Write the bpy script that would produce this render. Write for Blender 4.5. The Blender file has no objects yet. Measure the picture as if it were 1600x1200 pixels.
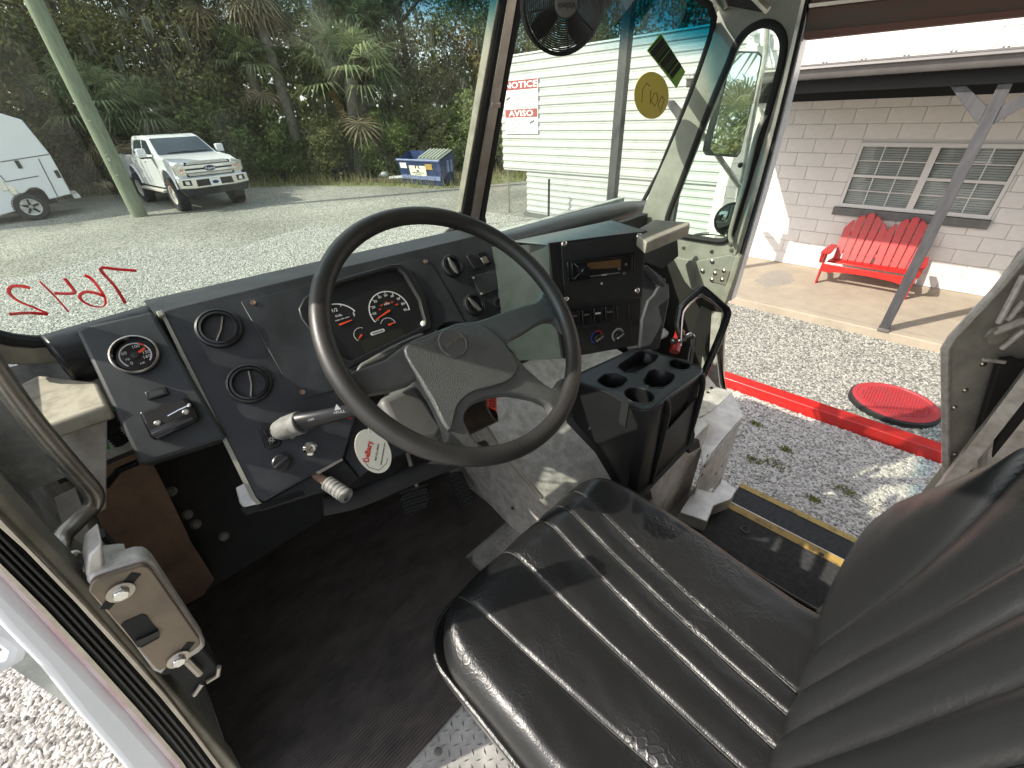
import bpy, bmesh, math, random
from mathutils import Vector, Matrix, noise
random.seed(7)
C = bpy.context.scene
H = 2.4                                   # eye height above the gravel
sc = bpy.context.scene
# ---------------------------------------------------------------- camera
FPX = 650.42; PIT = 0.577292; ROL = -0.0405683; YAW = 0.778260
_fw = Vector((math.sin(YAW)*math.cos(PIT), math.cos(YAW)*math.cos(PIT), -math.sin(PIT)))
_r0 = Vector((math.cos(YAW), -math.sin(YAW), 0)); _u0 = _r0.cross(_fw)
_r = _r0*math.cos(ROL)+_u0*math.sin(ROL); _u = -_r0*math.sin(ROL)+_u0*math.cos(ROL)
cd = bpy.data.cameras.new('camera'); cam = bpy.data.objects.new('camera', cd); sc.collection.objects.link(cam)
cam.matrix_world = Matrix(((_r.x,_u.x,-_fw.x,0),(_r.y,_u.y,-_fw.y,0),(_r.z,_u.z,-_fw.z,H),(0,0,0,1)))
cd.sensor_fit = 'HORIZONTAL'; cd.sensor_width = 36; cd.lens = 36*FPX/1600
cd.clip_start = 0.02; cd.clip_end = 3000
sc.camera = cam
# ---------------------------------------------------------------- world, sun, exposure
SUN_AZ = math.radians(298.0); SUN_EL = math.radians(40)      # compass from +Y clockwise: where the sun stands
w = bpy.data.worlds.new('World'); sc.world = w; w.use_nodes = True
nt = w.node_tree; bgd = nt.nodes['Background']
sky = nt.nodes.new('ShaderNodeTexSky'); sky.sky_type = 'NISHITA'; sky.sun_disc = False
sky.sun_elevation = SUN_EL; sky.sun_rotation = SUN_AZ; sky.air_density = 1.0; sky.dust_density = 2.0
tcw = nt.nodes.new('ShaderNodeTexCoord'); mpw = nt.nodes.new('ShaderNodeMapping'); mpw.inputs['Scale'].default_value = (1, 1, 3.5)
ncl = nt.nodes.new('ShaderNodeTexNoise'); ncl.inputs['Scale'].default_value = 2.2; ncl.inputs['Detail'].default_value = 7
rcl = nt.nodes.new('ShaderNodeValToRGB'); rcl.color_ramp.elements[0].position = .36; rcl.color_ramp.elements[1].position = .6
rcl.color_ramp.elements[0].color = (0,0,0,1); rcl.color_ramp.elements[1].color = (.8,.8,.8,1)
mxw = nt.nodes.new('ShaderNodeMix'); mxw.data_type = 'RGBA'; mxw.inputs[7].default_value = (6.0, 6.0, 6.1, 1)
nt.links.new(tcw.outputs['Generated'], mpw.inputs[0]); nt.links.new(mpw.outputs[0], ncl.inputs['Vector'])
nt.links.new(ncl.outputs['Fac'], rcl.inputs[0]); nt.links.new(rcl.outputs[0], mxw.inputs[0])
nt.links.new(sky.outputs[0], mxw.inputs[6]); nt.links.new(mxw.outputs[2], bgd.inputs['Color'])
bgd.inputs['Strength'].default_value = 0.15
sl = bpy.data.lights.new('sun', 'SUN'); sl.energy = 3.3; sl.angle = math.radians(.55); sl.color = (1, .93, .82)
so = bpy.data.objects.new('sun', sl); sc.collection.objects.link(so); so.location = (-8, 5, 12)
_sd = Vector((math.sin(SUN_AZ)*math.cos(SUN_EL), math.cos(SUN_AZ)*math.cos(SUN_EL), math.sin(SUN_EL)))
so.rotation_euler = _sd.to_track_quat('Z', 'Y').to_euler()
sc.view_settings.view_transform = 'Standard'; sc.view_settings.look = 'None'
sc.view_settings.exposure = 1.1; sc.view_settings.gamma = 1.0; sc.view_settings.use_curve_mapping = False
sc.render.engine = 'CYCLES'
# ---------------------------------------------------------------- rays, frames
O0 = Vector((0,0,0))
def ray(x, y): return _fw + _r*((x-800)/FPX) + _u*((600-y)/FPX)
class Fr:
    """a local frame: origin o, axes x y z (z faces the viewer)"""
    def __init__(s, o, x, z):
        s.o = Vector(o); s.z = Vector(z).normalized(); x = Vector(x); s.x = (x - s.z*x.dot(s.z)).normalized(); s.y = s.z.cross(s.x)
    def p(s, a, b, c=0): return s.o + s.x*a + s.y*b + s.z*c
    def at(s, px, py, c=0):
        d = ray(px, py); t = (s.o + s.z*c).dot(s.z)/d.dot(s.z); q = d*t - s.o
        return (q.dot(s.x), q.dot(s.y))
    def P(s, px, py, c=0):
        a, b = s.at(px, py, c); return s.p(a, b, c)
    def sub(s, px, py, c=0, rot=0):
        f = Fr(s.P(px, py, c), s.x*math.cos(rot)+s.y*math.sin(rot), s.z); return f
G0 = Fr((0,0,0), (1,0,0), (0,0,1))
def FZ(z): return Fr((0,0,z), (1,0,0), (0,0,1))
def FX(x): return Fr((x,0,0), (0,-1,0), (-1,0,0))        # faces -X (towards the driver); x axis to the rear
def FY(y): return Fr((0,y,0), (1,0,0), (0,-1,0))         # faces -Y (rearwards)
# ---------------------------------------------------------------- mesh builder
class M:
    def __init__(s): s.b = bmesh.new()
    def box(s, F, a0, a1, b0, b1, c0, c1):
        v = [s.b.verts.new(F.p(a,b,c)) for c in (c0,c1) for b in (b0,b1) for a in (a0,a1)]
        for q in ((0,2,3,1),(4,5,7,6),(0,1,5,4),(2,6,7,3),(0,4,6,2),(1,3,7,5)): s.b.faces.new([v[i] for i in q])
        return s
    def poly(s, F, pts, c0, c1, shrink=0):
        """extruded polygon given in the frame's own a,b"""
        n = len(pts); cx = sum(p[0] for p in pts)/n; cy = sum(p[1] for p in pts)/n
        area = sum(pts[i][0]*pts[(i+1)%n][1]-pts[(i+1)%n][0]*pts[i][1] for i in range(n))
        if area < 0: pts = pts[::-1]
        lo = [s.b.verts.new(F.p(a,b,c0)) for a,b in pts]
        hi = [s.b.verts.new(F.p(cx+(a-cx)*(1-shrink), cy+(b-cy)*(1-shrink), c1)) for a,b in pts]
        s.b.faces.new(hi); s.b.faces.new(lo[::-1])
        for i in range(n): j = (i+1)%n; s.b.faces.new([lo[i], lo[j], hi[j], hi[i]])
        return s
    def pxp(s, F, pts, c0, c1, c=None, shrink=0):
        """extruded polygon whose corners are sighted on the frame's plane (at height c)"""
        cc = c1 if c is None else c
        return s.poly(F, [F.at(x,y,cc) for x,y in pts], c0, c1, shrink)
    def ring(s, F, outer, inner, c0, c1):
        n = len(outer)
        L = [[s.b.verts.new(F.p(a,b,c)) for a,b in lst] for lst in (outer, inner) for c in (c0,c1)]
        oo0, oo1, ii0, ii1 = L
        for i in range(n):
            j = (i+1)%n
            s.b.faces.new([oo0[i],oo0[j],oo1[j],oo1[i]]); s.b.faces.new([ii0[j],ii0[i],ii1[i],ii1[j]])
            s.b.faces.new([oo1[i],oo1[j],ii1[j],ii1[i]]); s.b.faces.new([oo0[j],oo0[i],ii0[i],ii0[j]])
        return s
    def tube(s, pts, r, n=10, closed=False, flat=1.0, up=None, caps=True):
        pts = [Vector(p) for p in pts]; N = len(pts); rings = []
        rr = r if isinstance(r, (list, tuple)) else [r]*N
        ref = Vector(up) if up else None
        for i in range(N):
            a = pts[(i-1)%N] if (closed or i>0) else pts[i]; b = pts[(i+1)%N] if (closed or i<N-1) else pts[i]
            t = (b-a).normalized()
            if ref is None:
                ref = t.cross(Vector((0,0,1)));  ref = ref if ref.length > .1 else t.cross(Vector((1,0,0)))
            u1 = (ref - t*ref.dot(t)); u1 = u1.normalized() if u1.length > 1e-6 else t.orthogonal().normalized()
            if not up: ref = u1
            v1 = t.cross(u1)
            rings.append([s.b.verts.new(pts[i]+u1*(rr[i]*math.cos(2*math.pi*k/n))*flat+v1*(rr[i]*math.sin(2*math.pi*k/n))) for k in range(n)])
        for i in range(N if closed else N-1):
            A, B = rings[i], rings[(i+1)%N]
            for k in range(n): l = (k+1)%n; s.b.faces.new([A[k],A[l],B[l],B[k]])
        if not closed and caps:
            s.b.faces.new(rings[0][::-1]); s.b.faces.new(rings[-1])
        return s
    def cyl(s, F, a, b, c0, c1, r, r1=None, n=20):
        r1 = r if r1 is None else r1
        A = [s.b.verts.new(F.p(a+r*math.cos(2*math.pi*k/n), b+r*math.sin(2*math.pi*k/n), c0)) for k in range(n)]
        B = [s.b.verts.new(F.p(a+r1*math.cos(2*math.pi*k/n), b+r1*math.sin(2*math.pi*k/n), c1)) for k in range(n)]
        s.b.faces.new(A[::-1]); s.b.faces.new(B)
        for k in range(n): l = (k+1)%n; s.b.faces.new([A[k],A[l],B[l],B[k]])
        return s
    def lathe(s, F, a, b, prof, n=28, sq=None):
        """prof: (radius, height) pairs; closes at zero radius"""
        rings = []
        for r_, c in prof:
            if r_ <= 1e-6: rings.append([s.b.verts.new(F.p(a,b,c))])
            else: rings.append([s.b.verts.new(F.p(a+r_*math.cos(2*math.pi*k/n), b+r_*math.sin(2*math.pi*k/n), c)) for k in range(n)])
        for A, B in zip(rings, rings[1:]):
            for k in range(n):
                l = (k+1)%n
                q = [A[k%len(A)], A[l%len(A)], B[l%len(B)], B[k%len(B)]]
                u_ = []
                for v in q:
                    if v not in u_: u_.append(v)
                if len(u_) > 2: s.b.faces.new(u_)
        return s
    def grid(s, fn, nu, nv, closed_u=False):
        V = [[s.b.verts.new(fn(i/nu, j/nv)) for i in range(nu+(0 if closed_u else 1))] for j in range(nv+1)]
        W = len(V[0])
        for j in range(nv):
            for i in range(nu):
                k = (i+1)%W; s.b.faces.new([V[j][i],V[j][k],V[j+1][k],V[j+1][i]])
        return s
    def ball(s, c, r, sub=2, scale=(1,1,1), rough=0):
        q = bmesh.ops.create_icosphere(s.b, subdivisions=sub, radius=r)['verts']
        for v in q:
            if rough: v.co *= 1+rough*noise.noise(v.co*3/r+Vector(c))
            v.co = Vector((v.co.x*scale[0], v.co.y*scale[1], v.co.z*scale[2]))+Vector(c)
        return s
    def arc(s, F, a, b, r0, r1, t0, t1, c0, c1, n=24):
        o = [(a+r1*math.cos(t0+(t1-t0)*i/n), b+r1*math.sin(t0+(t1-t0)*i/n)) for i in range(n+1)]
        i_ = [(a+r0*math.cos(t0+(t1-t0)*i/n), b+r0*math.sin(t0+(t1-t0)*i/n)) for i in range(n+1)]
        for k in range(n): s.poly(F, [o[k], o[k+1], i_[k+1], i_[k]], c0, c1)
        return s
ROOT = {}                                   # name -> world offset of every thing
def tag(o, label=None, cat=None, group=None, kind=None):
    if label: o['label'] = label
    if cat: o['category'] = cat
    if group: o['group'] = group
    if kind: o['kind'] = kind
    return o
def mk(name, m, mat, parent=None, label=None, cat=None, group=None, kind=None, bevel=0, seg=2, smooth=35, subd=0):
    b = m.b
    bmesh.ops.recalc_face_normals(b, faces=b.faces)
    for f in b.faces: f.smooth = True
    ca = math.cos(math.radians(smooth))
    for e in b.edges:
        if len(e.link_faces) == 2 and e.link_faces[0].normal.dot(e.link_faces[1].normal) < ca: e.smooth = False
    if parent is not None: off = Vector(ROOT[parent.name])
    else:
        xs = [v.co for v in b.verts]
        off = Vector((sum(v.x for v in xs)/len(xs), sum(v.y for v in xs)/len(xs), min(v.z for v in xs)))
    for v in b.verts: v.co -= off
    me = bpy.data.meshes.new(name); b.to_mesh(me); b.free()
    me.materials.append(mat)
    o = bpy.data.objects.new(name, me); sc.collection.objects.link(o)
    if parent is not None: o.parent = parent
    else: o.location = off
    ROOT[o.name] = tuple(off)
    if bevel:
        md = o.modifiers.new('bevel', 'BEVEL'); md.width = bevel; md.segments = seg; md.limit_method = 'ANGLE'; md.angle_limit = math.radians(30)
        md.harden_normals = False
    if subd:
        md = o.modifiers.new('sub', 'SUBSURF'); md.levels = subd; md.render_levels = subd
    return tag(o, label, cat, group, kind)
def thing(name, loc, label, cat, group=None):
    o = bpy.data.objects.new(name, None); sc.collection.objects.link(o); o.location = loc; o.empty_display_size = .1
    ROOT[o.name] = tuple(loc)
    return tag(o, label, cat, group)
def dup(o, parent=None, loc=None, rotz=None, scale=None, label=None, group=None):
    c = o.copy(); sc.collection.objects.link(c)
    if parent: c.parent = parent
    if loc is not None: c.location = loc
    if rotz is not None: c.rotation_euler.z = rotz
    if scale is not None: c.scale = scale if hasattr(scale, '__len__') else (scale,)*3
    if label: c['label'] = label
    if group: c['group'] = group
    ROOT[c.name] = tuple(c.location)
    for ch in [x for x in sc.collection.objects if x.parent == o]: dup(ch, c)
    return c
def text(name, s, F, size, mat, parent, align='CENTER', ext=.0003, rot=0, squeeze=1, a=0, b=0, c=0.001, bold=0, label=None):
    cu = bpy.data.curves.new(name, 'FONT'); cu.body = s; cu.size = size; cu.align_x = align; cu.align_y = 'CENTER'; cu.extrude = ext; cu.offset = bold*size
    cu.resolution_u = 2
    ob = bpy.data.objects.new('tmp', cu); sc.collection.objects.link(ob)
    dg = bpy.context.evaluated_depsgraph_get(); me = bpy.data.meshes.new_from_object(ob.evaluated_get(dg))
    bpy.data.objects.remove(ob); bpy.data.curves.remove(cu)
    off = Vector(ROOT[parent.name]); cr, sr = math.cos(rot), math.sin(rot)
    for v in me.vertices:
        x, y = v.co.x*squeeze, v.co.y
        v.co = F.p(a+x*cr-y*sr, b+x*sr+y*cr, c+v.co.z) - off
    me.name = name; me.materials.clear(); me.materials.append(mat)
    o = bpy.data.objects.new(name, me); sc.collection.objects.link(o); o.parent = parent; ROOT[o.name] = tuple(off)
    if label: o['label'] = label
    return o
# ---------------------------------------------------------------- materials
MATS = {}
def mat(name, col, rough=.5, metal=0, var=0, vs=8, bump=0, bs=200, bd=.002, spec=.5, coat=0, col2=None, thresh=None, detail=5, stretch=(1,1,1), alpha=1, bvor=False, emit=None, rvar=0):
    m = bpy.data.materials.new(name); m.use_nodes = True; n = m.node_tree; B = n.nodes['Principled BSDF']; L = n.links
    B.inputs['Base Color'].default_value = (*col, 1); B.inputs['Roughness'].default_value = rough; B.inputs['Metallic'].default_value = metal
    B.inputs['Specular IOR Level'].default_value = spec
    if coat: B.inputs['Coat Weight'].default_value = coat; B.inputs['Coat Roughness'].default_value = .12
    tc = n.nodes.new('ShaderNodeTexCoord'); mp = n.nodes.new('ShaderNodeMapping'); mp.inputs['Scale'].default_value = stretch
    L.new(tc.outputs['Object'], mp.inputs[0])
    if var or col2:
        ns = n.nodes.new('ShaderNodeTexNoise'); ns.inputs['Scale'].default_value = vs; ns.inputs['Detail'].default_value = detail; ns.inputs['Roughness'].default_value = .62
        L.new(mp.outputs[0], ns.inputs['Vector'])
        rp = n.nodes.new('ShaderNodeValToRGB'); L.new(ns.outputs['Fac'], rp.inputs[0])
        lo, hi = thresh or (.3, .7); rp.color_ramp.elements[0].position = lo; rp.color_ramp.elements[1].position = hi
        c2 = col2 or tuple(max(0, c*(1-var)) for c in col); c1 = col if col2 else tuple(min(1, c*(1+var)) for c in col)
        rp.color_ramp.elements[0].color = (*c2, 1); rp.color_ramp.elements[1].color = (*c1, 1)
        L.new(rp.outputs[0], B.inputs['Base Color'])
        if rvar:
            mr = n.nodes.new('ShaderNodeMapRange'); mr.inputs[3].default_value = rough-rvar; mr.inputs[4].default_value = rough+rvar
            L.new(ns.outputs['Fac'], mr.inputs[0]); L.new(mr.outputs[0], B.inputs['Roughness'])
    if bump:
        if bvor:
            bn = n.nodes.new('ShaderNodeTexVoronoi'); bn.inputs['Scale'].default_value = bs; out = bn.outputs['Distance']
        else:
            bn = n.nodes.new('ShaderNodeTexNoise'); bn.inputs['Scale'].default_value = bs; bn.inputs['Detail'].default_value = 4; out = bn.outputs['Fac']
        L.new(mp.outputs[0], bn.inputs['Vector'])
        bp = n.nodes.new('ShaderNodeBump'); bp.inputs['Strength'].default_value = bump; bp.inputs['Distance'].default_value = bd
        L.new(out, bp.inputs['Height']); L.new(bp.outputs[0], B.inputs['Normal'])
    if emit: B.inputs['Emission Color'].default_value = (*emit, 1); B.inputs['Emission Strength'].default_value = 1
    MATS[name] = m; return m
m_dash = mat('dash_paint', (.025,.027,.030), .5, var=.42, vs=13, detail=10, bump=.25, bs=900, bd=.0006, rvar=.08)
m_dash2 = mat('gauge_panel_paint', (.034,.038,.039), .55, var=.38, vs=15, detail=10, bump=.35, bs=700, bd=.0008, rvar=.08)
m_blk = mat('black_plastic', (.012,.012,.013), .38, bump=.1, bs=500, bd=.0005)
m_blkg = mat('gloss_black', (.008,.008,.009), .12)
m_blkm = mat('matte_black', (.014,.014,.014), .75, var=.3, vs=20, bump=.3, bs=300, bd=.001)
m_rim = mat('wheel_rim_vinyl', (.026,.025,.023), .42, var=.3, vs=12, bump=.3, bs=500, bd=.0006, rvar=.1)
m_spoke = mat('wheel_spoke_vinyl', (.085,.09,.085), .5, var=.15, vs=25, bump=.7, bs=420, bd=.0009, bvor=True)
m_grayp = mat('grey_plastic', (.10,.10,.092), .5, var=.2, vs=15, bump=.1, bs=300, bd=.0005)
m_chrome = mat('chrome', (.75,.75,.74), .12, 1)
m_steel = mat('bare_steel', (.5,.47,.42), .34, 1, var=.2, vs=20, bump=.1, bs=150, bd=.0005, rvar=.12)
m_alu = mat('worn_aluminium', (.56,.55,.52), .42, .6, var=.3, vs=14, bump=.12, bs=220, bd=.0006, rvar=.13)
m_alud = mat('dull_aluminium', (.66,.63,.585), .45, .25, col2=(.40,.365,.32), vs=26, thresh=(.3,.6), bump=.15, bs=160, bd=.0008)
m_olive = mat('olive_grey_paint', (.27,.28,.235), .5, var=.18, vs=10, bump=.12, bs=200, bd=.0006)
m_olived = mat('weathered_frame_metal', (.3,.285,.235), .45, .4, var=.3, vs=14, bump=.15, bs=200, bd=.0006)
m_beige = mat('stained_primer', (.34,.32,.25), .7, col2=(.2,.18,.13), vs=35, thresh=(.3,.55), bump=.2, bs=120, bd=.001)
m_lwall = mat('scuffed_grey_lining', (.46,.47,.43), .6, col2=(.22,.235,.22), vs=14, thresh=(.35,.6), bump=.4, bs=90, bd=.002, detail=9)
m_brown = mat('brown_hardboard', (.33,.22,.15), .7, col2=(.16,.10,.07), vs=7, thresh=(.3,.62), bump=.15, bs=160, bd=.0006)
m_toe = mat('shade_dark_firewall', (.02,.018,.016), .6, var=.5, vs=9, bump=.2, bs=80, bd=.001)  # near-black brown; the darkness under the dash is put into it
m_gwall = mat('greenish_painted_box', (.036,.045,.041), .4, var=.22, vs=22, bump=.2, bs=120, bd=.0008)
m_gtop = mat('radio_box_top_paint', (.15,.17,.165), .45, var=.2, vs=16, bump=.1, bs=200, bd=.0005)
m_red = mat('red_paint', (.50,.014,.012), .38, col2=(.36,.022,.018), vs=11, thresh=(.28,.6), bump=.12, bs=70, coat=.15)
m_redm = mat('faded_red_paint', (.42,.03,.035), .5, col2=(.30,.045,.05), vs=14, thresh=(.3,.7), bump=.1, bs=90)
m_white = mat('white_paint', (.78,.78,.76), .4, var=.04, vs=3)
m_vanw = mat('white_gloss_paint', (.74,.75,.76), .22, coat=.4)
m_block = mat('painted_block', (.68,.655,.62), .75, var=.05, vs=9, bump=.35, bs=60, bd=.004)
m_mortar = mat('painted_joint', (.60,.575,.54), .85, bump=.2, bs=60)
m_siding = mat('white_steel_siding', (.50,.51,.50), .42, col2=(.41,.42,.40), vs=3, thresh=(.2,.5), bump=.05, bs=20)
m_conc = mat('porch_concrete', (.37,.315,.24), .8, col2=(.3,.255,.195), vs=4, thresh=(.35,.65), bump=.3, bs=60, bd=.002, detail=9)
m_stain = mat('damp_stain', (.27,.245,.21), .6, var=.15, vs=30)
m_wood = mat('charcoal_painted_wood', (.062,.062,.066), .6, col2=(.034,.034,.037), vs=8, thresh=(.3,.65), stretch=(3,3,.5), bump=.3, bs=60, bd=.002)
m_gut = mat('brown_grey_gutter', (.13,.12,.115), .4, var=.15, vs=6)
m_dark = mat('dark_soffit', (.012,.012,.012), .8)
m_winf = mat('window_vinyl', (.62,.61,.58), .5)
m_sill = mat('grey_sill', (.13,.13,.125), .7, var=.2, vs=9, bump=.2, bs=60)
m_blind = mat('blind_slat', (.66,.65,.61), .5)
m_room = mat('dark_room', (.03,.028,.025), .9)
m_pole = mat('treated_pole', (.22,.25,.165), .75, col2=(.12,.14,.09), vs=6, thresh=(.3,.6), stretch=(5,5,.4), bump=.5, bs=40, bd=.006)
m_rubber = mat('tyre_rubber', (.02,.02,.02), .8, bump=.4, bs=30, bd=.01)
m_navy = mat('navy_paint', (.022,.04,.115), .45, var=.3, vs=5)
m_navyl = mat('scuffed_blue', (.16,.2,.36), .6, var=.4, vs=12)
m_lid = mat('ribbed_lid', (.16,.18,.15), .6, var=.2, vs=9)
m_amber = mat('amber_lens', (.8,.25,.04), .2)
m_gshiel = mat('vehicle_glass', (.03,.045,.05), .04, spec=.9)
m_yel = mat('yellow_paint', (.42,.28,.07), .6, col2=(.16,.12,.05), vs=30, thresh=(.32,.5), bump=.2, bs=200)
m_paper = mat('cream_card', (.74,.72,.6), .6)
m_ink = mat('red_ink', (.6,.05,.03), .5)
m_inkb = mat('black_ink', (.02,.02,.02), .6)
m_dial = mat('dial_black', (.006,.006,.007), .5)
m_mark = mat('dial_white', (.62,.62,.6), .5)
m_ndl = mat('needle_orange', (.8,.07,.01), .5)
m_green = mat('green_hose', (.03,.35,.08), .4)
m_wgrey = mat('weathered_board', (.33,.32,.26), .6, col2=(.23,.22,.18), vs=12, thresh=(.35,.6), bump=.15, bs=90)
m_duct = mat('grey_vinyl_roll', (.085,.095,.1), .42, var=.1, vs=20)
m_corr = mat('dusty_black_duct', (.05,.05,.056), .55, var=.3, vs=14)
m_cream = mat('cracked_grey_grip', (.2,.2,.185), .6, col2=(.1,.1,.09), vs=40, thresh=(.35,.5), bump=.4, bs=160, bd=.001)
m_pipe = mat('brown_rubber_hose', (.06,.045,.035), .5)
m_stic_y = mat('yellow_sticker', (.75,.6,.08), .5)
m_stic_g = mat('green_sticker', (.2,.45,.03), .5)
m_steptr = mat('grit_tread', (.035,.036,.038), .85, var=.4, vs=60, bump=.8, bs=300, bd=.003)
m_display = mat('radio_display', (.05,.03,.015), .08)
# glass: clear with a weak mirror; the windshield has a teal shade band along its top edge
def glass(name, tint=(.86,.93,.9), band=None, refl=1.0, haze=0):
    m = bpy.data.materials.new(name); m.use_nodes = True; n = m.node_tree; L = n.links
    for x in list(n.nodes):
        if x.type != 'OUTPUT_MATERIAL': n.nodes.remove(x)
    out = [x for x in n.nodes][0]
    tr = n.nodes.new('ShaderNodeBsdfTransparent'); tr.inputs[0].default_value = (*tint, 1)
    gl = n.nodes.new('ShaderNodeBsdfGlossy'); gl.inputs['Roughness'].default_value = .01
    fr = n.nodes.new('ShaderNodeLayerWeight'); fr.inputs[0].default_value = .5
    pw = n.nodes.new('ShaderNodeMath'); pw.operation = 'POWER'; pw.inputs[1].default_value = 5; L.new(fr.outputs['Facing'], pw.inputs[0])
    mu = n.nodes.new('ShaderNodeMath'); mu.operation = 'MULTIPLY_ADD'; mu.inputs[1].default_value = .5*refl; mu.inputs[2].default_value = .035*refl
    mx = n.nodes.new('ShaderNodeMixShader'); L.new(pw.outputs[0], mu.inputs[0]); L.new(mu.outputs[0], mx.inputs[0])
    L.new(tr.outputs[0], mx.inputs[1]); L.new(gl.outputs[0], mx.inputs[2])
    last = mx
    if band:
        g = n.nodes.new('ShaderNodeNewGeometry'); sp = n.nodes.new('ShaderNodeSeparateXYZ'); L.new(g.outputs['Position'], sp.inputs[0])
        nz = n.nodes.new('ShaderNodeMapRange'); nz.inputs[1].default_value = band[0]; nz.inputs[2].default_value = band[1]; nz.interpolation_type = 'SMOOTHSTEP'
        L.new(sp.outputs['Z'], nz.inputs[0])
        mc = n.nodes.new('ShaderNodeMix'); mc.data_type = 'RGBA'; mc.inputs[6].default_value = (*tint, 1); mc.inputs[7].default_value = (.03,.32,.40,1)
        L.new(nz.outputs[0], mc.inputs[0]); L.new(mc.outputs[2], tr.inputs[0])
    if haze:                                  # dust and smears on the pane scatter a little light
        df = n.nodes.new('ShaderNodeBsdfDiffuse'); df.inputs[0].default_value = (.75,.76,.74,1)
        tc = n.nodes.new('ShaderNodeTexCoord'); ns = n.nodes.new('ShaderNodeTexNoise'); ns.inputs['Scale'].default_value = 3.5; ns.inputs['Detail'].default_value = 8
        L.new(tc.outputs['Object'], ns.inputs['Vector'])
        mr = n.nodes.new('ShaderNodeMapRange'); mr.inputs[1].default_value = .35; mr.inputs[2].default_value = .75; mr.inputs[3].default_value = haze*.4; mr.inputs[4].default_value = haze*1.6
        L.new(ns.outputs['Fac'], mr.inputs[0])
        m2 = n.nodes.new('ShaderNodeMixShader'); L.new(mr.outputs[0], m2.inputs[0]); L.new(mx.outputs[0], m2.inputs[1]); L.new(df.outputs[0], m2.inputs[2]); last = m2
    L.new(last.outputs[0], out.inputs[0]); return m
g_wind = glass('windshield_glass', (.88,.925,.89), band=(H+.13, H+.235), haze=.02)
g_side = glass('side_glass', (.85,.93,.88), haze=.01)
g_clear = glass('clear_glass', (.9,.92,.92), refl=1.3)
m_mirror = mat('mirror_silver', (.85,.87,.88), .015, 1)
# ================================================================ GROUND AND SETTING
def struct(name, m, mt, parent=None, **k): return mk(name, m, mt, parent, kind='structure', **k)
m_gravel = bpy.data.materials.new('gravel_far'); m_gravel.use_nodes = True
n = m_gravel.node_tree; B = n.nodes['Principled BSDF']; L = n.links
tc = n.nodes.new('ShaderNodeTexCoord')
vo = n.nodes.new('ShaderNodeTexVoronoi'); vo.inputs['Scale'].default_value = 26; L.new(tc.outputs['Object'], vo.inputs['Vector'])
hs = n.nodes.new('ShaderNodeSeparateColor'); L.new(vo.outputs['Color'], hs.inputs[0])
rp = n.nodes.new('ShaderNodeValToRGB'); L.new(hs.outputs[0], rp.inputs[0]); e = rp.color_ramp.elements
e[0].color = (.24,.24,.215,1); e[1].color = (.66,.645,.58,1); x = e.new(.5); x.color = (.47,.46,.41,1)
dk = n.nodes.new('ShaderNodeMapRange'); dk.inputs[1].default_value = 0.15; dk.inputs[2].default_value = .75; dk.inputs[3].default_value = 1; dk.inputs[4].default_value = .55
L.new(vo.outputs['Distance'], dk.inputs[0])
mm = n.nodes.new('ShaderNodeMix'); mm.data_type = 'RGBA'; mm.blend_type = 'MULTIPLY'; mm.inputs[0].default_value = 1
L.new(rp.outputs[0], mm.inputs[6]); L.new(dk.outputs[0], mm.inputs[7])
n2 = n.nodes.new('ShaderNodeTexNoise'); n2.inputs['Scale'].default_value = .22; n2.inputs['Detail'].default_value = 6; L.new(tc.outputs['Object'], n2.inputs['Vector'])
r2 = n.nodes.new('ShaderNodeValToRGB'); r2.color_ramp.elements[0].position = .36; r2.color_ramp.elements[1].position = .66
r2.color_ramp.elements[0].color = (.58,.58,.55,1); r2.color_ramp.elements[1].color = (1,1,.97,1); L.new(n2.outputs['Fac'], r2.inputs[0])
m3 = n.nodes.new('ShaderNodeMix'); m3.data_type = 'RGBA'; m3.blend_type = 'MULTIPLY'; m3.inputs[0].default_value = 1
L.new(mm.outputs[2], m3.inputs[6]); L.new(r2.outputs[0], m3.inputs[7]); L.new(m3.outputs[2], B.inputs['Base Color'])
B.inputs['Roughness'].default_value = .9
bp = n.nodes.new('ShaderNodeBump'); bp.inputs['Strength'].default_value = .9; bp.inputs['Distance'].default_value = .02; bp.invert = True
L.new(vo.outputs['Distance'], bp.inputs['Height']); L.new(bp.outputs[0], B.inputs['Normal'])
GZ = -H
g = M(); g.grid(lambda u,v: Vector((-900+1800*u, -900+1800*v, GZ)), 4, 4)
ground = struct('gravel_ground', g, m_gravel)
m_grass = mat('short_grass', (.13,.17,.045), .9, col2=(.24,.22,.13), vs=1.2, thresh=(.35,.6), bump=.5, bs=30, bd=.03)
m_earth = mat('leaf_litter', (.07,.06,.035), .95, col2=(.03,.028,.018), vs=2, thresh=(.35,.6), bump=.6, bs=12, bd=.05)
g = M()
edge = []
VK = [(-30,29),(-6,27.5),(1,26.6),(5,24.0),(8.2,20.6),(9.9,17.4),(10.7,14.5),(12.5,13.6),(15.5,12.6),(20,9),(30,3),(45,-4)]
def vedge(x):
    for (xa,ya),(xb,yb) in zip(VK, VK[1:]):
        if xa <= x <= xb: return ya+(yb-ya)*(x-xa)/(xb-xa)
    return VK[-1][1]
for i in range(150):
    x = -30+75*i/149; edge.append((x, vedge(x) + .5*noise.noise(Vector((x*.5,0,0)))+.18*noise.noise(Vector((x*2.5,4,0)))))
F0 = Fr((0,0,GZ), (1,0,0), (0,0,1))
g.poly(F0, edge+[(46,75),(-30,75)], -.02, .012)
struct('grass_verge', g, m_grass)
g = M(); g.poly(F0, [(x, y+2.6+.8*noise.noise(Vector((x*.3,5,0)))) for x,y in edge]+[(46,76),(-30,76)], -.02, .03)
struct('woodland_floor', g, m_earth)
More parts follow.
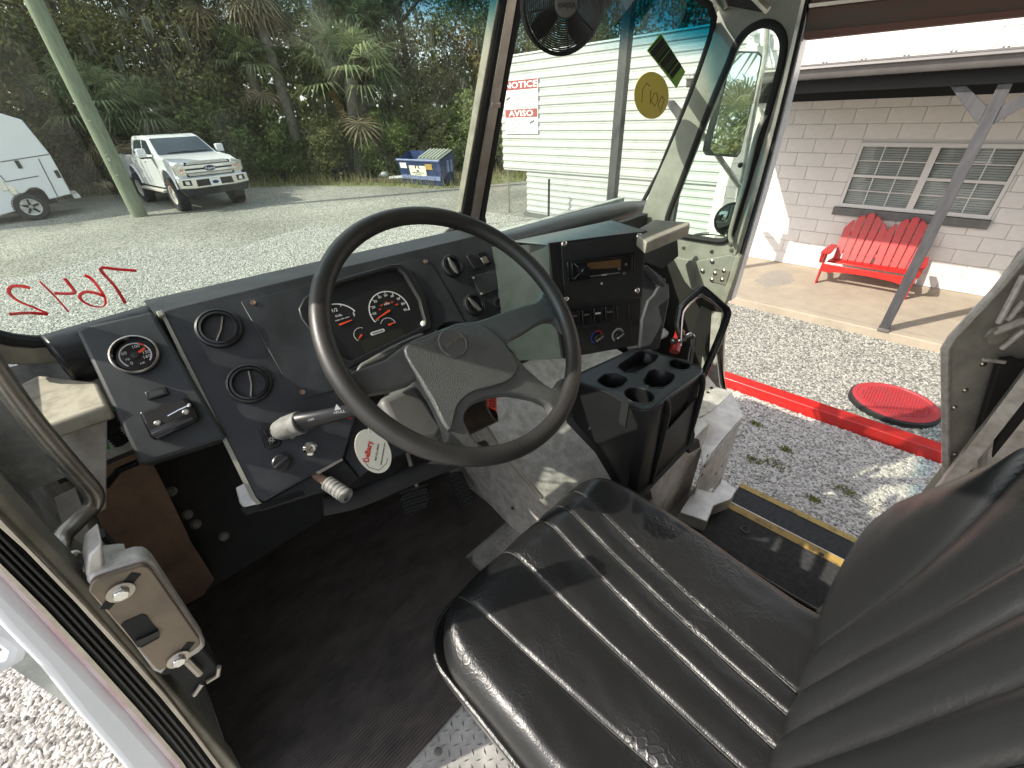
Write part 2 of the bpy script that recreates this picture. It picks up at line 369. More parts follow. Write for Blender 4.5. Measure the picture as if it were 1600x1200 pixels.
# loose stones that can be told apart: scattered with geometry nodes over patches
def stone_mat(name, lo, mid, hi):
    m = bpy.data.materials.new(name); m.use_nodes = True; n = m.node_tree; B = n.nodes['Principled BSDF']; L = n.links
    oi = n.nodes.new('ShaderNodeObjectInfo'); rp = n.nodes.new('ShaderNodeValToRGB'); L.new(oi.outputs['Random'], rp.inputs[0])
    e = rp.color_ramp.elements; e[0].color = (*lo,1); e[1].color = (*hi,1); x = e.new(.45); x.color = (*mid,1)
    L.new(rp.outputs[0], B.inputs['Base Color']); B.inputs['Roughness'].default_value = .75; return m
def scatter(name, pts, density, size, mt, seed, label=None, z=GZ+.004, flat=.62, sub=2):
    g = M(); g.poly(Fr((0,0,z),(1,0,0),(0,0,1)), pts, -.003, 0)
    o = mk(name, g, mt, kind='stuff')
    ng = bpy.data.node_groups.new(name, 'GeometryNodeTree'); ng.interface.new_socket('Geometry', in_out='INPUT', socket_type='NodeSocketGeometry'); ng.interface.new_socket('Geometry', in_out='OUTPUT', socket_type='NodeSocketGeometry')
    N = ng.nodes.new; gi, go = N('NodeGroupInput'), N('NodeGroupOutput'); K = ng.links.new
    di = N('GeometryNodeDistributePointsOnFaces'); di.inputs['Density'].default_value = density; di.inputs['Seed'].default_value = seed
    ic = N('GeometryNodeMeshIcoSphere'); ic.inputs['Radius'].default_value = size; ic.inputs['Subdivisions'].default_value = sub
    sp = N('GeometryNodeSetPosition'); no = N('ShaderNodeTexNoise'); no.inputs['Scale'].default_value = .9/size; vm = N('ShaderNodeVectorMath'); vm.operation = 'SUBTRACT'; vm.inputs[1].default_value = (.5,.5,.5)
    vs = N('ShaderNodeVectorMath'); vs.operation = 'SCALE'; vs.inputs['Scale'].default_value = size*1.3
    K(no.outputs['Color'], vm.inputs[0]); K(vm.outputs[0], vs.inputs[0]); K(ic.outputs['Mesh'], sp.inputs['Geometry']); K(vs.outputs[0], sp.inputs['Offset'])
    sm = N('GeometryNodeSetShadeSmooth'); K(sp.outputs[0], sm.inputs[0])
    ma = N('GeometryNodeSetMaterial'); ma.inputs['Material'].default_value = mt; K(sm.outputs[0], ma.inputs[0])
    ip = N('GeometryNodeInstanceOnPoints'); K(gi.outputs[0], di.inputs[0]); K(di.outputs['Points'], ip.inputs['Points']); K(ma.outputs[0], ip.inputs['Instance'])
    rv = N('FunctionNodeRandomValue'); rv.data_type = 'FLOAT_VECTOR'; rv.inputs[0].default_value = (-.5,-.5,0); rv.inputs[1].default_value = (.5,.5,6.283); K(rv.outputs[0], ip.inputs['Rotation'])
    rs = N('FunctionNodeRandomValue'); rs.data_type = 'FLOAT_VECTOR'; rs.inputs[0].default_value = (.6,.45,.35); rs.inputs[1].default_value = (1.35,1.05,flat*1.2); rs.inputs['Seed'].default_value = 3; K(rs.outputs[0], ip.inputs['Scale'])
    jn = N('GeometryNodeJoinGeometry'); K(ip.outputs[0], jn.inputs[0]); K(gi.outputs[0], jn.inputs[0]); K(jn.outputs[0], go.inputs[0])
    md = o.modifiers.new('scatter', 'NODES'); md.node_group = ng
    if label: o['label'] = label
    return o
m_sto1 = stone_mat('pebble_white', (.14,.13,.115), (.33,.31,.28), (.5,.475,.44))
m_sto0 = stone_mat('pebble_shade_lifted', (.13,.12,.105), (.37,.345,.305), (.57,.535,.48))  # pebble colours lifted to offset the shade on the step-side strip
m_sto3 = stone_mat('pebble_yard', (.14,.14,.125), (.34,.335,.3), (.55,.54,.49))
m_sto2 = stone_mat('pebble_grey', (.08,.08,.075), (.21,.205,.18), (.42,.405,.355))
STONES_OK = 1
scatter('lightened_gravel_stones', [(1.9,-2.6),(3.95,-2.6),(3.95,3.0),(1.9,3.0)], 4600, .0142, m_sto0, 1, 'pebbles coloured paler against the shade in the strip between the van step and the red kerb beam')
scatter('kerbside_gravel_stones', [(4.1,-2.6),(6.14,-2.6),(6.14,3.6),(4.1,3.6)], 3200, .0155, m_sto2, 2, 'grey crushed stones between the red kerb beam and the porch slab')
scatter('doorside_gravel_stones', [(-3.2,-.2),(-.15,-.2),(-.15,5.2),(-3.2,5.2)], 3300, .0168, m_sto1, 3, 'pale pebbles seen below the open driver door jamb')
scatter('yard_gravel_stones', [(-2.5,5.2),(8.7,2.7),(8.7,9.5),(7.5,10.6),(6,10),(4.5,12.2),(2.5,11.4),(1,13.5),(-1,12.6),(-2.5,14)], 1000, .022, m_sto3, 4, 'loose stones of the gravel yard beyond the windshield', sub=1)
# small weeds in the pebbles
m_moss = mat('moss_green', (.11,.15,.02), .9, col2=(.2,.17,.05), vs=60)
FG = FZ(GZ)
for (px_, py_, r_) in ((1180,664,.035),(1173,720,.05),(1210,727,.065),(1228,705,.03),(1320,770,.05),(1272,783,.035),(1490,748,.03)):
    a, b = FG.at(px_, py_); g = M()
    for k in range(70):
        t = random.uniform(0,6.283); q = r_*math.sqrt(random.random())*(1.6 if k%2 else 1); x = a+q*math.cos(t)*.7; y = b+q*math.sin(t)*1.2; h_ = random.uniform(.012,.03); d_ = random.uniform(0,6.283)
        p0 = Vector((x,y,GZ+.012)); v = [g.b.verts.new(p0+Vector((math.cos(d_)*.006,math.sin(d_)*.006,0))), g.b.verts.new(p0-Vector((math.cos(d_)*.006,math.sin(d_)*.006,0))), g.b.verts.new(p0+Vector((random.uniform(-.02,.02),random.uniform(-.02,.02),h_)))]
        g.b.faces.new(v)
    mk('moss_patch', g, m_moss, kind='stuff')
# ---------------------------------------------------------------- red kerb beam and manhole cover
g = M(); g.box(G0, 3.965, 4.10, -2.6, 2.6, GZ-.02, GZ+.105)
tag(mk('kerb_beam', g, m_red, bevel=.008), 'long red painted beam lying on the gravel between van and porch', 'kerb')
c_ = (4.628, -.296)
t = thing('manhole_cover', (c_[0], c_[1], GZ), 'round faded red manhole cover raised on a black rim in the gravel', 'manhole cover')
FM = Fr((c_[0], c_[1], GZ), (1,0,0), (0,0,1))
g = M(); g.lathe(FM, 0, 0, [(0,-.02),(.335,-.02),(.335,.05),(.32,.06),(.3,.06)], 48); mk('rim', g, m_blkm, t)
g = M(); g.lathe(FM, 0, 0, [(.318,.04),(.318,.064),(.285,.068),(.28,.062),(0,.062)], 48); lid = mk('lid', g, m_redm, t)
g = M()
for i in range(-9,10):
    for j in range(-11,12):
        x, y = i*.027+(.0135 if j%2 else 0), j*.022
        if x*x+y*y < .25**2: g.box(FM, x-.009, x+.009, y-.0045, y+.0045, .061, .070)
for s_ in (-1,1): g.box(FM, s_*.265-.01, s_*.265+.01, -.03, .03, .061, .0675)
mk('tread_stud', g, m_redm, lid, kind='stuff')
# ---------------------------------------------------------------- block building
bld = thing('block_building', (8.25, 0, GZ), 'single storey building of white painted concrete blocks behind the porch', 'building')
WX = 8.25; FW_ = FX(WX)
g = M(); g.box(G0, WX+.012, WX+.3, -6.5, 3.05, GZ, 3.4); mk('wall', g, m_mortar, bld)
BL, BH = .372, .1825; WY0, WY1, WZ0, WZ1 = -.45, 1.185, -1.35, -.515
cache = {}
cnt = 0
nrow = int((1.9+2.3)/BH)
for rrow in range(nrow):
    z0 = -2.3+rrow*BH
    y = 3.05-(BL/2 if rrow % 2 else 0)+BL
    while y > -1.75:
        y1, y0 = min(y, 3.05), y-BL; y -= BL
        if y1-y0 < .03: continue
        segs = [(y0,y1)]
        if z0+BH > WZ0-.02 and z0 < WZ1+.005:
            segs = []
            if y1 > WY1+.01: segs.append((max(y0, WY1), y1))
            if y0 < WY0-.01: segs.append((y0, min(y1, WY0)))
        for a0, a1 in segs:
            wdt = round((a1-a0)-.005, 3)
            if wdt < .02: continue
            key = wdt
            if key not in cache:
                g = M(); g.box(G0, 0, .05, -wdt/2, wdt/2, .0025, BH-.0025)
                b = mk('block', g, m_block, bevel=.004, seg=1); me = b.data; off = ROOT[b.name]
                bpy.data.objects.remove(b); cache[key] = (me, off)
            me, off = cache[key]
            b = bpy.data.objects.new('block', me); sc.collection.objects.link(b); b.parent = bld
            b.location = (random.uniform(-.001,.001)+off[0], (a0+a1)/2+off[1], z0-GZ+off[2]); cnt += 1
            md = b.modifiers.new('bevel','BEVEL'); md.width = .004; md.segments = 1
# the double window
def window_unit(y0, y1):                     # y0 rear, y1 front; a mesh frame, sashes, panes, muntins, blind
    z0, z1 = WZ0+.03, WZ1-.03
    FWn = Fr((WX-.01, 0, GZ+H), (0,-1,0), (-1,0,0))
    A0, A1 = -y1+.02, -y0-.02
    wn = mk('window', M().box(FWn, A0-.02, A0+.018, z0-.03, z1+.03, -.05, .014).box(FWn, A1-.018, A1+.02, z0-.03, z1+.03, -.05, .014)
            .box(FWn, A0+.018, A1-.018, z0-.03, z0+.018, -.05, .014).box(FWn, A0+.018, A1-.018, z1-.018, z1+.03, -.05, .014), m_winf, bld)
    zm = (z0+z1)/2
    g = M().box(FWn, A0+.018, A1-.018, zm-.016, zm+.018, -.04, .006); mk('sash_rail', g, m_winf, wn)
    for (q0, q1, cc) in ((z0+.018, zm-.016, -.012),(zm+.018, z1-.018, -.004)):
        for k in range(3):
            for j in range(2):
                w_ = (A1-A0-.036)/3; h_ = (q1-q0)/2
                a0 = A0+.018+k*w_+.003; b0 = q0+j*h_+.003
                g = M().box(FWn, a0, a0+w_-.006, b0, b0+h_-.006, cc-.022, cc-.018); mk('pane', g, g_clear, wn)
        g = M()
        for k in (1,2):
            a = A0+.018+k*w_; g.box(FWn, a-.006, a+.006, q0, q1, cc-.016, cc-.004)
        g.box(FWn, A0+.018, A1-.018, q0+h_-.006, q0+h_+.006, cc-.0155, cc-.0035); mk('muntin', g, m_winf, wn)
    g = M(); z = z0+.02
    while z < z1-.02:
        g.box(Fr(FWn.p((A0+A1)/2, z, -.085), FWn.x, FWn.z*.8+FWn.y*.6), -(A1-A0)/2+.02, (A1-A0)/2-.02, -.0135, .0135, -.0008, .0008); z += .029
    mk('blind_slat', g, m_blind, wn, kind='stuff')
    return wn
ym = (WY0+WY1)/2
window_unit(ym, WY1); wn2 = window_unit(WY0, ym)
# cut: the wall behind the window is a dark room box
for o in list(sc.collection.objects):
    if o.name == 'wall' and o.parent == bld: bpy.data.objects.remove(o)
g = M()
g.box(G0, WX+.012, WX+.3, WY1-.005, 3.05, GZ, 3.4).box(G0, WX+.012, WX+.3, -6.5, WY0+.005, GZ, 3.4)
g.box(G0, WX+.012, WX+.3, WY0+.005, WY1-.005, GZ, WZ0+.005).box(G0, WX+.012, WX+.3, WY0+.005, WY1-.005, WZ1-.005, 3.4)
mk('wall', g, m_mortar, bld)
g = M(); g.box(G0, WX+.32, WX+.33, WY0-.3, WY1+.3, WZ0-.3, WZ1+.3); mk('room_backing', g, m_room, bld)
g = M(); g.box(G0, WX-.055, WX+.01, WY0-.02, WY1+.045, WZ0-.115, WZ0-.008); mk('window_sill', g, m_sill, bld, bevel=.004)
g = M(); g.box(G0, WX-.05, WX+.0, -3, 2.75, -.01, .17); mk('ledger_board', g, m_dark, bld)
g = M(); g.box(G0, WX-.02, WX+.001, -3, 3.06, 3.2, 3.3); mk('roof_trim', g, m_gut, bld)
# porch roof on its beam
por = thing('porch_roof', (6.2, 0, GZ), 'low metal porch roof with brown grey gutter along the block building', 'porch roof')
g = M(); g.poly(Fr((0,2.80,0),(1,0,0),(0,-1,0)), [(5.97,.295),(8.22,.40),(8.22,.415),(5.97,.31)], 0, 5.8); mk('roof_sheet', g, m_gut, por)
g = M(); g.poly(Fr((0,2.82,0),(1,0,0),(0,-1,0)), [(6.07,.185),(6.07,.29),(5.93,.29),(5.92,.27),(5.955,.26),(5.965,.21),(5.99,.185)], 0, 5.84); mk('gutter', g, m_gut, por)
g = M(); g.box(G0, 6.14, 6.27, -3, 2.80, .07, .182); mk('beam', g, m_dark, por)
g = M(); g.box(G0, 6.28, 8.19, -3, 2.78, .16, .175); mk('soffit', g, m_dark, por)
g = M()
for k in range(16):
    y = 2.7-k*.32
    for d in (0,.03): g.cyl(Fr((5.99, y-d, .31), (1,0,0), (0,0,1)), 0, 0, -.005, .012, .008, n=8)
mk('roof_screw', g, m_gut, por, kind='stuff')
# slab
g = M(); g.poly(Fr((0,0,GZ),(1,0,0),(0,0,1)), [(6.17,-6),(8.26,-6),(8.26,3.4),(6.17,3.4)], -.05, .1)
slab = struct('porch_slab', g, m_conc, bevel=.01)
g = M(); g.box(FZ(-2.2985), 6.31, 6.316, -6, 3.39, 0, .0008); mk('score_line', g, m_stain, slab)
FS = FZ(-2.2992)
pts = []
for k in range(46):
    t_ = 2*math.pi*k/46; rr_ = 1+.3*noise.noise(Vector((3*math.cos(t_),3*math.sin(t_),1)))+random.uniform(-.25,.25)*(k%2)
    pts.append((1212+27*rr_*math.cos(t_), 436+12*rr_*math.sin(t_)))
g = M(); g.pxp(FS, pts, 0, .0009); mk('damp_stain', g, m_stain, slab)
# posts
def porch_post(y, label, braces, z1=.068, w_=.092, base=-2.3):
    t = thing('porch_post', (6.206, y, base), label, 'post', 'charcoal posts carrying the porch roof')
    g = M(); g.box(G0, 6.206-w_/2, 6.206+w_/2, y-w_/2, y+w_/2, base, z1); mk('shaft', g, m_wood, t, bevel=.004)
    for s_ in braces:
        Fb = Fr((6.206, y, 0), (0,-1,0), (-1,0,0))   # x axis to the rear
        s = s_ * 1
        g = M(); g.poly(Fb, [(s*.046,-.10),(s*.046,-.24),(s*.36,.066),(s*.25,.066)], -.036, .036); mk('brace', g, m_wood, t, bevel=.003)
    g = M(); g.box(G0, 6.206-w_/2-.008, 6.206+w_/2+.008, y-w_/2-.008, y+w_/2+.008, base, base+.035); mk('base_plate', g, m_gut, t, bevel=.003)
    return t
porch_post(0.02, 'charcoal wooden post with two braces standing in front of the red bench', (-1,1))
porch_post(2.83, 'charcoal wooden post at the far end of the porch roof beside the white siding', (-1,))
porch_post(-2.5, 'charcoal wooden post outside the rear of the doorway', (-1,1))
g = M(); g.box(G0, 6.206-.06, 6.206+.06, 3.80, 3.93, GZ, 2.6)
tag(mk('steel_post', g, m_wood, bevel=.004), 'tall dark grey square post rising past the white siding, right of the notice sign', 'post')
# security lamp high on the block wall, seen through the side window
t = thing('security_light', (8.2, 3.0, .9), 'white twin security floodlight with conduit on the block wall above the gutter', 'floodlight')
FL = FX(8.1)
g = M(); g.pxp(FL, [(1177,66),(1181,40),(1200,44),(1199,72)], -.1, 0); mk('housing', g, m_white, t, bevel=.01)
for q in ([(1166,48),(1180,42),(1184,52),(1174,58)],[(1187,52),(1199,54),(1194,74),(1188,72)]):
    g = M(); g.pxp(FL, q, .02, .12); mk('lamp_head', g, m_white, t, bevel=.01)
g = M(); g.tube([FL.P(1203,75,-.02), FL.P(1209,98,-.02), FL.P(1208,140,-.02)], .012); mk('conduit', g, m_white, t)
# ---------------------------------------------------------------- white siding shed with the notice sign
sh = thing('siding_shed', (8.9, 6, GZ), 'long shed clad in white corrugated steel siding beyond the windshield', 'shed')
SX = 8.9
ztop, zmid = 1.10, -1.28
def lap(z0, z1, y0, y1, x):
    # a shallow trapezoid corrugation
    h = z1-z0
    Fs = Fr((0, y1, 0), (-1,0,0), (0,-1,0))
    Fs = Fr((0, y1, 0), (1,0,0), (0,-1,0))
    g = M(); g.poly(Fs, [(x+.02,z0),(x+.02,z1),(x-.004,z1),(x-.004,z1-.02*h/.1),(x-.028,z1-.32*h),(x-.028,z0+.32*h),(x-.004,z0+.02*h/.1),(x-.004,z0)], 0, y1-y0)
    return g
z = zmid; 
while z < ztop-.01:
    z2 = min(z+.17, ztop); mk('siding_panel', lap(z, z2-.004, 3.12, 9.0, SX), m_siding, sh); z = z2
z = GZ+.12
while z < zmid-.02:
    z2 = min(z+.142, zmid-.004); mk('siding_panel', lap(z, z2-.004, 3.12, 8.2, SX+.05), m_siding, sh); z = z2
g = M(); g.box(G0, SX+.06, SX+4.5, 3.13, 8.15, GZ, ztop-.02); mk('shed_core', g, m_siding, sh)
g = M(); g.box(G0, SX-.03, SX+4.5, 3.1, 9.02, ztop+.002, ztop+.03); mk('roof_edge', g, m_white, sh)
g = M(); g.box(G0, SX+.0, SX+.1, 3.2, 8.3, GZ, GZ+.1); mk('base_rail', g, m_sill, sh)
FSg = FX(SX-.034)
sg = thing('notice_sign', FSg.P(810,165), 'white bilingual video surveillance notice with two red banners on the siding', 'sign')
m_sign = mat('sign_white', (.8,.8,.78), .5); m_signr = mat('sign_red', (.34,.075,.075), .6, var=.15, vs=6); m_sigt = mat('sign_text', (.13,.13,.13), .5); m_sigw = mat('sign_lettering_white', (.85,.85,.85), .5)
A = FSg.at(787,121)[0]; Bq = FSg.at(841,120); A1 = Bq[0]; T1 = Bq[1]; B0 = FSg.at(838,209)[1]
w_ = A1-A; A -= 0; hh = T1-B0
g = M(); g.box(FSg, A, A1, B0, T1, 0, .006); mk('board', g, m_sign, sg)
for (b0, b1, s_) in ((T1-.02-.17*hh, T1-.02, 'NOTICE'), (T1-.54*hh-.15*hh, T1-.54*hh, 'AVISO')):
    g = M(); g.box(FSg, A+.02, A1-.02, b0, b1, .006, .008); mk('banner', g, m_signr, sg)
    text('banner_lettering', s_, FSg, .15*hh, m_sigw, sg, a=(A+A1)/2, b=(b0+b1)/2-.005, c=.009, squeeze=w_/hh*1.75, bold=.02)
for k, s_ in enumerate(('VIDEO','SURVEILLANCE','IN USE ON','THESE PREMISES')):
    text('lettering', s_, FSg, .078*hh, m_sigt, sg, a=A+w_*.62, b=T1-(.26+.085*k)*hh, c=.008, squeeze=w_/hh*1.25)
for k, s_ in enumerate(('EN ESTE RECINTO','SE UTILIZA','VIGILANCIA POR','CAMARA DE VIDEO')):
    text('lettering', s_, FSg, .066*hh, m_sigt, sg, a=A+w_*.36, b=T1-(.75+.068*k)*hh, c=.008, squeeze=w_/hh*1.0)
g = M()
for (x0, y0, s) in ((.10,.36,1),(.80,.80,-1)):
    a = A+w_*x0; b = T1-hh*y0
    g.poly(FSg, [(a-.05,b+.02),(a+.09,b+.07),(a+.1,b+.03),(a-.03,b-.02)], .006, .009); g.poly(FSg, [(a-.06,b-.1),(a-.045,b-.1),(a-.01,b),(a-.03,b)], .006, .009)
mk('camera_picture', g, m_sigt, sg)
g = M(); g.tube([Vector((9.0, 8.95, GZ)), Vector((9.0, 8.95, zmid))], .022)
tag(mk('thin_pole', g, m_steel), 'thin steel pole under the left end of the white siding', 'pole')
g = M(); a, b = FZ(GZ).at(857,352); g.tube([Vector((a,b,GZ)), Vector((a,b,GZ+1.05))], .035, n=4)
tag(mk('short_post', g, m_wood), 'short dark grey post on the gravel in front of the siding', 'post')
g = M(); a, b = FZ(GZ).at(752,352); g.tube([Vector((a,b,GZ)), Vector((a,b,GZ+1.3))], .04, n=8)
tag(mk('bollard', g, m_wood), 'slim grey post on the gravel just right of the windshield centre post', 'post')
# ---------------------------------------------------------------- red bench
SL = -2.3
def bench():
    y0, y1 = FX(7.6).at(1280,437)[0], 0
    t = thing('bench', (7.7, .65, SL), 'glossy red wooden bench with two fan shaped slatted backs by the window', 'bench')
    # local frame: a along -Y (image right), b up, c towards the van (-X)
    Fb = Fr((7.55, 0, SL), (0,-1,0), (-1,0,0)); s0 = -1.0; W = 1.02
    def mkp(nm, m, **k): return mk(nm, m, m_red, t, bevel=.004, **k)
    seat_z = .30
    # back slats: two fans of five
    Fk = Fr(Fb.p(0, .27, -.36), Fb.x, Fb.z*.93+Fb.y*.36)
    for fan in (0, 1):
        cx = s0+W*(.26+.48*fan)
        for k in range(5):
            u = (k-2); top = .69-.05*abs(u)**1.6; xb = cx+u*.092; xt = cx+u*.104
            hw0, hw1 = .040, .046; rnd = -.05*u
            pts = [(xb-hw0,0),(xb+hw0,0)]+[(xt+hw1*math.cos(q_), top-.045+.045*math.sin(q_)-.035*u*math.cos(q_)*(1 if abs(u) else 0)) for q_ in [math.pi*m_/12 for m_ in range(13)]]
            mkp('back_slat', M().poly(Fk, pts, 0, .018))
    for bz in (.10,.36): mkp('back_rail', M().box(Fk, s0+.03, s0+W-.03, bz, bz+.05, -.024, -.002))
    # seat slats, slightly sloping back
    Fs = Fr(Fb.p(0, seat_z, .02), Fb.x, Fb.y*.99+Fb.z*.1)
    for k in range(6):
        d = -.05-k*.075; mkp('seat_slat', M().box(Fs, s0+.02, s0+W-.02, d, d+.066, 0, .02) if False else M().box(Fr(Fb.p(0, seat_z-.008*k, -.02-k*.07), Fb.x, Fb.y), s0+.02, s0+W-.02, 0, .062, 0, .018))
    # apron
    pts = [(s0,seat_z-.12),(s0,seat_z-.005),(s0+W,seat_z-.005),(s0+W,seat_z-.12)]
    arc = [(s0+W-.1-(W-.2)*i/12, seat_z-.12+.035*math.sin(math.pi*i/12)**.5) for i in range(13)]
    mkp('apron', M().poly(Fb, pts+arc[:], .045, .066))
    for s_, x in ((-1, s0-.022), (1, s0+W)):
        mkp('leg', M().poly(Fb, [(x,0),(x+.022,0),(x+.022,.46),(x,.46)], -.02, .07))
        Fl = Fr(Fb.p(x, 0, 0), Fb.z, -Fb.x)
        mkp('rear_leg', M().poly(Fl, [(.06,seat_z-.1),(.06,seat_z-.02),(-.42,.16),(-.72,0),(-.62,0),(-.35,.10)], -.022, 0))
        mkp('bracket', M().poly(Fl, [(.07,.46),(.15,.46),(.12,.36),(.07,.30)], -.05 if s_ > 0 else 0, .0 if s_ > 0 else .04))
        m = M(); m.poly(Fr(Fb.p(x+.011,.46,0), Fb.x, Fb.y), [(-.045,-.10),(-.06,0),(-.045,.35),(.045,.35),(.06,0),(.045,-.10),(0,-.13)] and [(-.055,-.17),(0,-.2),(.055,-.17),(.06,-.05),(.04,.36),(-.04,.36),(-.06,-.05)], 0, .022)
        mkp('arm_rest', m)
bench()
# dark tapered planter at the right edge of the porch
t = thing('planter_box', (7.3,-1.45,SL), 'dark grey tapered box on the porch slab cut off by the right edge', 'planter')
Fp = FX(7.0)
g = M(); g.pxp(Fp, [(1549,478),(1592,408),(1640,400),(1660,490),(1573,486)], -.5, 0); mk('body', g, m_sill, t, bevel=.01)
g = M(); g.tube([Fp.P(1547,476,.01),Fp.P(1590,406,.01)], .02, n=6).tube([Fp.P(1590,406,.01),Fp.P(1660,398,.01)], .02, n=6).tube([Fp.P(1547,476,.01),Fp.P(1575,486,.01)], .02, n=6); mk('frame', g, m_alu, t)
# ---------------------------------------------------------------- utility pole
g = M(); a, b = FZ(GZ).at(219,338)
g.tube([Vector((a,b,GZ-.1)), Vector((a,b,GZ+5)), Vector((a,b,GZ+11))], [.215,.20,.17], n=20)
t = thing('utility_pole', (a,b,GZ), 'tall greenish wooden utility pole standing between the two white vehicles', 'pole')
mk('shaft', g, m_pole, t)
g = M()
for dz in (1.2,1.6,1.75,2.6): g.box(Fr((a-.1,b-.19,GZ+dz), (1,0,0), (0,-1,0)), -.02, .03, 0, .035+.05*(dz==1.6), 0, .008)
mk('staple', g, m_steel, t)
# ---------------------------------------------------------------- sticks and debris by the wood
for (px_,py_,n_) in ((560,274,18),(578,270,12)):
    a, b = FZ(GZ).at(px_,py_); g = M()
    for k in range(n_):
        p = Vector((a+random.uniform(-1,1), b+random.uniform(-.5,.6), GZ+.05+random.uniform(0,.18))); d = Vector((random.uniform(-1,1), random.uniform(-.4,.4), random.uniform(-.1,.15)))
        g.tube([p-d*.5, p+d*.5], .02, n=5)
    mk('brushwood_pile', g, mat('dead_branch_%d'%n_, (.22,.17,.12), .9), kind='stuff')
g = M(); a, b = FZ(GZ).at(601,277); g.ball((a,b,GZ+.12), .22, 2, (1.2,.7,.6), .3)
tag(mk('white_bag', g, m_white), 'crumpled white bag lying on the grass left of the dumpster', 'bag')
g = M(); p0, p1 = FZ(GZ+.06).P(608,279), FZ(GZ+.06).P(632,277); g.tube([p0,p1], .09, n=4)
tag(mk('white_board', g, m_white), 'white board lying on the grass against the dumpster', 'board')
g = M(); FT = Fr(FZ(GZ).P(558,267), (1,-.8,0), (-.6,-.75,0)); g.box(FT, -.42, .42, 0, 1.15, -.2, 0)
tag(mk('concrete_marker', g, mat('mossy_concrete', (.2,.21,.17), .9, col2=(.09,.1,.07), vs=3, bump=.3, bs=20), bevel=.02), 'grey concrete slab standing upright below the palm', 'marker')
# ---------------------------------------------------------------- dumpster
p0 = FZ(GZ).P(632,287); p1 = FZ(GZ).P(692,292)
xd = (p1-p0); wd = xd.length; Fd = Fr(p0, xd, Vector((xd.y,-xd.x,0)))
if Fd.z.dot(-p0) < 0: Fd = Fr(p0, xd, Vector((-xd.y,xd.x,0)))
t = thing('dumpster', p0, 'dark blue steel dumpster with one ribbed lid closed and paper notices', 'dumpster')
hd = Fd.at(628,249)[1]; DD = .65; top1 = hd; top2 = hd*1.30
a0, a1 = -.08, wd+.0
# tapering front: wider at the top
def quad(m, pts, th):
    v = [Vector(q) for q in pts]; nn = (v[1]-v[0]).cross(v[2]-v[0]).normalized()*th
    lo = [m.b.verts.new(q-nn*.5) for q in v]; hi = [m.b.verts.new(q+nn*.5) for q in v]
    m.b.faces.new(hi); m.b.faces.new(lo[::-1])
    for i in range(4): j = (i+1)%4; m.b.faces.new([lo[i],lo[j],hi[j],hi[i]])
    return m
ex = .10
q = Fd.p
mk('front_panel', quad(M(), [q(0,.0,0), q(wd,.0,0), q(wd+ex,top1,.12), q(-ex,top1,.12)], .03), m_navy, t)
mk('back_panel', quad(M(), [q(0,.0,-DD), q(wd,.0,-DD), q(wd+ex,top2,-DD), q(-ex,top2,-DD)], .03), m_navy, t)
for s_, aa in ((-1,0),(1,wd)):
    mk('side_panel', quad(M(), [q(aa,.0,.0), q(aa,.0,-DD), q(aa+s_*ex,top2,-DD), q(aa+s_*ex,top1,.12)], .03), m_navy, t)
mk('floor_panel', quad(M(), [q(0,.1,0), q(wd,.1,0), q(wd,.1,-DD), q(0,.1,-DD)], .03), m_blkm, t)
g = M(); g.tube([q(-ex,top1,.14), q(wd+ex,top1,.14)], .045, n=6); mk('rim_rail', g, m_navyl, t)
g = M(); g.box(Fr(q(0,.22,.04), Fd.x, Fd.z), 0, wd, 0, .15, 0, .05); mk('lift_rail', g, m_navyl, t)
Fl = Fr(q(wd*.5, top1+.03, .12), Fd.x, (q(0,top2,-DD)-q(0,top1,.12)).cross(Fd.x)*-1)
if Fl.z.z < 0: Fl = Fr(Fl.o, Fl.x, -Fl.z)
ly = (q(0,top2,-DD)-q(0,top1,.12)).length
sg_ = 1 if Fl.y.dot(-Fd.z) > 0 else -1
lid = mk('lid', M().box(Fl, 0, wd*.5+ex, 0 if sg_>0 else -ly, ly if sg_>0 else 0, .0, .03), m_lid, t)
g = M()
for k in range(6): a = .06+k*(wd*.5)/6; g.box(Fl, a, a+.09, (.03 if sg_>0 else -ly+.03), (ly-.03 if sg_>0 else -.03), .03, .075)
mk('lid_rib', g, mat('lid_ridge', (.30,.33,.27), .6), lid)
Ff = Fr(q(0,0,.02), Fd.x, (q(1,0,0)-q(0,0,0)).cross(q(0,top1,.12)-q(0,0,0)))
if Ff.z.dot(Fd.z) < 0: Ff = Fr(Ff.o, Ff.x, -Ff.z)
yy = 1 if Ff.y.z > 0 else -1
for (x0,x1,b0,b1,mm_,lb) in ((.26,.68,.30,.80,m_paper,'large white notice with recycling arrows'),(.03,.2,.68,.9,m_white,'small white notice'),(.68,.85,.66,.88,m_yel,'small yellow notice')):
    mk('notice', M().box(Ff, wd*x0, wd*x1, yy*top1*b0, yy*top1*b1, .017, .022), mm_, t, label=lb)
g = M()
for k in range(3):
    tt = k*2.094+.5; g.box(Fr(Ff.p(wd*.47+.10*math.cos(tt), yy*top1*.70+.10*math.sin(tt), .022), Ff.x*math.cos(tt+1.57)+Ff.y*math.sin(tt+1.57), Ff.z), -.07, .07, -.028, .028, 0, .004)
g.box(Ff, wd*.32, wd*.62, yy*top1*.52-.012, yy*top1*.52+.012, .022, .024); g.box(Ff, wd*.38, wd*.56, yy*top1*.46-.008, yy*top1*.46+.008, .022, .024); g.box(Ff, wd*.38, wd*.58, yy*top1*.36-.01, yy*top1*.36+.01, .022, .024)
mk('notice_print', g, m_inkb, t)
for k in (.45,.75): mk('side_rib', M().box(Fr(q(wd+ex*.6,0,-DD*k), -Fd.z, Fd.x), -.05,.05,.5,top1,0,.07), m_navyl, t)
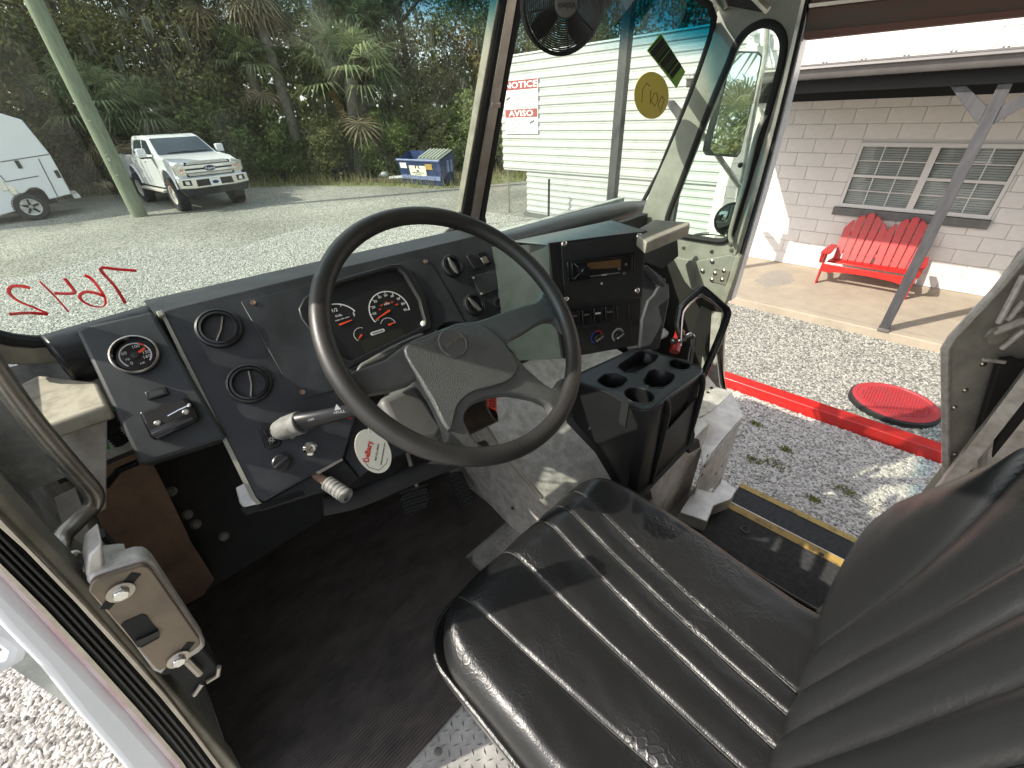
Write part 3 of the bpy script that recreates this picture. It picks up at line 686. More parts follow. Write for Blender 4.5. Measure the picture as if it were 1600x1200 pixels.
# ================================================================ VEHICLES
def wheel(parent, F, a, b, r, w, rim_mat, spokes=5, rr=.56):
    """tyre with its axle along F.z, outer face at c=0"""
    tw = mk('tyre', M().lathe(F, a, b, [(r*rr,-w*.9),(r*.8,-w),(r*.94,-w*.97),(r,-w*.85),(r,-w*.15),(r*.94,-w*.03),(r*.8,0),(r*rr,-.015)], 36), m_rubber, parent)
    g = M()
    for k in range(30):
        t = 2*math.pi*k/30
        Fk = Fr(F.p(a+r*math.cos(t), b+r*math.sin(t), 0), F.x*-math.sin(t)+F.y*math.cos(t), F.x*math.cos(t)+F.y*math.sin(t))
        for q0,q1 in ((.02,.48),(.52,.98)):
            s_ = 1 if q0 < .5 else -1
            g.poly(Fk, [(p[0], p[1]) for p in ((-.03+.015*s_, -w*q0*1) , (.03+.015*s_, -w*q0), (.03-.015*s_, -w*q1), (-.03-.015*s_, -w*q1))] if abs(Fk.y.dot(F.z)-1) < .01 else [(-.03,w*q0),(.03,w*q0),(.03,w*q1),(-.03,w*q1)], -.01, .014)
    mk('tread', g, m_rubber, tw, kind='stuff')
    ri = mk('rim', M().lathe(F, a, b, [(r*rr,-.02),(r*rr*1.02,-.005),(r*rr*.93,-.012),(r*rr*.9,-.07),(r*.16,-.07),(r*.16,-.02),(0,-.02)], 36), rim_mat, tw)
    return tw
def spoke_set(parent, F, a, b, r, rr, mt, n):
    g = M()
    for k in range(n):
        t = 2*math.pi*k/n+.3
        Fk = Fr(F.p(a, b, 0), F.x*math.cos(t)+F.y*math.sin(t), F.z); g.poly(Fk, [(r*.1,-r*.09),(r*rr*.92,-r*.06),(r*rr*.92,r*.06),(r*.1,r*.09)], -.055, -.02)
    mk('spoke', g, mt, parent)
def pickup():
    o = Vector((3.98, 17.5, GZ)); hd = Vector((.10,-1,0)).normalized()
    lat = Vector((1,.10,0)).normalized()          # towards its left side (image right)
    t = thing('pickup_truck', o, 'white lifted crew cab pickup with chrome grille and knobbly tyres facing the camera', 'pickup truck')
    S = 1.06
    F = Fr(o, -hd, lat)                              # a: rearwards, b: up, c: towards its left side
    W2 = .90*S
    sc_ = lambda pts: [(a*S, b*S) for a,b in pts]
    # body side profile (front at a=0, rear a=5.6)
    low = [(.12,.80),(.05,1.02),(.05,1.22),(.12,1.34),(.5,1.45),(1.32,1.52),(5.7,1.50),(5.75,.82),(5.0,.74),(4.98,.80),(4.9,1.0),(4.72,1.14),(4.45,1.18),(4.18,1.14),(4.0,1.0),(3.92,.78),(3.9,.62),(1.55,.62),(1.53,.8),(1.45,1.0),(1.27,1.14),(1.0,1.18),(.73,1.14),(.55,1.0),(.48,.82),(.2,.72)]
    g = M(); g.poly(F, sc_(low), -W2, W2); mk('body', g, m_vanw, t, bevel=.045, seg=3)
    cab = [(1.38,1.50),(2.18,2.0),(2.5,2.06),(3.55,2.05),(3.78,1.98),(3.86,1.50)]
    # cab with tumblehome: loft
    g = M()
    A = [g.b.verts.new(F.p(a*S,b*S,-W2*(.97 if b<1.6 else .80))) for a,b in cab]; Bv = [g.b.verts.new(F.p(a*S,b*S,W2*(.97 if b<1.6 else .80))) for a,b in cab]
    g.b.faces.new(A); g.b.faces.new(Bv[::-1])
    for i in range(len(cab)): j=(i+1)%len(cab); g.b.faces.new([A[i],A[j],Bv[j],Bv[i]])
    mk('cab', g, m_vanw, t, bevel=.04, seg=3)
    # windshield glass, a slab just proud of the cab slope
    p0, p1 = F.p(1.43*S,1.545*S,0), F.p(2.10*S,1.965*S,0); up = (p1-p0).normalized(); nn = up.cross(F.z).normalized()
    if nn.dot(hd) < 0: nn = -nn
    Fg = Fr(p0, F.z, nn);  sgn = 1 if Fg.y.dot(up) > 0 else -1; h_ = (p1-p0).length
    mk('windshield', M().poly(Fg, [(-W2*.87,0),(W2*.87,0),(W2*.74,sgn*h_),(-W2*.74,sgn*h_)], .0, .012), m_gshiel, t, bevel=.01)
    mk('wiper', M().tube([Fg.p(-.55,sgn*.03,.02),Fg.p(.1,sgn*.07,.02)],.012,5).tube([Fg.p(-.02,sgn*.03,.02),Fg.p(.65,sgn*.06,.02)],.012,5), m_blk, t)
    for s_ in (1,-1):
        q = lambda a,b: F.p(a*S,b*S,s_*(W2*(.97-.17*(b-1.5)/.5)+.004))
        for pts in ([(1.72,1.56),(2.16,1.92),(2.62,1.95),(2.62,1.56)],[(2.70,1.56),(2.70,1.95),(3.45,1.93),(3.62,1.56)]):
            v = [q(a,b) for a,b in pts]; g = M(); nn2 = F.z*s_
            lo = [g.b.verts.new(x-nn2*.02) for x in v]; hi = [g.b.verts.new(x+nn2*.004) for x in v]; g.b.faces.new(lo); g.b.faces.new(hi)
            for i in range(4): j=(i+1)%4; g.b.faces.new([lo[i],lo[j],hi[j],hi[i]])
            mk('side_window', g, m_gshiel, t)
        cs = s_*W2
        Fs = Fr(F.p(0,0,cs), F.x*(1 if s_>0 else -1), F.z*s_); m_ = 1 if s_>0 else -1
        g = M()
        for a in (1.62,2.66,3.74): g.box(Fs, m_*a*S-.006, m_*a*S+.006, .66*S, 1.5*S, -.002, .003)
        mk('door_gap', g, m_blkm, t)
        for a in (2.45,3.5): mk('door_handle', M().box(Fs, min(m_*a*S,m_*(a+.18)*S), max(m_*a*S,m_*(a+.18)*S), 1.36*S, 1.40*S, 0, .035), m_vanw, t, bevel=.008)
        mk('running_board', M().box(Fs, min(m_*1.6*S,m_*3.9*S), max(m_*1.6*S,m_*3.9*S), .5*S, .58*S, -.05, .12), m_alud, t, bevel=.02)
        mk('side_mirror', M().box(Fs, min(m_*1.68*S,m_*1.86*S), max(m_*1.68*S,m_*1.86*S), 1.50*S, 1.74*S, .10, .34), m_vanw, t, bevel=.04, seg=3)
        mk('mirror_arm', M().box(Fs, min(m_*1.72*S,m_*1.84*S), max(m_*1.72*S,m_*1.84*S), 1.46*S, 1.50*S, -.05, .28), m_blk, t)
        for a in (1.0,4.45):
            wheel(t, Fr(F.p(0,0,s_*(W2+.07)), F.x, F.z*s_) if s_>0 else Fr(F.p(0,0,-(W2+.07)), -F.x, -F.z), m_*a*S, .47*S*1.0, .47*S, .30, m_alud)
        # wheel arch lip
        g = M()
        for a in (1.0,4.45): g.tube([F.p((a-.53*math.cos(math.pi*k/14))*S, (.66+.53*math.sin(math.pi*k/14))*S, cs) for k in range(15)], .035, 8)
        mk('arch_flare', g, m_vanw, t)
    # front end: frame looking at the nose
    N = Fr(F.p(.045*S,0,0), lat, hd)
    def nb(nm, pts, c0, c1, mt, **k): return mk(nm, M().poly(N, [(a*S,b*S) for a,b in pts], c0, c1), mt, t, **k)
    nb('grille_back', [(-.66,.98),(.66,.98),(.62,1.36),(-.62,1.36)], -.02, .01, m_blk)
    nb('grille_bar', [(-.60,1.30),(-.5,1.385),(.5,1.385),(.60,1.30)], .0, .03, m_alud, bevel=.01)
    for b0,b1,w0 in ((1.19,1.28,.82),(1.08,1.155,.80)): nb('grille_bar', [(-w0,b0),(w0,b0),(w0-.03,b1),(-w0+.03,b1)], .0, .055, m_chrome, bevel=.015)
    nb('grille_bar', [(-.58,1.0),(.58,1.0),(.66,1.07),(-.66,1.07)], .0, .025, m_alud, bevel=.01)
    em = mk('emblem', M().poly(N, [(.17*math.cos(x)*S,(1.175+.075*math.sin(x))*S) for x in [2*math.pi*k/24 for k in range(24)]], .055, .08), m_navy, t, bevel=.006)
    text('emblem_lettering', 'Ford', N, .12*S, m_chrome, t, a=0, b=1.172*S, c=.083, squeeze=1.2)
    for s_ in (-1,1):
        nb('headlight', [(s_*.66,1.02),(s_*.93,1.04),(s_*.96,1.30),(s_*.74,1.37),(s_*.66,1.33)], -.05, .035, m_chrome, bevel=.012)
        nb('turn_signal', [(s_*.70,1.10),(s_*.78,1.06),(s_*.80,1.20),(s_*.74,1.24)], .035, .045, m_amber)
    nb('bumper', [(-.98,.70),(-.60,.66),(.60,.66),(.98,.70),(.99,.96),(-.99,.96)], -.08, .10, m_chrome, bevel=.03)
    nb('bumper_intake', [(-.52,.72),(.52,.72),(.50,.90),(-.50,.90)], .09, .106, m_blk)
    nb('air_dam', [(-.86,.48),(.86,.48),(.98,.70),(-.98,.70)], -.06, .08, m_blkm, bevel=.02)
    for s_ in (-1,1):
        nb('fog_light', [(s_*.64,.76),(s_*.88,.78),(s_*.86,.92),(s_*.64,.91)], .095, .107, m_blk)
        nb('fog_lens', [(s_*.70,.79),(s_*.80,.80),(s_*.80,.89),(s_*.70,.88)], .107, .113, m_white)
    pl_ = nb('front_plate', [(-.15,.70),(.15,.70),(.15,.90),(-.15,.90)], .107, .118, m_white)
    mk('plate_emblem', M().poly(N, [(.09*math.cos(x)*S,(.80+.045*math.sin(x))*S) for x in [2*math.pi*k/20 for k in range(20)]], .119, .122), m_navy, t)
    nb('bed_floor', [(0,.9),(0.01,.9),(.01,.91)], 0, .001, m_blkm) if False else None
    g = M(); g.box(Fr(F.p(0,0,0),F.x,F.z), 3.95*S, 5.6*S, 1.50*S, 1.512*S, -W2*.85, W2*.85); mk('bed_cover', g, m_blkm, t)
    g = M(); g.tube([F.p(2.6*S,2.06*S,.1), F.p(2.68*S,2.16*S,.1)], .012, 5); mk('antenna', g, m_blk, t)
pickup()
def service_van():
    yv = 21.0; F = Fr((0,yv,0), (1,0,0), (0,-1,0))
    o = F.P(60,300); t = thing('service_van', (o.x, yv, GZ), 'white utility body van with locker doors cut off by the left edge', 'van')
    g = M(); g.pxp(F, [(-260,260),(-260,170),(-30,168),(34,187),(78,241),(112,303),(77,312),(74,306),(68,298),(58,293),(47,294),(37,303),(36,317),(39,326),(-20,343),(-260,400)], -2.0, 0); mk('body', g, m_vanw, t, bevel=.03)
    W0 = m_blkm
    def ln(p0, p1, r=.018, mt=W0): return M().tube([F.P(*p0,.005), F.P(*p1,.005)], r, 5)
    g = M(); 
    for a,b in (((0,253),(77,241)),((60,248),(90,307)),((0,274),(9,284)),((9,284),(60,275))): g.tube([F.P(*a,.003), F.P(*b,.003)], .014, 5)
    mk('locker_gap', g, m_sill, t)
    for q in ((29,257),(90,272)): 
        a,b = F.at(*q); mk('locker_latch', M().box(F, a-.05, a+.05, b-.11, b+.11, 0, .03), m_blk, t, bevel=.01)
    for q in ((5,291),(20,297)): 
        a,b = F.at(*q); mk('locker_latch', M().box(F, a-.07, a+.07, b-.13, b+.13, 0, .03), m_chrome, t, bevel=.01)
    a,b = F.at(54,320); r = (b-GZ)*0+.40
    F2 = Fr((0,yv-.02,0),(1,0,0),(0,-1,0)); b = GZ+.40
    tw = wheel(t, F2, a-.1, b, .40, .26, m_alu, rr=.6); spoke_set(t, F2, a-.1, b, .40, .6, m_blkm, 5)
    g = M(); g.box(F, a-.7, a+.55, b, b+.45, -.3, -.28); mk('wheel_well', g, m_blkm, t)
    g = M(); a,b = F.at(113,306); g.box(F, a+.02, a+.2, b-.12, b, -1.9, -.35); mk('rear_bumper', g, m_white, t, bevel=.02)
    g = M(); a,b = F.at(0,343); g.box(F, a-3, a+.6, GZ+.25, GZ+.6, -1.6, -.3); mk('underbody', g, m_blkm, t)
service_van()
# ================================================================ WOODLAND
def leafmat(name, c, tr=.5):
    m = bpy.data.materials.new(name); m.use_nodes = True; n = m.node_tree; B = n.nodes['Principled BSDF']; L = n.links
    g = n.nodes.new('ShaderNodeNewGeometry'); hs = n.nodes.new('ShaderNodeMix'); hs.data_type = 'RGBA'
    hs.inputs[6].default_value = (*[x*.55 for x in c],1); hs.inputs[7].default_value = (*[min(1,x*1.6) for x in c],1)
    L.new(g.outputs['Random Per Island'], hs.inputs[0]); L.new(hs.outputs[2], B.inputs['Base Color']); B.inputs['Roughness'].default_value = .55
    td = n.nodes.new('ShaderNodeBsdfTranslucent'); L.new(hs.outputs[2], td.inputs[0]); mx = n.nodes.new('ShaderNodeMixShader'); mx.inputs[0].default_value = tr
    out = [x for x in n.nodes if x.type == 'OUTPUT_MATERIAL'][0]; L.new(B.outputs[0], mx.inputs[1]); L.new(td.outputs[0], mx.inputs[2]); L.new(mx.outputs[0], out.inputs[0]); return m
l_oak = leafmat('oak_leaf', (.19,.20,.085), .5); l_olv = leafmat('olive_leaf', (.24,.225,.10), .5); l_brt = leafmat('bright_leaf', (.19,.24,.08), .5)
l_palm = leafmat('palm_leaf', (.21,.25,.125), .4); l_dead = leafmat('dead_frond', (.33,.26,.16), .3); l_moss = leafmat('hanging_moss', (.19,.20,.145), .4)
m_bark = mat('oak_bark', (.12,.10,.075), .9, var=.4, vs=3, bump=.6, bs=14, bd=.03, stretch=(4,4,.7))
m_ptrunk = mat('palm_trunk', (.17,.15,.12), .9, var=.4, vs=5, bump=.6, bs=16, bd=.03)
RL = random.Random(11)
def leaves_mesh(name, mt, n, rad, size, clumps, seed, tall=1.0):
    R = random.Random(seed); g = M(); bm = g.b
    cs = []
    for _ in range(clumps):
        while True:
            v = Vector((R.uniform(-1,1),R.uniform(-1,1),R.uniform(-1,1)))
            if .35 < v.length < 1: break
        cs.append((Vector((v.x*rad[0],v.y*rad[1],v.z*rad[2])), R.uniform(.16,.34)))
    for i in range(n):
        c, s = cs[R.randrange(clumps)]
        d = Vector((R.gauss(0,1),R.gauss(0,1),R.gauss(0,.75)))*s*min(rad)*.72; p = c+d
        z = Vector((R.uniform(-1,1),R.uniform(-1,1),R.uniform(-.2,1.2))).normalized(); x = z.orthogonal().normalized(); x.rotate(Matrix.Rotation(R.uniform(0,6.28),3,z)); y = z.cross(x)
        l = size*R.uniform(.6,1.5); w_ = l*R.uniform(.3,.5)
        bm.faces.new([bm.verts.new(p-x*l*.5), bm.verts.new(p+y*w_*.5), bm.verts.new(p+x*l*.5+z*.1*l), bm.verts.new(p-y*w_*.5)])
    return g
def limb_mesh(R, h, r, spread, nb=7, lean=0):
    g = M(); top = Vector((lean,0,h)); pts = [Vector((0,0,-.2)), Vector((lean*.3+.1,.05,h*.35)), Vector((lean*.7,-.1,h*.7)), top]
    g.tube(pts, [r,r*.8,r*.6,r*.35], 9)
    for k in range(nb):
        u = R.uniform(.35,.95); b = pts[0].lerp(top,u); a = R.uniform(0,6.28); L_ = spread*R.uniform(.5,1)
        e = b+Vector((math.cos(a)*L_, math.sin(a)*L_, R.uniform(.1,.8)*L_)); m_ = b.lerp(e,.5)+Vector((0,0,R.uniform(-.1,.3)))
        g.tube([b,m_,e], [r*.38,r*.25,r*.08], 6)
    return g
def moss_mesh(R, n, rad, zc):
    g = M()
    for i in range(n):
        a = R.uniform(0,6.28); q = math.sqrt(R.random()); x, y = rad[0]*q*math.cos(a), rad[1]*q*math.sin(a); z = zc+R.uniform(-rad[2],rad[2]*.6); L_ = R.uniform(.5,1.6)
        for k in range(16):
            dx, dy = R.gauss(0,.08), R.gauss(0,.08); l = L_*R.uniform(.3,1)*.8; w_ = R.uniform(.008,.02); t = R.uniform(0,3.14)
            v = Vector((math.cos(t)*w_,math.sin(t)*w_,0)); p = Vector((x+dx,y+dy,z)); m_ = p+Vector((R.gauss(0,.03),R.gauss(0,.03),-l*.5)); e = p+Vector((R.gauss(0,.05),R.gauss(0,.05),-l))
            vs_ = [g.b.verts.new(q_) for q_ in (p-v,p+v,m_+v*1.3,e,m_-v*1.3)]; g.b.faces.new(vs_)
    return g
protos = []
for k,(mt,sd) in enumerate(((l_oak,1),(l_olv,2),(l_oak,3))):
    R = random.Random(sd); t = thing('oak_tree', (0,0,GZ), 'x', 'tree')
    mk('trunk', limb_mesh(R, 7.5, .26, 3.2, 9, R.uniform(-1,1)), m_bark, t) if False else None
    g = limb_mesh(R, 8.5, .24, 3.4, 10, R.uniform(-1,1))
    for v in g.b.verts: v.co.z += GZ
    mk('trunk', g, m_bark, t)
    g = leaves_mesh('crown', mt, 17000, (3.4,3.0,4.3), .18, 60, sd+10)
    for v in g.b.verts: v.co.z += GZ+6.6
    mk('crown', g, mt, t, smooth=1)
    g = moss_mesh(R, 70, (3.2,2.8,3.6), 6.2)
    for v in g.b.verts: v.co.z += GZ
    mk('hanging_moss', g, l_moss, t, smooth=1)
    protos.append(t)
oaks = [(-9.5,27,1.0,'olive crowned oak behind the white service van, furthest left'),(-4.5,29,1.15,'mossy oak rising behind the roof of the white service van'),(-1,26.5,.95,'oak behind the utility pole hung with grey moss'),
 (2.6,28.5,1.1,'dense dark oak behind the white pickup'),(6.3,26.8,1.0,'oak left of the palms with long grey moss'),(9.5,30,1.2,'tall oak standing behind the palm group'),
 (13.2,25.5,.95,'oak above and left of the blue dumpster'),(16.5,23.0,1.0,'oak directly behind the blue dumpster with hanging moss'),(19.2,19.5,1.0,'oak right of the dumpster at the windshield centre post'),
 (22,15.5,1.05,'oak beyond the left end of the white siding shed'),(23,9,1.0,'dark oak showing above the middle of the siding shed roof'),(22.5,3.5,1.1,'dark oak showing above the right end of the siding shed roof'),(16.5,31.5,1.2,'background oak in the gap between palms and dumpster'),(2,34,1.2,'background oak between the pole and the pickup')]
for i,(x,y,s,lb) in enumerate(oaks):
    pt = protos[i%3]
    if i < 3: o = pt; o.location = (x,y,GZ); o.scale = (s,)*3; o['label'] = lb; o['group'] = 'oaks along the edge of the yard'
    else: o = dup(pt, None, (x,y,GZ), RL.uniform(0,6.28), s, lb, 'oaks along the edge of the yard')
# cabbage palms
def frond(g, base, az, el, L_, R, nleaf=22, drop=.5):
    d = Vector((math.cos(az)*math.cos(el), math.sin(az)*math.cos(el), math.sin(el)))
    tip = base+d*L_*.55; side = d.cross(Vector((0,0,1))).normalized(); up = side.cross(d)
    v = side*.018
    g.b.faces.new([g.b.verts.new(base-v), g.b.verts.new(base+v), g.b.verts.new(tip+v), g.b.verts.new(tip-v)])
    for k in range(nleaf):
        a = math.radians(-115+230*k/(nleaf-1)); dd = (d*math.cos(a)+side*math.sin(a)).normalized()
        ln_ = L_*.62*(1-.25*abs(a)/2)*R.uniform(.85,1.1); w_ = (side*math.cos(a)-d*math.sin(a))*.032
        m_ = tip+dd*ln_*.55+up*.03; e = tip+dd*ln_+Vector((0,0,-drop*ln_*R.uniform(.3,1)))
        vs_ = [g.b.verts.new(q_) for q_ in (tip, m_-w_, e, m_+w_)]; g.b.faces.new(vs_)
def palm_proto(h, seed, dead=12, live=26, L_=1.7):
    R = random.Random(seed); t = thing('palm_tree', (0,0,GZ), 'x', 'palm tree')
    lean = R.uniform(-.4,.4); g = M(); pts = [Vector((lean*k*k/25, 0, GZ-.2+(h+.2)*k/5)) for k in range(6)]
    g.tube(pts, [.24,.19,.17,.17,.19,.22], 12); mk('trunk', g, m_ptrunk, t)
    top = pts[-1]; g = M()
    for k in range(live): frond(g, top+Vector((0,0,R.uniform(-.1,.25))), k*2.4+R.uniform(-.2,.2), R.uniform(-.35,1.35), L_*R.uniform(.85,1.15), R)
    mk('fronds', g, l_palm, t, smooth=1)
    g = M()
    for k in range(dead): frond(g, top+Vector((0,0,-.2-R.uniform(0,.5))), k*2.4, R.uniform(-1.35,-.75), L_*.9, R, 16, .2)
    mk('dead_fronds', g, l_dead, t, smooth=1); return t
pp = [palm_proto(6.2,1,14), palm_proto(3.0,2,12,24,1.9), palm_proto(4.6,5,10,26,1.7)]
def gp(px_, py_, y=None):
    a, b = FZ(GZ).at(px_, py_); return a, b
palms = [(0, 9.6,24.0, 1.3,'tall cabbage palm with brown skirt, middle of the windshield view'),(1, 11.3,21.6,1.3,'short cabbage palm with drooping yellow lower fronds above the concrete slab'),(2, 8.6,24.8,1.0,'mid height palm with dry hanging fronds left of the tall palm'),
 (0, 7.5,26.5,1.25,'palm with its crown at the top edge left of centre'),(1, 2.4,24.8,1.0,'low palm with green fans just above the pickup roof'),(1, 3.8,25.2,.9,'low palm behind the pickup cab on its right'),(0, 16,25.5,1.2,'palm with brown dead fronds high behind the dumpster'),(2,13.4,24,1.3,'palm between the tall palm and the dumpster'),(1,-3.6,25.2,1.0,'low palm fans behind the utility pole')]
seen = set()
for i,(k,x,y,s,lb) in enumerate(palms):
    if k not in seen: seen.add(k); o = pp[k]; o.location = (x,y,GZ); o.scale = (s,)*3; o['label'] = lb; o['group'] = 'palms at the edge of the yard'
    else: dup(pp[k], None, (x,y,GZ), RL.uniform(0,6.28), s, lb, 'palms at the edge of the yard')
# palm behind the van, seen only in the door mirror
dup(pp[1], None, (5.6,-11.0,GZ), 1.0, 1.6, 'bushy palm behind the van reflected in the door mirror', 'palms at the edge of the yard')
dup(pp[1], None, (4.6,-11.6,GZ), 2.0, .8, 'low palm behind the van at the foot of the bushy reflected palm', 'palms at the edge of the yard')
# understorey shrubs
R = random.Random(5); sp_ = []
for k,mt in enumerate((l_oak,l_brt)):
    t = thing('shrub', (0,0,GZ), 'x', 'shrub')
    g = M()
    for j in range(7):
        a = R.uniform(0,6.28); g.tube([Vector((0,0,GZ)), Vector((math.cos(a)*.3,math.sin(a)*.3,GZ+.8)), Vector((math.cos(a)*.8,math.sin(a)*.8,GZ+1.7))], [.04,.03,.012], 5)
    mk('stem', g, m_bark, t)
    g = leaves_mesh('leaf_mass', mt, 7000, (1.5,1.3,1.35), .13, 26, 40+k)
    for v in g.b.verts: v.co.z += GZ+1.35
    mk('leaf_mass', g, mt, t, smooth=1); sp_.append(t)
shr = [(-7.5,28.6,1.3,'left of the utility pole base behind the van'),(-3.2,28.6,1.2,'just left of the utility pole'),(.4,28.0,1.1,'between the utility pole and the pickup'),(4.9,26.3,1.3,'immediately right of the pickup'),(6.6,25.2,1.25,'right of the pickup, second from it'),(8.6,24.4,1.1,'below the dry fronds left of the concrete slab'),(9.9,22.4,.95,'behind the brushwood pile'),(12.4,20.6,.95,'between the concrete slab and the white bag'),(14.6,20.2,1.1,'left rear of the blue dumpster'),(15.9,18.6,1.2,'right behind the blue dumpster'),(16.4,16.6,1.2,'right of the dumpster next to the windshield centre post'),(17.5,14.5,1.3,'low beside the left end of the siding shed'),(2.4,27.5,1.4,'dark and tall behind the pickup bed'),(7.0,25.6,1.5,'behind the palms left of the concrete slab')]
for i,(x,y,s,lb) in enumerate(shr):
    k = i%2; L_ = ('dark' if k == 0 else 'fresh')+' green shrub '+lb
    if i < 2: o = sp_[k]; o.location = (x,y,GZ); o.scale = (s,)*3; o['label'] = L_; o['group'] = 'shrubs under the trees'
    else: dup(sp_[k], None, (x,y,GZ), R.uniform(0,6.28), (s*1.1,s,s), L_, 'shrubs under the trees')
dup(sp_[0], None, (4.5,-9.6,GZ), .5, (1.6,1.6,.9), 'dark green shrub behind the van low in the door mirror', 'shrubs under the trees')
dup(sp_[1], None, (6.4,-12.5,GZ), 1.5, (1.9,1.6,1.5), 'fresh green shrub behind the van beside the mirrored palm', 'shrubs under the trees')
# far wood that reads as one mass
g = M(); R = random.Random(9)
for i in range(16000):
    x = R.uniform(-30,46); y = 35+R.uniform(0,5)-.30*max(0,x); z = GZ+abs(R.gauss(0,1))*3.6
    hh_ = 6.2+2.2*noise.noise(Vector((x*.25,3,0)))
    if z > GZ+hh_: continue
    s = R.uniform(.22,.5); zz = Vector((R.uniform(-1,1),-1.2,R.uniform(-.3,1))).normalized(); xx = zz.orthogonal().normalized(); xx.rotate(Matrix.Rotation(R.uniform(0,6.28),3,zz)); yy_ = zz.cross(xx); p = Vector((x,y,z))
    g.b.faces.new([g.b.verts.new(p+xx*s), g.b.verts.new(p+yy_*s*.5), g.b.verts.new(p-xx*s), g.b.verts.new(p-yy_*s*.5)])
mk('far_wood', g, l_oak, kind='stuff', smooth=1)
g = M(); R = random.Random(19)
for i in range(5200):
    x = R.uniform(-14,20); yv = vedge(x)+R.uniform(-.1,3.2); h_ = R.uniform(.1,.6); t_ = R.uniform(0,3.14); v = Vector((math.cos(t_),math.sin(t_),0))*.02; p = Vector((x,yv,GZ))
    g.b.faces.new([g.b.verts.new(p-v),g.b.verts.new(p+v),g.b.verts.new(p+Vector((R.gauss(0,.12),R.gauss(0,.12),h_)))])
mk('tall_grass', g, l_olv, kind='stuff', smooth=1)
# ================================================================ VAN SHELL (setting)
RX = 1.95; FLR = -1.42
FF = FZ(FLR)
m_mat = bpy.data.materials.new('ribbed_rubber_mat'); m_mat.use_nodes = True
n = m_mat.node_tree; B = n.nodes['Principled BSDF']; L = n.links
B.inputs['Roughness'].default_value = .55
tc = n.nodes.new('ShaderNodeTexCoord'); wv = n.nodes.new('ShaderNodeTexWave'); wv.bands_direction = 'Y'; wv.inputs['Scale'].default_value = 38; wv.inputs['Distortion'].default_value = 0
L.new(tc.outputs['Object'], wv.inputs['Vector'])
mp = n.nodes.new('ShaderNodeMapping'); mp.inputs['Scale'].default_value = (2.2, 4.5, 1); L.new(tc.outputs['Object'], mp.inputs[0])
ns = n.nodes.new('ShaderNodeTexNoise'); ns.inputs['Scale'].default_value = 3; ns.inputs['Detail'].default_value = 8; ns.inputs['Roughness'].default_value = .7; L.new(mp.outputs[0], ns.inputs['Vector'])
rp = n.nodes.new('ShaderNodeValToRGB'); rp.color_ramp.elements[0].position = .35; rp.color_ramp.elements[1].position = .72; rp.color_ramp.elements[0].color = (.038,.032,.028,1); rp.color_ramp.elements[1].color = (.12,.10,.086,1)
L.new(ns.outputs['Fac'], rp.inputs[0]); L.new(rp.outputs[0], B.inputs['Base Color'])
bp = n.nodes.new('ShaderNodeBump'); bp.inputs['Strength'].default_value = .6; bp.inputs['Distance'].default_value = .002; L.new(wv.outputs['Fac'], bp.inputs['Height']); L.new(bp.outputs[0], B.inputs['Normal'])
g = M(); g.poly(FZ(FLR-.006), [(-.2,-.75),(1.475,-.75),(1.475,.6),(1.2,1.6),(-.31,1.6),(-.31,.68),(-.2,.62)], -.05, 0); vfloor = struct('van_floor', g, m_alu)
g = M(); g.poly(FF, [(-.16,.487),(.54,.487),(.54,.845),(.775,.845),(.79,1.44),(-.28,1.44),(-.28,.70),(-.16,.6)], -.0045, .003)
tag(mk('floor_mat', g, m_mat, bevel=.001, seg=1), 'black ribbed rubber mat worn grey covering the driver foot well', 'floor mat')
# diamond tread plate under the seat: raised lozenges
t = thing('tread_plate', (.5,.2,FLR-.006), 'bare aluminium diamond tread plate on the floor around the seat base', 'tread plate')
g = M(); g.poly(FZ(FLR), [(-.155,-.7),(1.2,-.7),(1.2,.3),(.80,.60),(.775,.83),(.55,.83),(.548,.48),(-.155,.48)], -.004, 0); mk('sheet', g, m_alu, t)
g = M()
for i in range(44):
    for j in range(44):
        x, y = -.14+i*.0225, .0+j*.0225
        if y > .475 and not (x > .56 and y < .82): continue
        a = .785 if (i+j)%2 else -.785; Fk = Fr((x,y,FLR), (math.cos(a+.3),math.sin(a+.3),0), (0,0,1))
        g.poly(Fk, [(-.010,0),(0,-.0025),(.010,0),(0,.0025)], -.001, .0016, shrink=.3)
mk('diamond_stud', g, m_steel, t, kind='stuff')
for px_,py_ in ((735,874),(792,822),(684,1175)):
    a,b = FF.at(px_,py_); g = M(); g.lathe(FF, a, b, [(0,.001),(.011,.001),(.010,.0035),(0,.004)], 14); mk('screw', g, m_steel, t)
# firewall and toe board
FT = Fr((0,1.425,FLR), (1,0,0), (0,-.86,.5))
g = M(); g.box(FT, -.36, .95, 0, .52, -.02, 0); struct('toe_board', g, m_toe)
g = M(); g.box(G0, -.45, 1.95, 1.69, 1.72, -1.0, -.62).box(G0,-.24,1.95,1.16,1.69,-.64,-.62) ; struct('firewall', g, m_toe)
g = M(); g.box(G0, -.33, 1.95, 1.145, 1.17, -.62, -.365); struct('cowl_panel', g, m_lwall)
FTs = Fr((0,1.425,FLR), (1,0,0), (0,-.86,.5))
for px_,py_ in ((268,768),(293,804),(306,819),(350,838)):
    a,b = FT.at(px_,py_); g = M(); g.lathe(FT, a, b, [(0,.0),(.017,.0),(.017,.003),(.011,.005),(.009,.009),(0,.009)], 16)
    tag(mk('floor_bolt', g, m_olived), {268:'upper washered bolt head on the toe board beside the brown panel',293:'second washered bolt head lower on the toe board edge',306:'small bolt head below the two washered bolts',350:'small bolt head furthest right on the dark toe board'}[px_], 'bolt', 'bolts in the toe board')
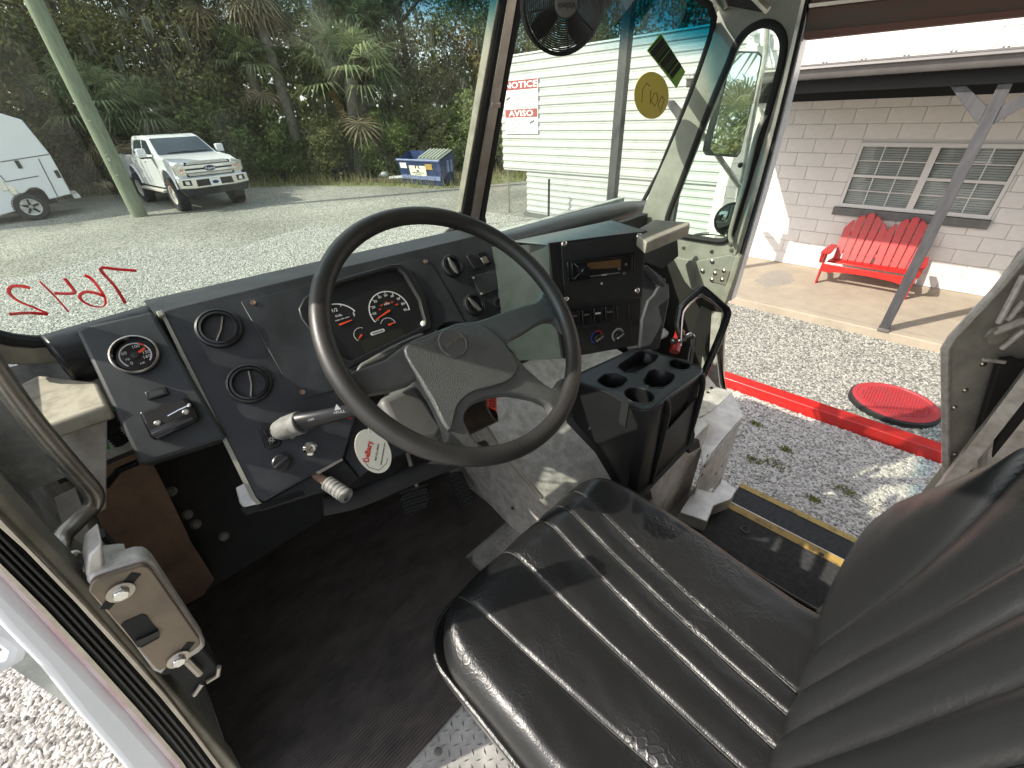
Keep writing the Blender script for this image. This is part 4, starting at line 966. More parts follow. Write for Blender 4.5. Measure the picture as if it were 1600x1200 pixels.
# left side below the dash
FB = FY(1.40)
g = M(); g.pxp(FB, [(163,655),(205,700),(232,712),(262,770),(300,850),(335,905),(318,930),(285,948),(240,930),(180,880),(150,800),(158,700)], -.004, .006)
tag(mk('kick_panel', g, m_brown), 'stained brown hardboard kick panel left of the pedals', 'panel')
FL_ = Fr((-.33,1.0,0), (0,1,0), (1,0,0))     # left lining, faces +X
g = M(); g.box(FX(-.285), -1.75, -.70, FLR-.02, -.26, 0, .02); struct('side_lining', g, m_lwall)
g = M(); g.pxp(FZ(-.385), [(30,600),(60,585),(152,596),(168,632),(60,668),(40,640)], -.03, 0); tag(mk('dash_bracket', g, m_beige, bevel=.006), 'rust stained beige sheet metal ledge left of the gauge panel', 'ledge')
FQ = FY(.95)
g = M(); g.pxp(FQ, [(58,668),(168,636),(166,795),(150,805),(118,760),(90,735)], -.01, 0); tag(mk('side_panel', g, m_alud, bevel=.002), 'dull grey sheet metal panel hanging below the beige ledge', 'panel')
g = M(); g.pxp(FY(1.0), [(85,778),(118,762),(140,830),(128,850),(100,830)], 0, .002); tag(mk('data_plate', g, m_alu), 'worn foil data label on the scuffed lining beside the grab rail', 'label')
# wires
g = M(); P_ = FY(1.15); g.tube([P_.P(180,632),P_.P(166,650),P_.P(160,675),P_.P(170,700)], .006, 8)
tag(mk('green_hose', g, m_green), 'bright green hose curling under the gauge panel', 'hose')
g = M(); pts = [P_.P(190,690),P_.P(172,672),P_.P(176,655),P_.P(186,648)]
g.tube(pts, .014, 10)
for k in range(16):
    u = k/15*2.999; i = int(u); c = pts[i].lerp(pts[i+1], u-i); d = (pts[i+1]-pts[i]).normalized(); g.tube([c-d*.0014,c+d*.0014], .0165, 10)
tag(mk('ribbed_conduit', g, m_blkm), 'black ribbed conduit beside the green hose', 'conduit')
g = M(); P2 = FY(1.3); g.tube([P2.P(165,760),P2.P(185,735),P2.P(215,722)], .009, 8)
tag(mk('black_cable', g, m_blk), 'black cable crossing in front of the brown kick panel', 'cable')
# roof, rear shell, exterior skin
g = M(); g.box(G0, -.24, 2.02, -3.2, .82, .47, .50); g.box(G0, -.24, 2.02, .60, .84, .40, .468); struct('van_roof', g, m_alud)
g = M(); g.box(G0, RX, RX+.05, -3.2, -.38, -1.75, .47); struct('van_right_wall', g, m_alud)
g = M(); g.box(G0, -.24, -.20, -3.2, -.75, -1.75, .47); struct('van_left_wall', g, m_alud)
g = M(); g.box(G0, RX+.052, RX+.07, -3.2, -.38, -1.95, .5).box(G0, -.27,-.242,-3.2,-.75,-1.95,.5); struct('van_outer_skin', g, m_vanw)
g = M(); g.box(G0, -.24, 1.95, -3.22, -3.2, -1.7, .47); struct('van_rear_door', g, m_alud)
g = M(); g.box(G0, -.24, RX+.06, 1.73, 1.77, -1.95, -.64).box(G0,-.325,-.305,.78,1.77,-1.95,-.42).box(G0,-.24,RX+.06,1.16,1.73,-.615,-.60); struct('van_nose', g, m_vanw)
for (x,y,lb) in ((.0,1.35,'front left tyre under the driver side of the van'),(1.72,1.30,'front right tyre under the passenger side of the van'),(.0,-2.4,'rear left tyre of the van behind the driver door'),(1.72,-2.4,'rear right tyre of the van behind the step')):
    g = M(); g.cyl(FX(x), -y, GZ+.40, -.12, .12, .40, n=28); tag(mk('van_tyre', g, m_rubber, bevel=.03), lb, 'tyre', 'tyres of the van')
# driver door jamb: a vertical post with flange, gasket, white skin
J = FY(.62)
t = thing('door_jamb', (-.22,.62,FLR), 'driver door jamb with brown metal flange, ribbed black seal and white outer skin', 'door jamb')
FJ = lambda c: J
def jp(nm, pts, c0, c1, mt, **k): return mk(nm, M().pxp(J, pts, c0, c1), mt, t, **k)
jp('flange', [(-160,608),(0,772),(60,838),(135,915),(190,985),(235,1040),(285,1098),(330,1150),(372,1200),(405,1262),(375,1262),(345,1210),(300,1150),(252,1092),(190,1022),(120,945),(40,862),(0,826),(-160,650)], -.05, .0, m_olived, bevel=.006, seg=3)
jp('flange_lip', [(-160,636),(0,806),(60,868),(135,946),(200,1018),(262,1088),(310,1150),(352,1206),(380,1262),(372,1262),(345,1210),(300,1150),(252,1092),(190,1022),(120,945),(40,862),(0,826),(-160,650)], -.01, .012, m_steel, bevel=.003)
jp('seal', [(-160,652),(0,826),(120,945),(190,1022),(252,1092),(300,1150),(345,1210),(372,1262),(330,1262),(285,1190),(215,1108),(140,1025),(70,950),(0,880),(-160,700)], -.05, -.012, m_blkm, bevel=.003)
for k,(s0,s1) in enumerate(((.15,.3),(.42,.55),(.68,.8))):
    A_ = [(-160,652),(0,826),(120,945),(190,1022),(252,1092),(300,1150),(345,1210),(372,1262)]; B_ = [(-160,700),(0,880),(70,950),(140,1025),(215,1108),(252,1150),(285,1190),(330,1262)]
    pa = [(a[0]*(1-s0)+b[0]*s0, a[1]*(1-s0)+b[1]*s0) for a,b in zip(A_,B_)]; pb = [(a[0]*(1-s1)+b[0]*s1, a[1]*(1-s1)+b[1]*s1) for a,b in zip(A_,B_)]
    jp('seal_rib', pa+pb[::-1], -.014, -.006, m_blk, bevel=.002)
jp('chrome_edge', [(-160,700),(0,880),(70,950),(140,1025),(215,1108),(285,1190),(330,1262),(322,1262),(278,1192),(208,1112),(133,1030),(63,955),(0,889),(-160,708)], -.04, -.008, m_steel)
jp('red_stripe', [(-160,708),(0,889),(63,955),(133,1030),(208,1112),(278,1192),(322,1262),(314,1262),(270,1194),(201,1115),(126,1033),(56,958),(0,899),(-160,718)], -.06, -.016, mat('pale_red_stripe', (.6,.34,.36), .35, col2=(.74,.66,.66), vs=8, thresh=(.3,.7)))
jp('outer_skin', [(-160,718),(0,899),(56,958),(126,1033),(201,1115),(270,1194),(314,1262),(235,1262),(190,1200),(120,1120),(60,1046),(0,985),(-160,800)], -.10, -.02, m_vanw, bevel=.012, seg=3)
g = M(); g.tube([J.P(-30,975,-.05),J.P(8,985,-.05),J.P(28,1003,-.05),J.P(22,1022,-.05),J.P(-5,1038,-.05),J.P(-40,1045,-.05)], .013, 10)
mk('outer_handle', g, m_vanw, t)
# latch striker
t = thing('door_latch', J.P(235,970,.03), 'brown metal latch plate with two slotted bolts and square hole on the door jamb', 'latch plate')
K = FY(.60)
pl_ = [(139,925),(143,912),(152,905),(222,884),(232,886),(240,894),(312,998),(313,1008),(304,1016),(252,1048),(246,1048),(240,1042)]
mk('plate', M().pxp(K, pl_, -.008, .0), mat('brass_brown_plate', (.25,.20,.145), .5, .35, col2=(.16,.13,.10), vs=14, thresh=(.3,.6), bump=.1, bs=120), t, bevel=.002)
mk('housing', M().pxp(K, [(135,908),(142,898),(215,873),(232,873),(242,882),(262,912),(320,1000),(322,1010),(312,1020),(255,1056),(240,1050)], -.04, -.009), m_alud, t, bevel=.006)
mk('socket', M().pxp(K, [(189,977),(194,972),(222,960),(229,962),(250,990),(249,997),(222,1012),(215,1011)], -.001, .0012), m_dark, t)
mk('socket_tongue', M().pxp(K, [(212,1003),(248,986),(250,993),(216,1011)], .001, .006), m_blk, t)
for px_,py_ in ((188,923),(278,1028)):
    a,b = K.at(px_,py_); s = .021
    Fk = Fr(K.p(a,b,0), K.x*.72+K.y*.69*.6, K.z)
    mk('slot', M().box(Fk, -s*1.25, s*1.25, -.006, .006, .0, .0012), m_dark, t)
    bo = mk('washer', M().lathe(K, a, b, [(0,.0012),(.0145,.0012),(.0145,.004),(.011,.0045),(0,.0045)], 18), m_steel, t)
    mk('bolt_head', M().cyl(K, a, b, .0045, .011, .0095, .0085, n=6), m_chrome, bo, bevel=.001)
mk('striker_bracket', M().pxp(K, [(138,868),(160,848),(162,885),(205,880),(142,905),(134,900)], -.06, -.012), m_alud, t, bevel=.003)
mk('striker_tab', M().pxp(FY(.66), [(158,842),(165,838),(190,868),(186,876),(180,874)], -.02, .0), m_blkm, t)
K2 = FY(.615)
mk('lock_body', M().pxp(K2, [(262,1048),(318,1012),(340,1040),(342,1050),(318,1068),(300,1085),(270,1060)], -.06, -.005), m_blkm, t, bevel=.003)
g = M(); g.tube([K2.P(290,1030,.0),K2.P(312,1052,.0)], .006, 8).tube([K2.P(342,1042,0),K2.P(340,1055,0),K2.P(322,1066,0)], .004, 8).tube([K2.P(316,1068,0),K2.P(303,1086,0)],.004,8); mk('lock_rod', g, m_steel, t)
# grab rail
R1 = FY(.80); g = M()
raw = [(-150,370),(-60,495),(0,588),(60,668),(120,738),(143,765),(148,780),(142,795),(120,815),(100,835),(93,850),(95,866),(112,886),(132,905)]
cs_ = [0,0,0,0,0,0,0,0,.03,.055,.075,.09,.12,.155]
pts = [R1.P(x,y,c) for (x,y),c in zip(raw,cs_)]
def smooth_path(pts, k=4):
    out = []
    for i in range(len(pts)-1):
        p0 = pts[max(i-1,0)]; p1 = pts[i]; p2 = pts[i+1]; p3 = pts[min(i+2,len(pts)-1)]
        for j in range(k):
            t_ = j/k; out.append(.5*((2*p1)+(p2-p0)*t_+(2*p0-5*p1+4*p2-p3)*t_*t_+(3*p1-p0-3*p2+p3)*t_**3))
    out.append(pts[-1]); return out
g.tube(smooth_path(pts), .0122, 16)
t = thing('grab_rail', pts[6], 'bent bare metal grab rail beside the driver door', 'grab rail'); mk('bar', g, m_steel, t)
for px_,py_ in ((118,868),(133,888)):
    q = R1.P(px_,py_,.11); g = M(); g.ball(q, .009, 2); mk('rivet', g, m_steel, t)
# ================================================================ WINDSHIELD
WN = Vector((0,-1,-.46)); WSF = Fr((0,1.10,-.3), (1,0,0), WN)
def rrect(a0,a1,b0,b1,r,n=6):
    out = []
    for (cx,cy,t0) in ((a1-r,b1-r,0),(a0+r,b1-r,90),(a0+r,b0+r,180),(a1-r,b0+r,270)):
        for k in range(n+1): t_ = math.radians(t0+90*k/n); out.append((cx+r*math.cos(t_), cy+r*math.sin(t_)))
    return out
al = -.18; ar = WSF.at(727,320)[0]-.004; ar0 = WSF.at(780,0)[0]
bb = WSF.at(60,541)[1]; bt = .62
ws = thing('windshield', (.85,1.1,-.42), 'two pane van windshield with teal shade band, raked back behind the dashboard', 'windshield')
lp = rrect(al, ar, bb, bt, .10)
mk('left_pane', M().poly(WSF, lp, -.004, 0), g_wind, ws)
g = M(); g.tube([WSF.p(a,b,.0) for a,b in lp], .012, 8, closed=True); mk('rubber_seal', g, m_blkm, ws)
outer_ = rrect(al-.05, ar+.018, bb-.045, bt+.06, .13)
g = M(); g.ring(WSF, outer_, rrect(al-.008, ar+.006, bb-.008, bt+.008, .10), -.02, .006); mk('frame', g, m_olived, ws, bevel=.003)
# right pane traced round its rounded far corner
rp_px = [(815,-60),(812,0),(790,110),(762,250),(752,330),(760,372),(900,372),(975,352),(1003,318),(1030,268),(1062,190),(1092,110),(1112,52),(1116,28),(1108,8),(1090,-4),(1000,-60)]
rp = [WSF.at(*q) for q in rp_px]
mk('right_pane', M().poly(WSF, rp, -.004, 0), g_wind, ws)
g = M(); g.tube([WSF.p(a,b,.0) for a,b in rp], .011, 8, closed=True); mk('rubber_seal', g, m_blkm, ws)
# centre post: strips
def strip(nm, x0t, x1t, x0b, x1b, c0, c1, mt): return mk(nm, M().pxp(WSF, [(x0t,-80),(x1t,-80),(x1b,372),(x0b,372)], c0, c1), mt, ws, bevel=.002)
strip('centre_post', 792,829, 713,752, -.02, .004, m_olived)
strip('centre_post_seal', 800,806, 722,729, .004, .012, m_blkm)
strip('centre_post_cap', 808,822, 730,744, .004, .016, m_steel)
strip('centre_post_seal', 823,830, 745,753, .004, .012, m_blkm)
mk('post_clip', M().pxp(WSF, [(770,160),(783,160),(782,169),(768,169)], .014, .024), m_steel, ws, bevel=.002)
# header over the windshield and the A pillar
g = M(); g.pxp(WSF, [(1095,-60),(1122,6),(1135,22),(1175,-30),(1175,-90)], -.02, .012); mk('pillar_head', g, m_olive, ws, bevel=.003)
m_wink = leafmat('marker_red', (.62,.05,.07), .7)
tw_ = thing('windshield_writing', WSF.P(110,455), 'red marker digits on the outside of the left windshield pane, seen reversed', 'writing')
for st in ([(213,423),(185,421),(157,420),(180,448),(196,474)],[(132,430),(143,436),(156,452),(164,466),(163,478),(148,479),(130,471),(125,462),(134,456),(150,458),(163,463)],[(62,440),(85,462),(107,487)],[(85,458),(104,459),(117,457),(110,446),(101,435)],[(47,450),(32,447),(18,448),(14,457),(28,470),(54,481),(75,490)],[(75,491),(45,489),(14,491)]):
    pts = smooth_path([WSF.P(x,y,-.006) for x,y in st], 4); g = M(); g.tube(pts, .0028, 5, flat=.3); mk('stroke', g, m_wink, tw_)
# right window stickers
g = M(); cpx = [(1018+27*math.cos(2*math.pi*k/28), 149+37*math.sin(2*math.pi*k/28)) for k in range(28)]
g.pxp(WSF, cpx, .0, .0012)
st_ = thing('round_sticker', WSF.P(1018,149), 'round yellow inspection sticker on the right windshield pane', 'sticker'); mk('disc', g, m_stic_y, st_)
g = M(); 
for seg_ in ([(1010,130),(1004,141),(1003,160)],[(1010,130),(1016,135)],[(1017,141),(1016,163)],[(1022,146),(1018,158),(1023,166),(1028,156),(1026,145),(1022,146)],[(1034,150),(1028,163),(1031,170)],[(1034,150),(1038,156),(1031,176)]):
    g.tube([WSF.P(x,y,.0015) for x,y in seg_], .0012, 5)
mk('digits', g, mat('brown_ink', (.2,.06,.03), .6), st_)
g = M(); g.pxp(WSF, [(1033,52),(1011,79),(1057,138),(1071,112)], .0, .0012)
st_ = thing('green_sticker', WSF.P(1040,95), 'green rectangular permit sticker with dark bars above the round one', 'sticker'); mk('card', g, m_stic_g, st_)
g = M()
for k in range(15):
    u = k/15; x0, y0 = 1033+(1066-1033)*u, 55+(103-55)*u; x1, y1 = 1013+(1051-1013)*u, 79+(123-79)*u
    g.pxp(WSF, [(x0,y0),(x0+1.2+.9*(k%2),y0+2.4+(k%3)),(x1+1.2+.9*(k%2),y1+2.4+(k%3)),(x1,y1)], .0013, .002)
mk('bar', g, m_dark, st_)
# dash-top roll on the passenger side, and its left end
g = M(); A_ = WSF.P(790,380,.07); 
pts = [(752,384),(800,374),(860,357),(920,341),(975,328),(1012,324)]
g.tube([WSF.P(x,y,.04) for x,y in pts], [.028,.033,.036,.038,.038,.034], 14)
g.pxp(Fr(WSF.P(1000,340,.06),(1,0,0),(0,-1,0)), [(960,330),(1010,322),(1023,330),(1026,352),(985,362),(955,368)], -.05, 0)
tag(mk('dash_roll', g, m_duct, smooth=50), 'grey padded roll along the base of the right windshield pane', 'defroster roll')
g = M(); 
L0, L1 = FY(1.12).P(160,560), FY(1.12).P(85,572)
ax = Fr(FY(1.08).P(92,565), Vector((0,1,0)), Vector((-1,-.15,0)))
g.cyl(ax, 0, 0, -.35, 0, .052, n=28)
t = thing('defroster_duct', FY(1.08).P(92,565), 'round black duct end with holes left of the gauge panel', 'duct'); mk('barrel', g, m_blk, t, bevel=.004)
g = M()
for a,b,r_ in ((-.02,.015,.008),(.01,.02,.006)): g.cyl(ax, a, b, -.002, .001, r_, n=14)
g.box(ax, .015,.038,-.03,-.005,-.002,.001); mk('duct_hole', g, m_dark, t)
# ================================================================ RIGHT SIDE: window frame, door post
XR = FX(RX)
def smooth_closed(pts, k=3):
    n_ = len(pts); out = []
    for i in range(n_):
        p0,p1,p2,p3 = [Vector((*pts[(i+d)%n_],0)) for d in (-1,0,1,2)]
        for j in range(k):
            t_ = j/k; q = .5*((2*p1)+(p2-p0)*t_+(2*p0-5*p1+4*p2-p3)*t_*t_+(3*p1-p0-3*p2+p3)*t_**3); out.append((q.x,q.y))
    return out
win = [(1138,100),(1150,70),(1168,48),(1192,37),(1213,42),(1224,62),(1222,92),(1210,140),(1190,210),(1168,285),(1150,345),(1141,368),(1128,377),(1100,374),(1060,367),(1045,358),(1043,340),(1058,300),(1085,230),(1112,160)]
outp = [(1112,60),(1120,20),(1150,-30),(1190,-70),(1262,-70),(1268,-20),(1254,40),(1236,112),(1208,210),(1182,290),(1160,362),(1150,400),(1135,450),(1100,420),(1050,400),(1018,385),(1002,350),(1008,318),(1042,240),(1080,150)]
win = smooth_closed(win); outp = smooth_closed(outp)
rs = thing('right_side_frame', (RX,.8,-1.2), 'weathered green grey side frame round the rounded passenger quarter window', 'window frame')
g = M(); g.ring(XR, [XR.at(*q) for q in outp], [XR.at(*q) for q in win], -.05, 0); mk('frame', g, m_olive, rs, bevel=.004)
g = M(); g.tube([XR.P(x,y,.002) for x,y in win], .013, 8, closed=True); mk('rubber_seal', g, m_blkm, rs)
mk('pane', M().poly(XR, [XR.at(*q) for q in win], -.02, -.016), g_side, rs)
# door track strips along the aft edge
def vs(nm, xa, xb, mt, c0, c1, y0=-70, y1=470):   # strips following the door edge line (1255,0)-(1133,470)
    def ex(y): return 1258-(1258-1133)*(y/470)**1.0 + 6*math.sin(math.pi*min(max(y,0),470)/470)
    ys = [-70,0,60,120,180,240,300,360,420,470]
    return mk(nm, M().pxp(XR, [(ex(y)+xa,y) for y in ys]+[(ex(y)+xb,y) for y in ys[::-1]], c0, c1), mt, rs)
vs('door_track', -6, 0, m_steel, 0, .02); vs('door_track_seal', 0, 5, m_blkm, -.03, .012); vs('door_track_outer', 5, 9, m_vanw, -.06, .0)
for px_,py_ in ((1196,172),(1192,185),(1118,456),(1145,372),(1142,382),(1143,391),(1053,383),(1068,387),(1112,393)):
    a,b = XR.at(px_,py_); g = M(); g.lathe(XR, a, b, [(.009,0),(.009,.002),(.006,.006),(0,.007)], 12); mk('bolt_head', g, m_steel, rs)
g = M(); g.tube(smooth_path([XR.P(*q,.03) for q in ((1196,180),(1186,200),(1178,225),(1165,280),(1150,330),(1141,365),(1143,378))]), .009, 8); mk('pull_strap', g, m_olive, rs)
# panel below the window
g = M(); g.pxp(XR, [(1002,390),(1050,400),(1100,408),(1140,398),(1152,400),(1128,490),(1122,560),(1128,640),(1090,700),(960,640),(930,520),(960,420)], -.05, -.002)
struct('right_wall_panel', g, mat('shaded_brown_lining', (.018,.017,.014), .7, var=.3, vs=8), bevel=.003)  # brown lining darkened, shade below the window put into its colour
t = thing('hinge_bracket', XR.P(1110,430), 'pale olive angled gusset with bolts below the quarter window', 'bracket')
X2 = FX(RX-.03)
mk('gusset', M().pxp(X2, [(1088,408),(1140,398),(1152,402),(1140,440),(1128,470),(1100,462),(1086,440)], -.02, 0), m_olive, t, bevel=.003)
mk('lower_plate', M().pxp(X2, [(1050,400),(1090,410),(1092,440),(1128,470),(1124,482),(1085,458),(1070,440)], -.03, -.022), m_olive, t, bevel=.002)
mk('recess_plate', M().pxp(X2, [(1117,418),(1140,424),(1134,446),(1112,440)], .001, .005), m_olived, t, bevel=.001)
for px_,py_ in ((1098,423),(1118,427),(1113,437),(1132,423),(1129,437),(1113,408)):
    a,b = X2.at(px_,py_); g = M(); g.lathe(X2, a, b, [(.009,0.003),(.009,.006),(.005,.009),(0,.0095)], 10); mk('bolt_head', g, m_steel, t)
mk('post_cap', M().pxp(X2, [(1150,397),(1157,402),(1150,430),(1136,470),(1128,485),(1124,470),(1136,440)], -.03, .012), m_wgrey, t, bevel=.006)
# open header over the right doorway
g = M(); g.pxp(XR, [(1262,8),(1256,62),(1420,44),(1720,12),(1720,-60),(1262,-60)], -.04, 0); struct('door_header', g, mat('rusty_header', (.10,.085,.07), .6, col2=(.14,.075,.06), vs=3, thresh=(.45,.55), stretch=(1,1,6)))
g = M(); g.pxp(XR, [(1256,50),(1256,62),(1420,44),(1720,12),(1720,2),(1420,33)], .001, .012); struct('door_header_lip', g, mat('rust_red_lip', (.17,.075,.06), .6))
g = M(); g.pxp(XR, [(1264,12),(1420,-6),(1720,-40),(1720,-46),(1420,-12),(1264,6)], .002, .02); struct('door_header_rail', g, m_steel)
# ceiling clutter near the A pillar
t = thing('sun_visor_bracket', XR.P(1190,5), 'folded black visor with steel arm under the roof by the pillar', 'visor')
V_ = FX(1.72)
mk('visor', M().pxp(V_, [(1128,-20),(1133,8),(1195,20),(1170,-10)], -.02, 0), m_blkm, t, bevel=.003)
g = M(); g.tube([V_.P(1165,-20,.03),V_.P(1200,16,.03)], .010, 8); mk('arm', g, m_steel, t)
g = M(); g.tube([V_.P(1128,-10,.03),V_.P(1134,12,.03)], .006, 8); mk('pivot', g, m_steel, t)
# mirrors outside
X3 = FX(2.14)
mt_ = thing('door_mirror', X3.P(1148,160), 'tall rectangular exterior mirror reflecting sky and a palm', 'mirror')
cen = X3.P(1147,163)
tgt = Vector((.16,-1,.06)).normalized(); vw = cen.normalized(); nrm = (tgt-vw).normalized()
FM_ = Fr(cen, Vector((-nrm.y, nrm.x, 0))*-1 if True else (1,0,0), nrm)
if FM_.x.dot(_r) < 0: FM_ = Fr(cen, -FM_.x, nrm)
mpx = [(1151,79),(1186,80),(1192,86),(1190,100),(1158,238),(1152,246),(1110,243),(1105,236),(1107,225),(1143,88)]
mk('housing', M().pxp(FM_, mpx, -.035, .001, c=0), m_grayp, mt_, bevel=.004)
ins = [(1148+(x-1148)*.90, 162+(y-162)*.955) for x,y in mpx]
mk('glass', M().pxp(FM_, ins, -.003, .0025, c=0), m_mirror, mt_)
g = M(); ar_ = [FM_.P(x,y,-.05) for x,y in ((1200,20),(1196,80),(1172,210),(1150,330),(1140,372))]; g.tube(ar_, .010, 8)
g.tube([FM_.P(1082,190,-.06),FM_.P(1118,238,-.05),FM_.P(1155,290,-.05)], .012, 8); mk('arm', g, m_alud, mt_)
g = M(); g.ball(FM_.P(1157,258,-.03), .012, 2); mk('knob', g, m_blk, mt_)
cm = thing('convex_mirror', X3.P(1140,340), 'small round convex mirror below the tall mirror, half hidden by the post', 'mirror')
cc_ = X3.P(1143,343); FCm = Fr(cc_, (0,-1,0), (-.9,-.55,.0))
g = M(); g.lathe(FCm, 0, 0, [(.0,.012),(.03,.010),(.06,.0),(.066,-.004)], 28); mk('glass', g, mat('convex_glass', (.35,.38,.4), .05, 1), cm)
g = M(); g.lathe(FCm, 0, 0, [(.066,-.006),(.072,.004),(.074,-.006),(.05,-.03),(0,-.035)], 28); mk('housing', g, m_blk, cm)
g = M(); g.tube(smooth_path([X3.P(*q,0) for q in ((1070,378),(1085,368),(1105,365),(1125,366),(1145,372))]), .008, 8); mk('arm', g, m_steel, cm)
# lower right: step boxes, steps, rear jamb
t = thing('step_box', (1.5,.4,-1.3), 'bent aluminium box beside the passenger step with bolt holes', 'metal box')
B1 = FZ(-1.17)
top_ = [(1093,650),(1110,640),(1143,613),(1160,650),(1130,690),(1098,727),(1095,700)]
mk('top_sheet', M().pxp(B1, top_, -.004, 0), m_alu, t, bevel=.002)
a0, b0 = B1.at(1160,650); a1, b1 = B1.at(1098,727)
v = [B1.p(a0,b0), B1.p(a1,b1), B1.p(a1,b1,-.25), B1.p(a0,b0,-.38)]
mk('face_sheet', quad(M(), v, .004), m_alud, t)
v2 = [B1.p(*B1.at(1143,613)), B1.p(a0,b0), B1.p(a0,b0,-.5), B1.p(*B1.at(1143,613),-.5)]
mk('end_sheet', quad(M(), v2, .004), m_alu, t)
fc = Fr(B1.p(a0,b0), v[1]-v[0], (v[1]-v[0]).cross(v[2]-v[0]))
if fc.z.dot(-v[0]) < 0: fc = Fr(fc.o, fc.x, -fc.z)
for px_,py_ in ((1128,728),(1119,740),(1101,728),(1097,742),(1105,712)):
    mk('hole', M().cyl(fc.sub(px_,py_,.002), 0, 0, 0, .0015, .007, n=12), m_dark, t)
g = M(); W1 = FZ(-1.05); g.pxp(W1, [(1065,610),(1100,580),(1120,605),(1145,612),(1112,642),(1092,652),(1075,640)], -.004, 0); mk('upper_sheet', g, m_alud, t)
for q in ((1112,606),(1106,613),(1095,625)):
    mk('hole', M().cyl(W1.sub(*q,.001), 0, 0, 0, .0015, .007, n=12), m_dark, t)
# steps
ST1 = FZ(FLR); ST2 = FZ(-1.75)
g = M(); g.poly(ST1, [(.83,-.74),(1.475,-.74),(1.475,.255),(1.2,.33),(.9,.15)], .0005, .006); s1 = struct('step_landing', g, m_steptr)
g = M(); g.box(ST1, 1.438, 1.475, -.74, .256, .0065, .009); mk('edge_strip', g, m_yel, s1)
g = M(); g.box(ST1, 1.476, 1.484, -.74, .27, -.33, .004); struct('step_riser', g, m_alu)
g = M(); g.poly(ST2, [(1.47,-.74),(2.0,-.74),(2.0,.265),(1.47,.265)], -.05, 0); s2 = struct('step_tread', g, m_steptr)
g = M(); g.box(ST2, 1.964, 2.0, -.74, .266, .001, .004); mk('edge_strip', g, m_yel, s2)
for q in ((1128,789),(1283,866)):
    mk('screw', M().lathe(FZ(FLR+.009).sub(*q), 0, 0, [(0,.003),(.008,.002),(.009,0)], 10), m_blk, s1)
g = M(); tt_ = FZ(FLR+.007).sub(1164,828); g.arc(tt_, 0, 0, .012, .016, .3, 5.6, 0, .003, 18); mk('ring_pull', g, m_blk, s1)
g = M(); g.pxp(FZ(-1.33), [(1062,800),(1085,762),(1113,770),(1130,748),(1150,765),(1142,780),(1115,790),(1105,815)], -.06, 0); tag(mk('tread_offcut', g, m_alu, bevel=.003), 'crumpled bright tread metal wedge at the corner of the step', 'metal plate')
g = M(); g.pxp(FY(-.36), [(1600,860),(1480,860),(1440,790),(1450,770)], 0, .001) if False else g.box(G0, 1.9,1.95,-.40,-.36,-1.75,.45); struct('rear_door_post', g, m_alud)
# folded jump door panel at the right edge
t = thing('folded_door', (1.6,-.3,-.9), 'folded door panel with rounded corner, black hinge straps and bare bolts at the right edge', 'door panel')
D1 = Fr((1.98,-.33,-1.1), (.62,-.78,0), (-.78,-.62,0))
m_fold = mat('folded_door_metal', (.36,.345,.30), .5, .2, var=.25, vs=10, bump=.15, bs=150)
mk('panel', M().pxp(D1, [(1477,545),(1488,528),(1545,470),(1600,398),(1660,330),(1800,330),(1800,800),(1520,790),(1479,738),(1477,700)], -.02, 0), m_fold, t, bevel=.004)
g = M(); e_ = [(1444,784),(1478,742),(1477,545),(1488,527),(1560,450),(1604,396),(1660,328)]; g.tube([D1.P(x,y,.006) for x,y in e_[1:]], .012, 8); mk('edge_trim', g, m_alud, t)
g = M(); g.pxp(D1, [(1440,786),(1478,738),(1524,700),(1500,760),(1470,782)], -.03, -.001); mk('sill_corner', g, m_wgrey, t, bevel=.004)
D2 = Fr(D1.p(0,0,.05), D1.x, D1.z)
for pts in ([(1498,775),(1560,575),(1570,562),(1588,560),(1600,566),(1660,560),(1560,720),(1540,770),(1520,790)],[(1540,740),(1580,640),(1590,630),(1620,628),(1800,640),(1800,800),(1530,790)]):
    mk('hinge_strap', M().pxp(D2, pts, -.02, 0), m_blkm, t, bevel=.004); D2 = Fr(D1.p(0,0,.09), D1.x, D1.z)
D3 = Fr(D1.p(0,0,.002), D1.x, D1.z)
for q in ((1536,569),(1508,610),(1491,637),(1572,610),(1560,650),(1492,710),(1586,568),(1593,487)):
    mk('bolt_head', M().lathe(D3.sub(*q), 0, 0, [(.009,-.002),(.009,.002),(.006,.006),(0,.007)], 12), m_steel, t)
g = M(); D4 = Fr(D1.p(0,0,.08), D1.x, D1.z); g.tube([D4.P(1536,686),D4.P(1534,738)], .012, 12); mk('pin', g, m_alu, t)
mk('large_bolt', M().lathe(D4.sub(1512,741), 0, 0, [(0,.014),(.010,.012),(.014,.002),(.018,0),(.018,-.02)], 16), m_steel, t)
g = M()
for q0,q1,r_ in (((1550,520),(1600,500),.012),((1565,545),(1600,515),.008),((1575,500),(1600,470),.007),((1536,562),(1570,566),.006),((1600,430),(1560,505),.008)): g.tube([D3.P(*q0,.04),D3.P(*q1,.05)], r_, 10)
mk('latch_linkage', g, m_alud, t)
mk('latch_pad', M().lathe(D3.sub(1555,524,.04), 0, 0, [(0,.01),(.028,.008),(.03,0),(.0,-.004)], 18), m_olived, t)
# ================================================================ DASHBOARD
DF = Fr((.125,.93,-.335), (.993,-.116,0), (-.091,-.783,.616))
t = thing('dashboard', DF.P(400,600), 'dark blue grey metal dashboard with round vents, gauge cluster and switches', 'dashboard')
def dp(nm, pts, c0, c1, mt, parent=None, **k): return mk(nm, M().pxp(DF, pts, c0, c1), mt, parent or t, **k)
dp('panel', [(247,488),(262,482),(480,429),(620,396),(740,368),(768,364),(772,392),(824,482),(690,516),(610,560),(560,640),(537,716),(412,784),(396,778),(262,508)], -.022, 0, m_dash, bevel=.004, seg=3)
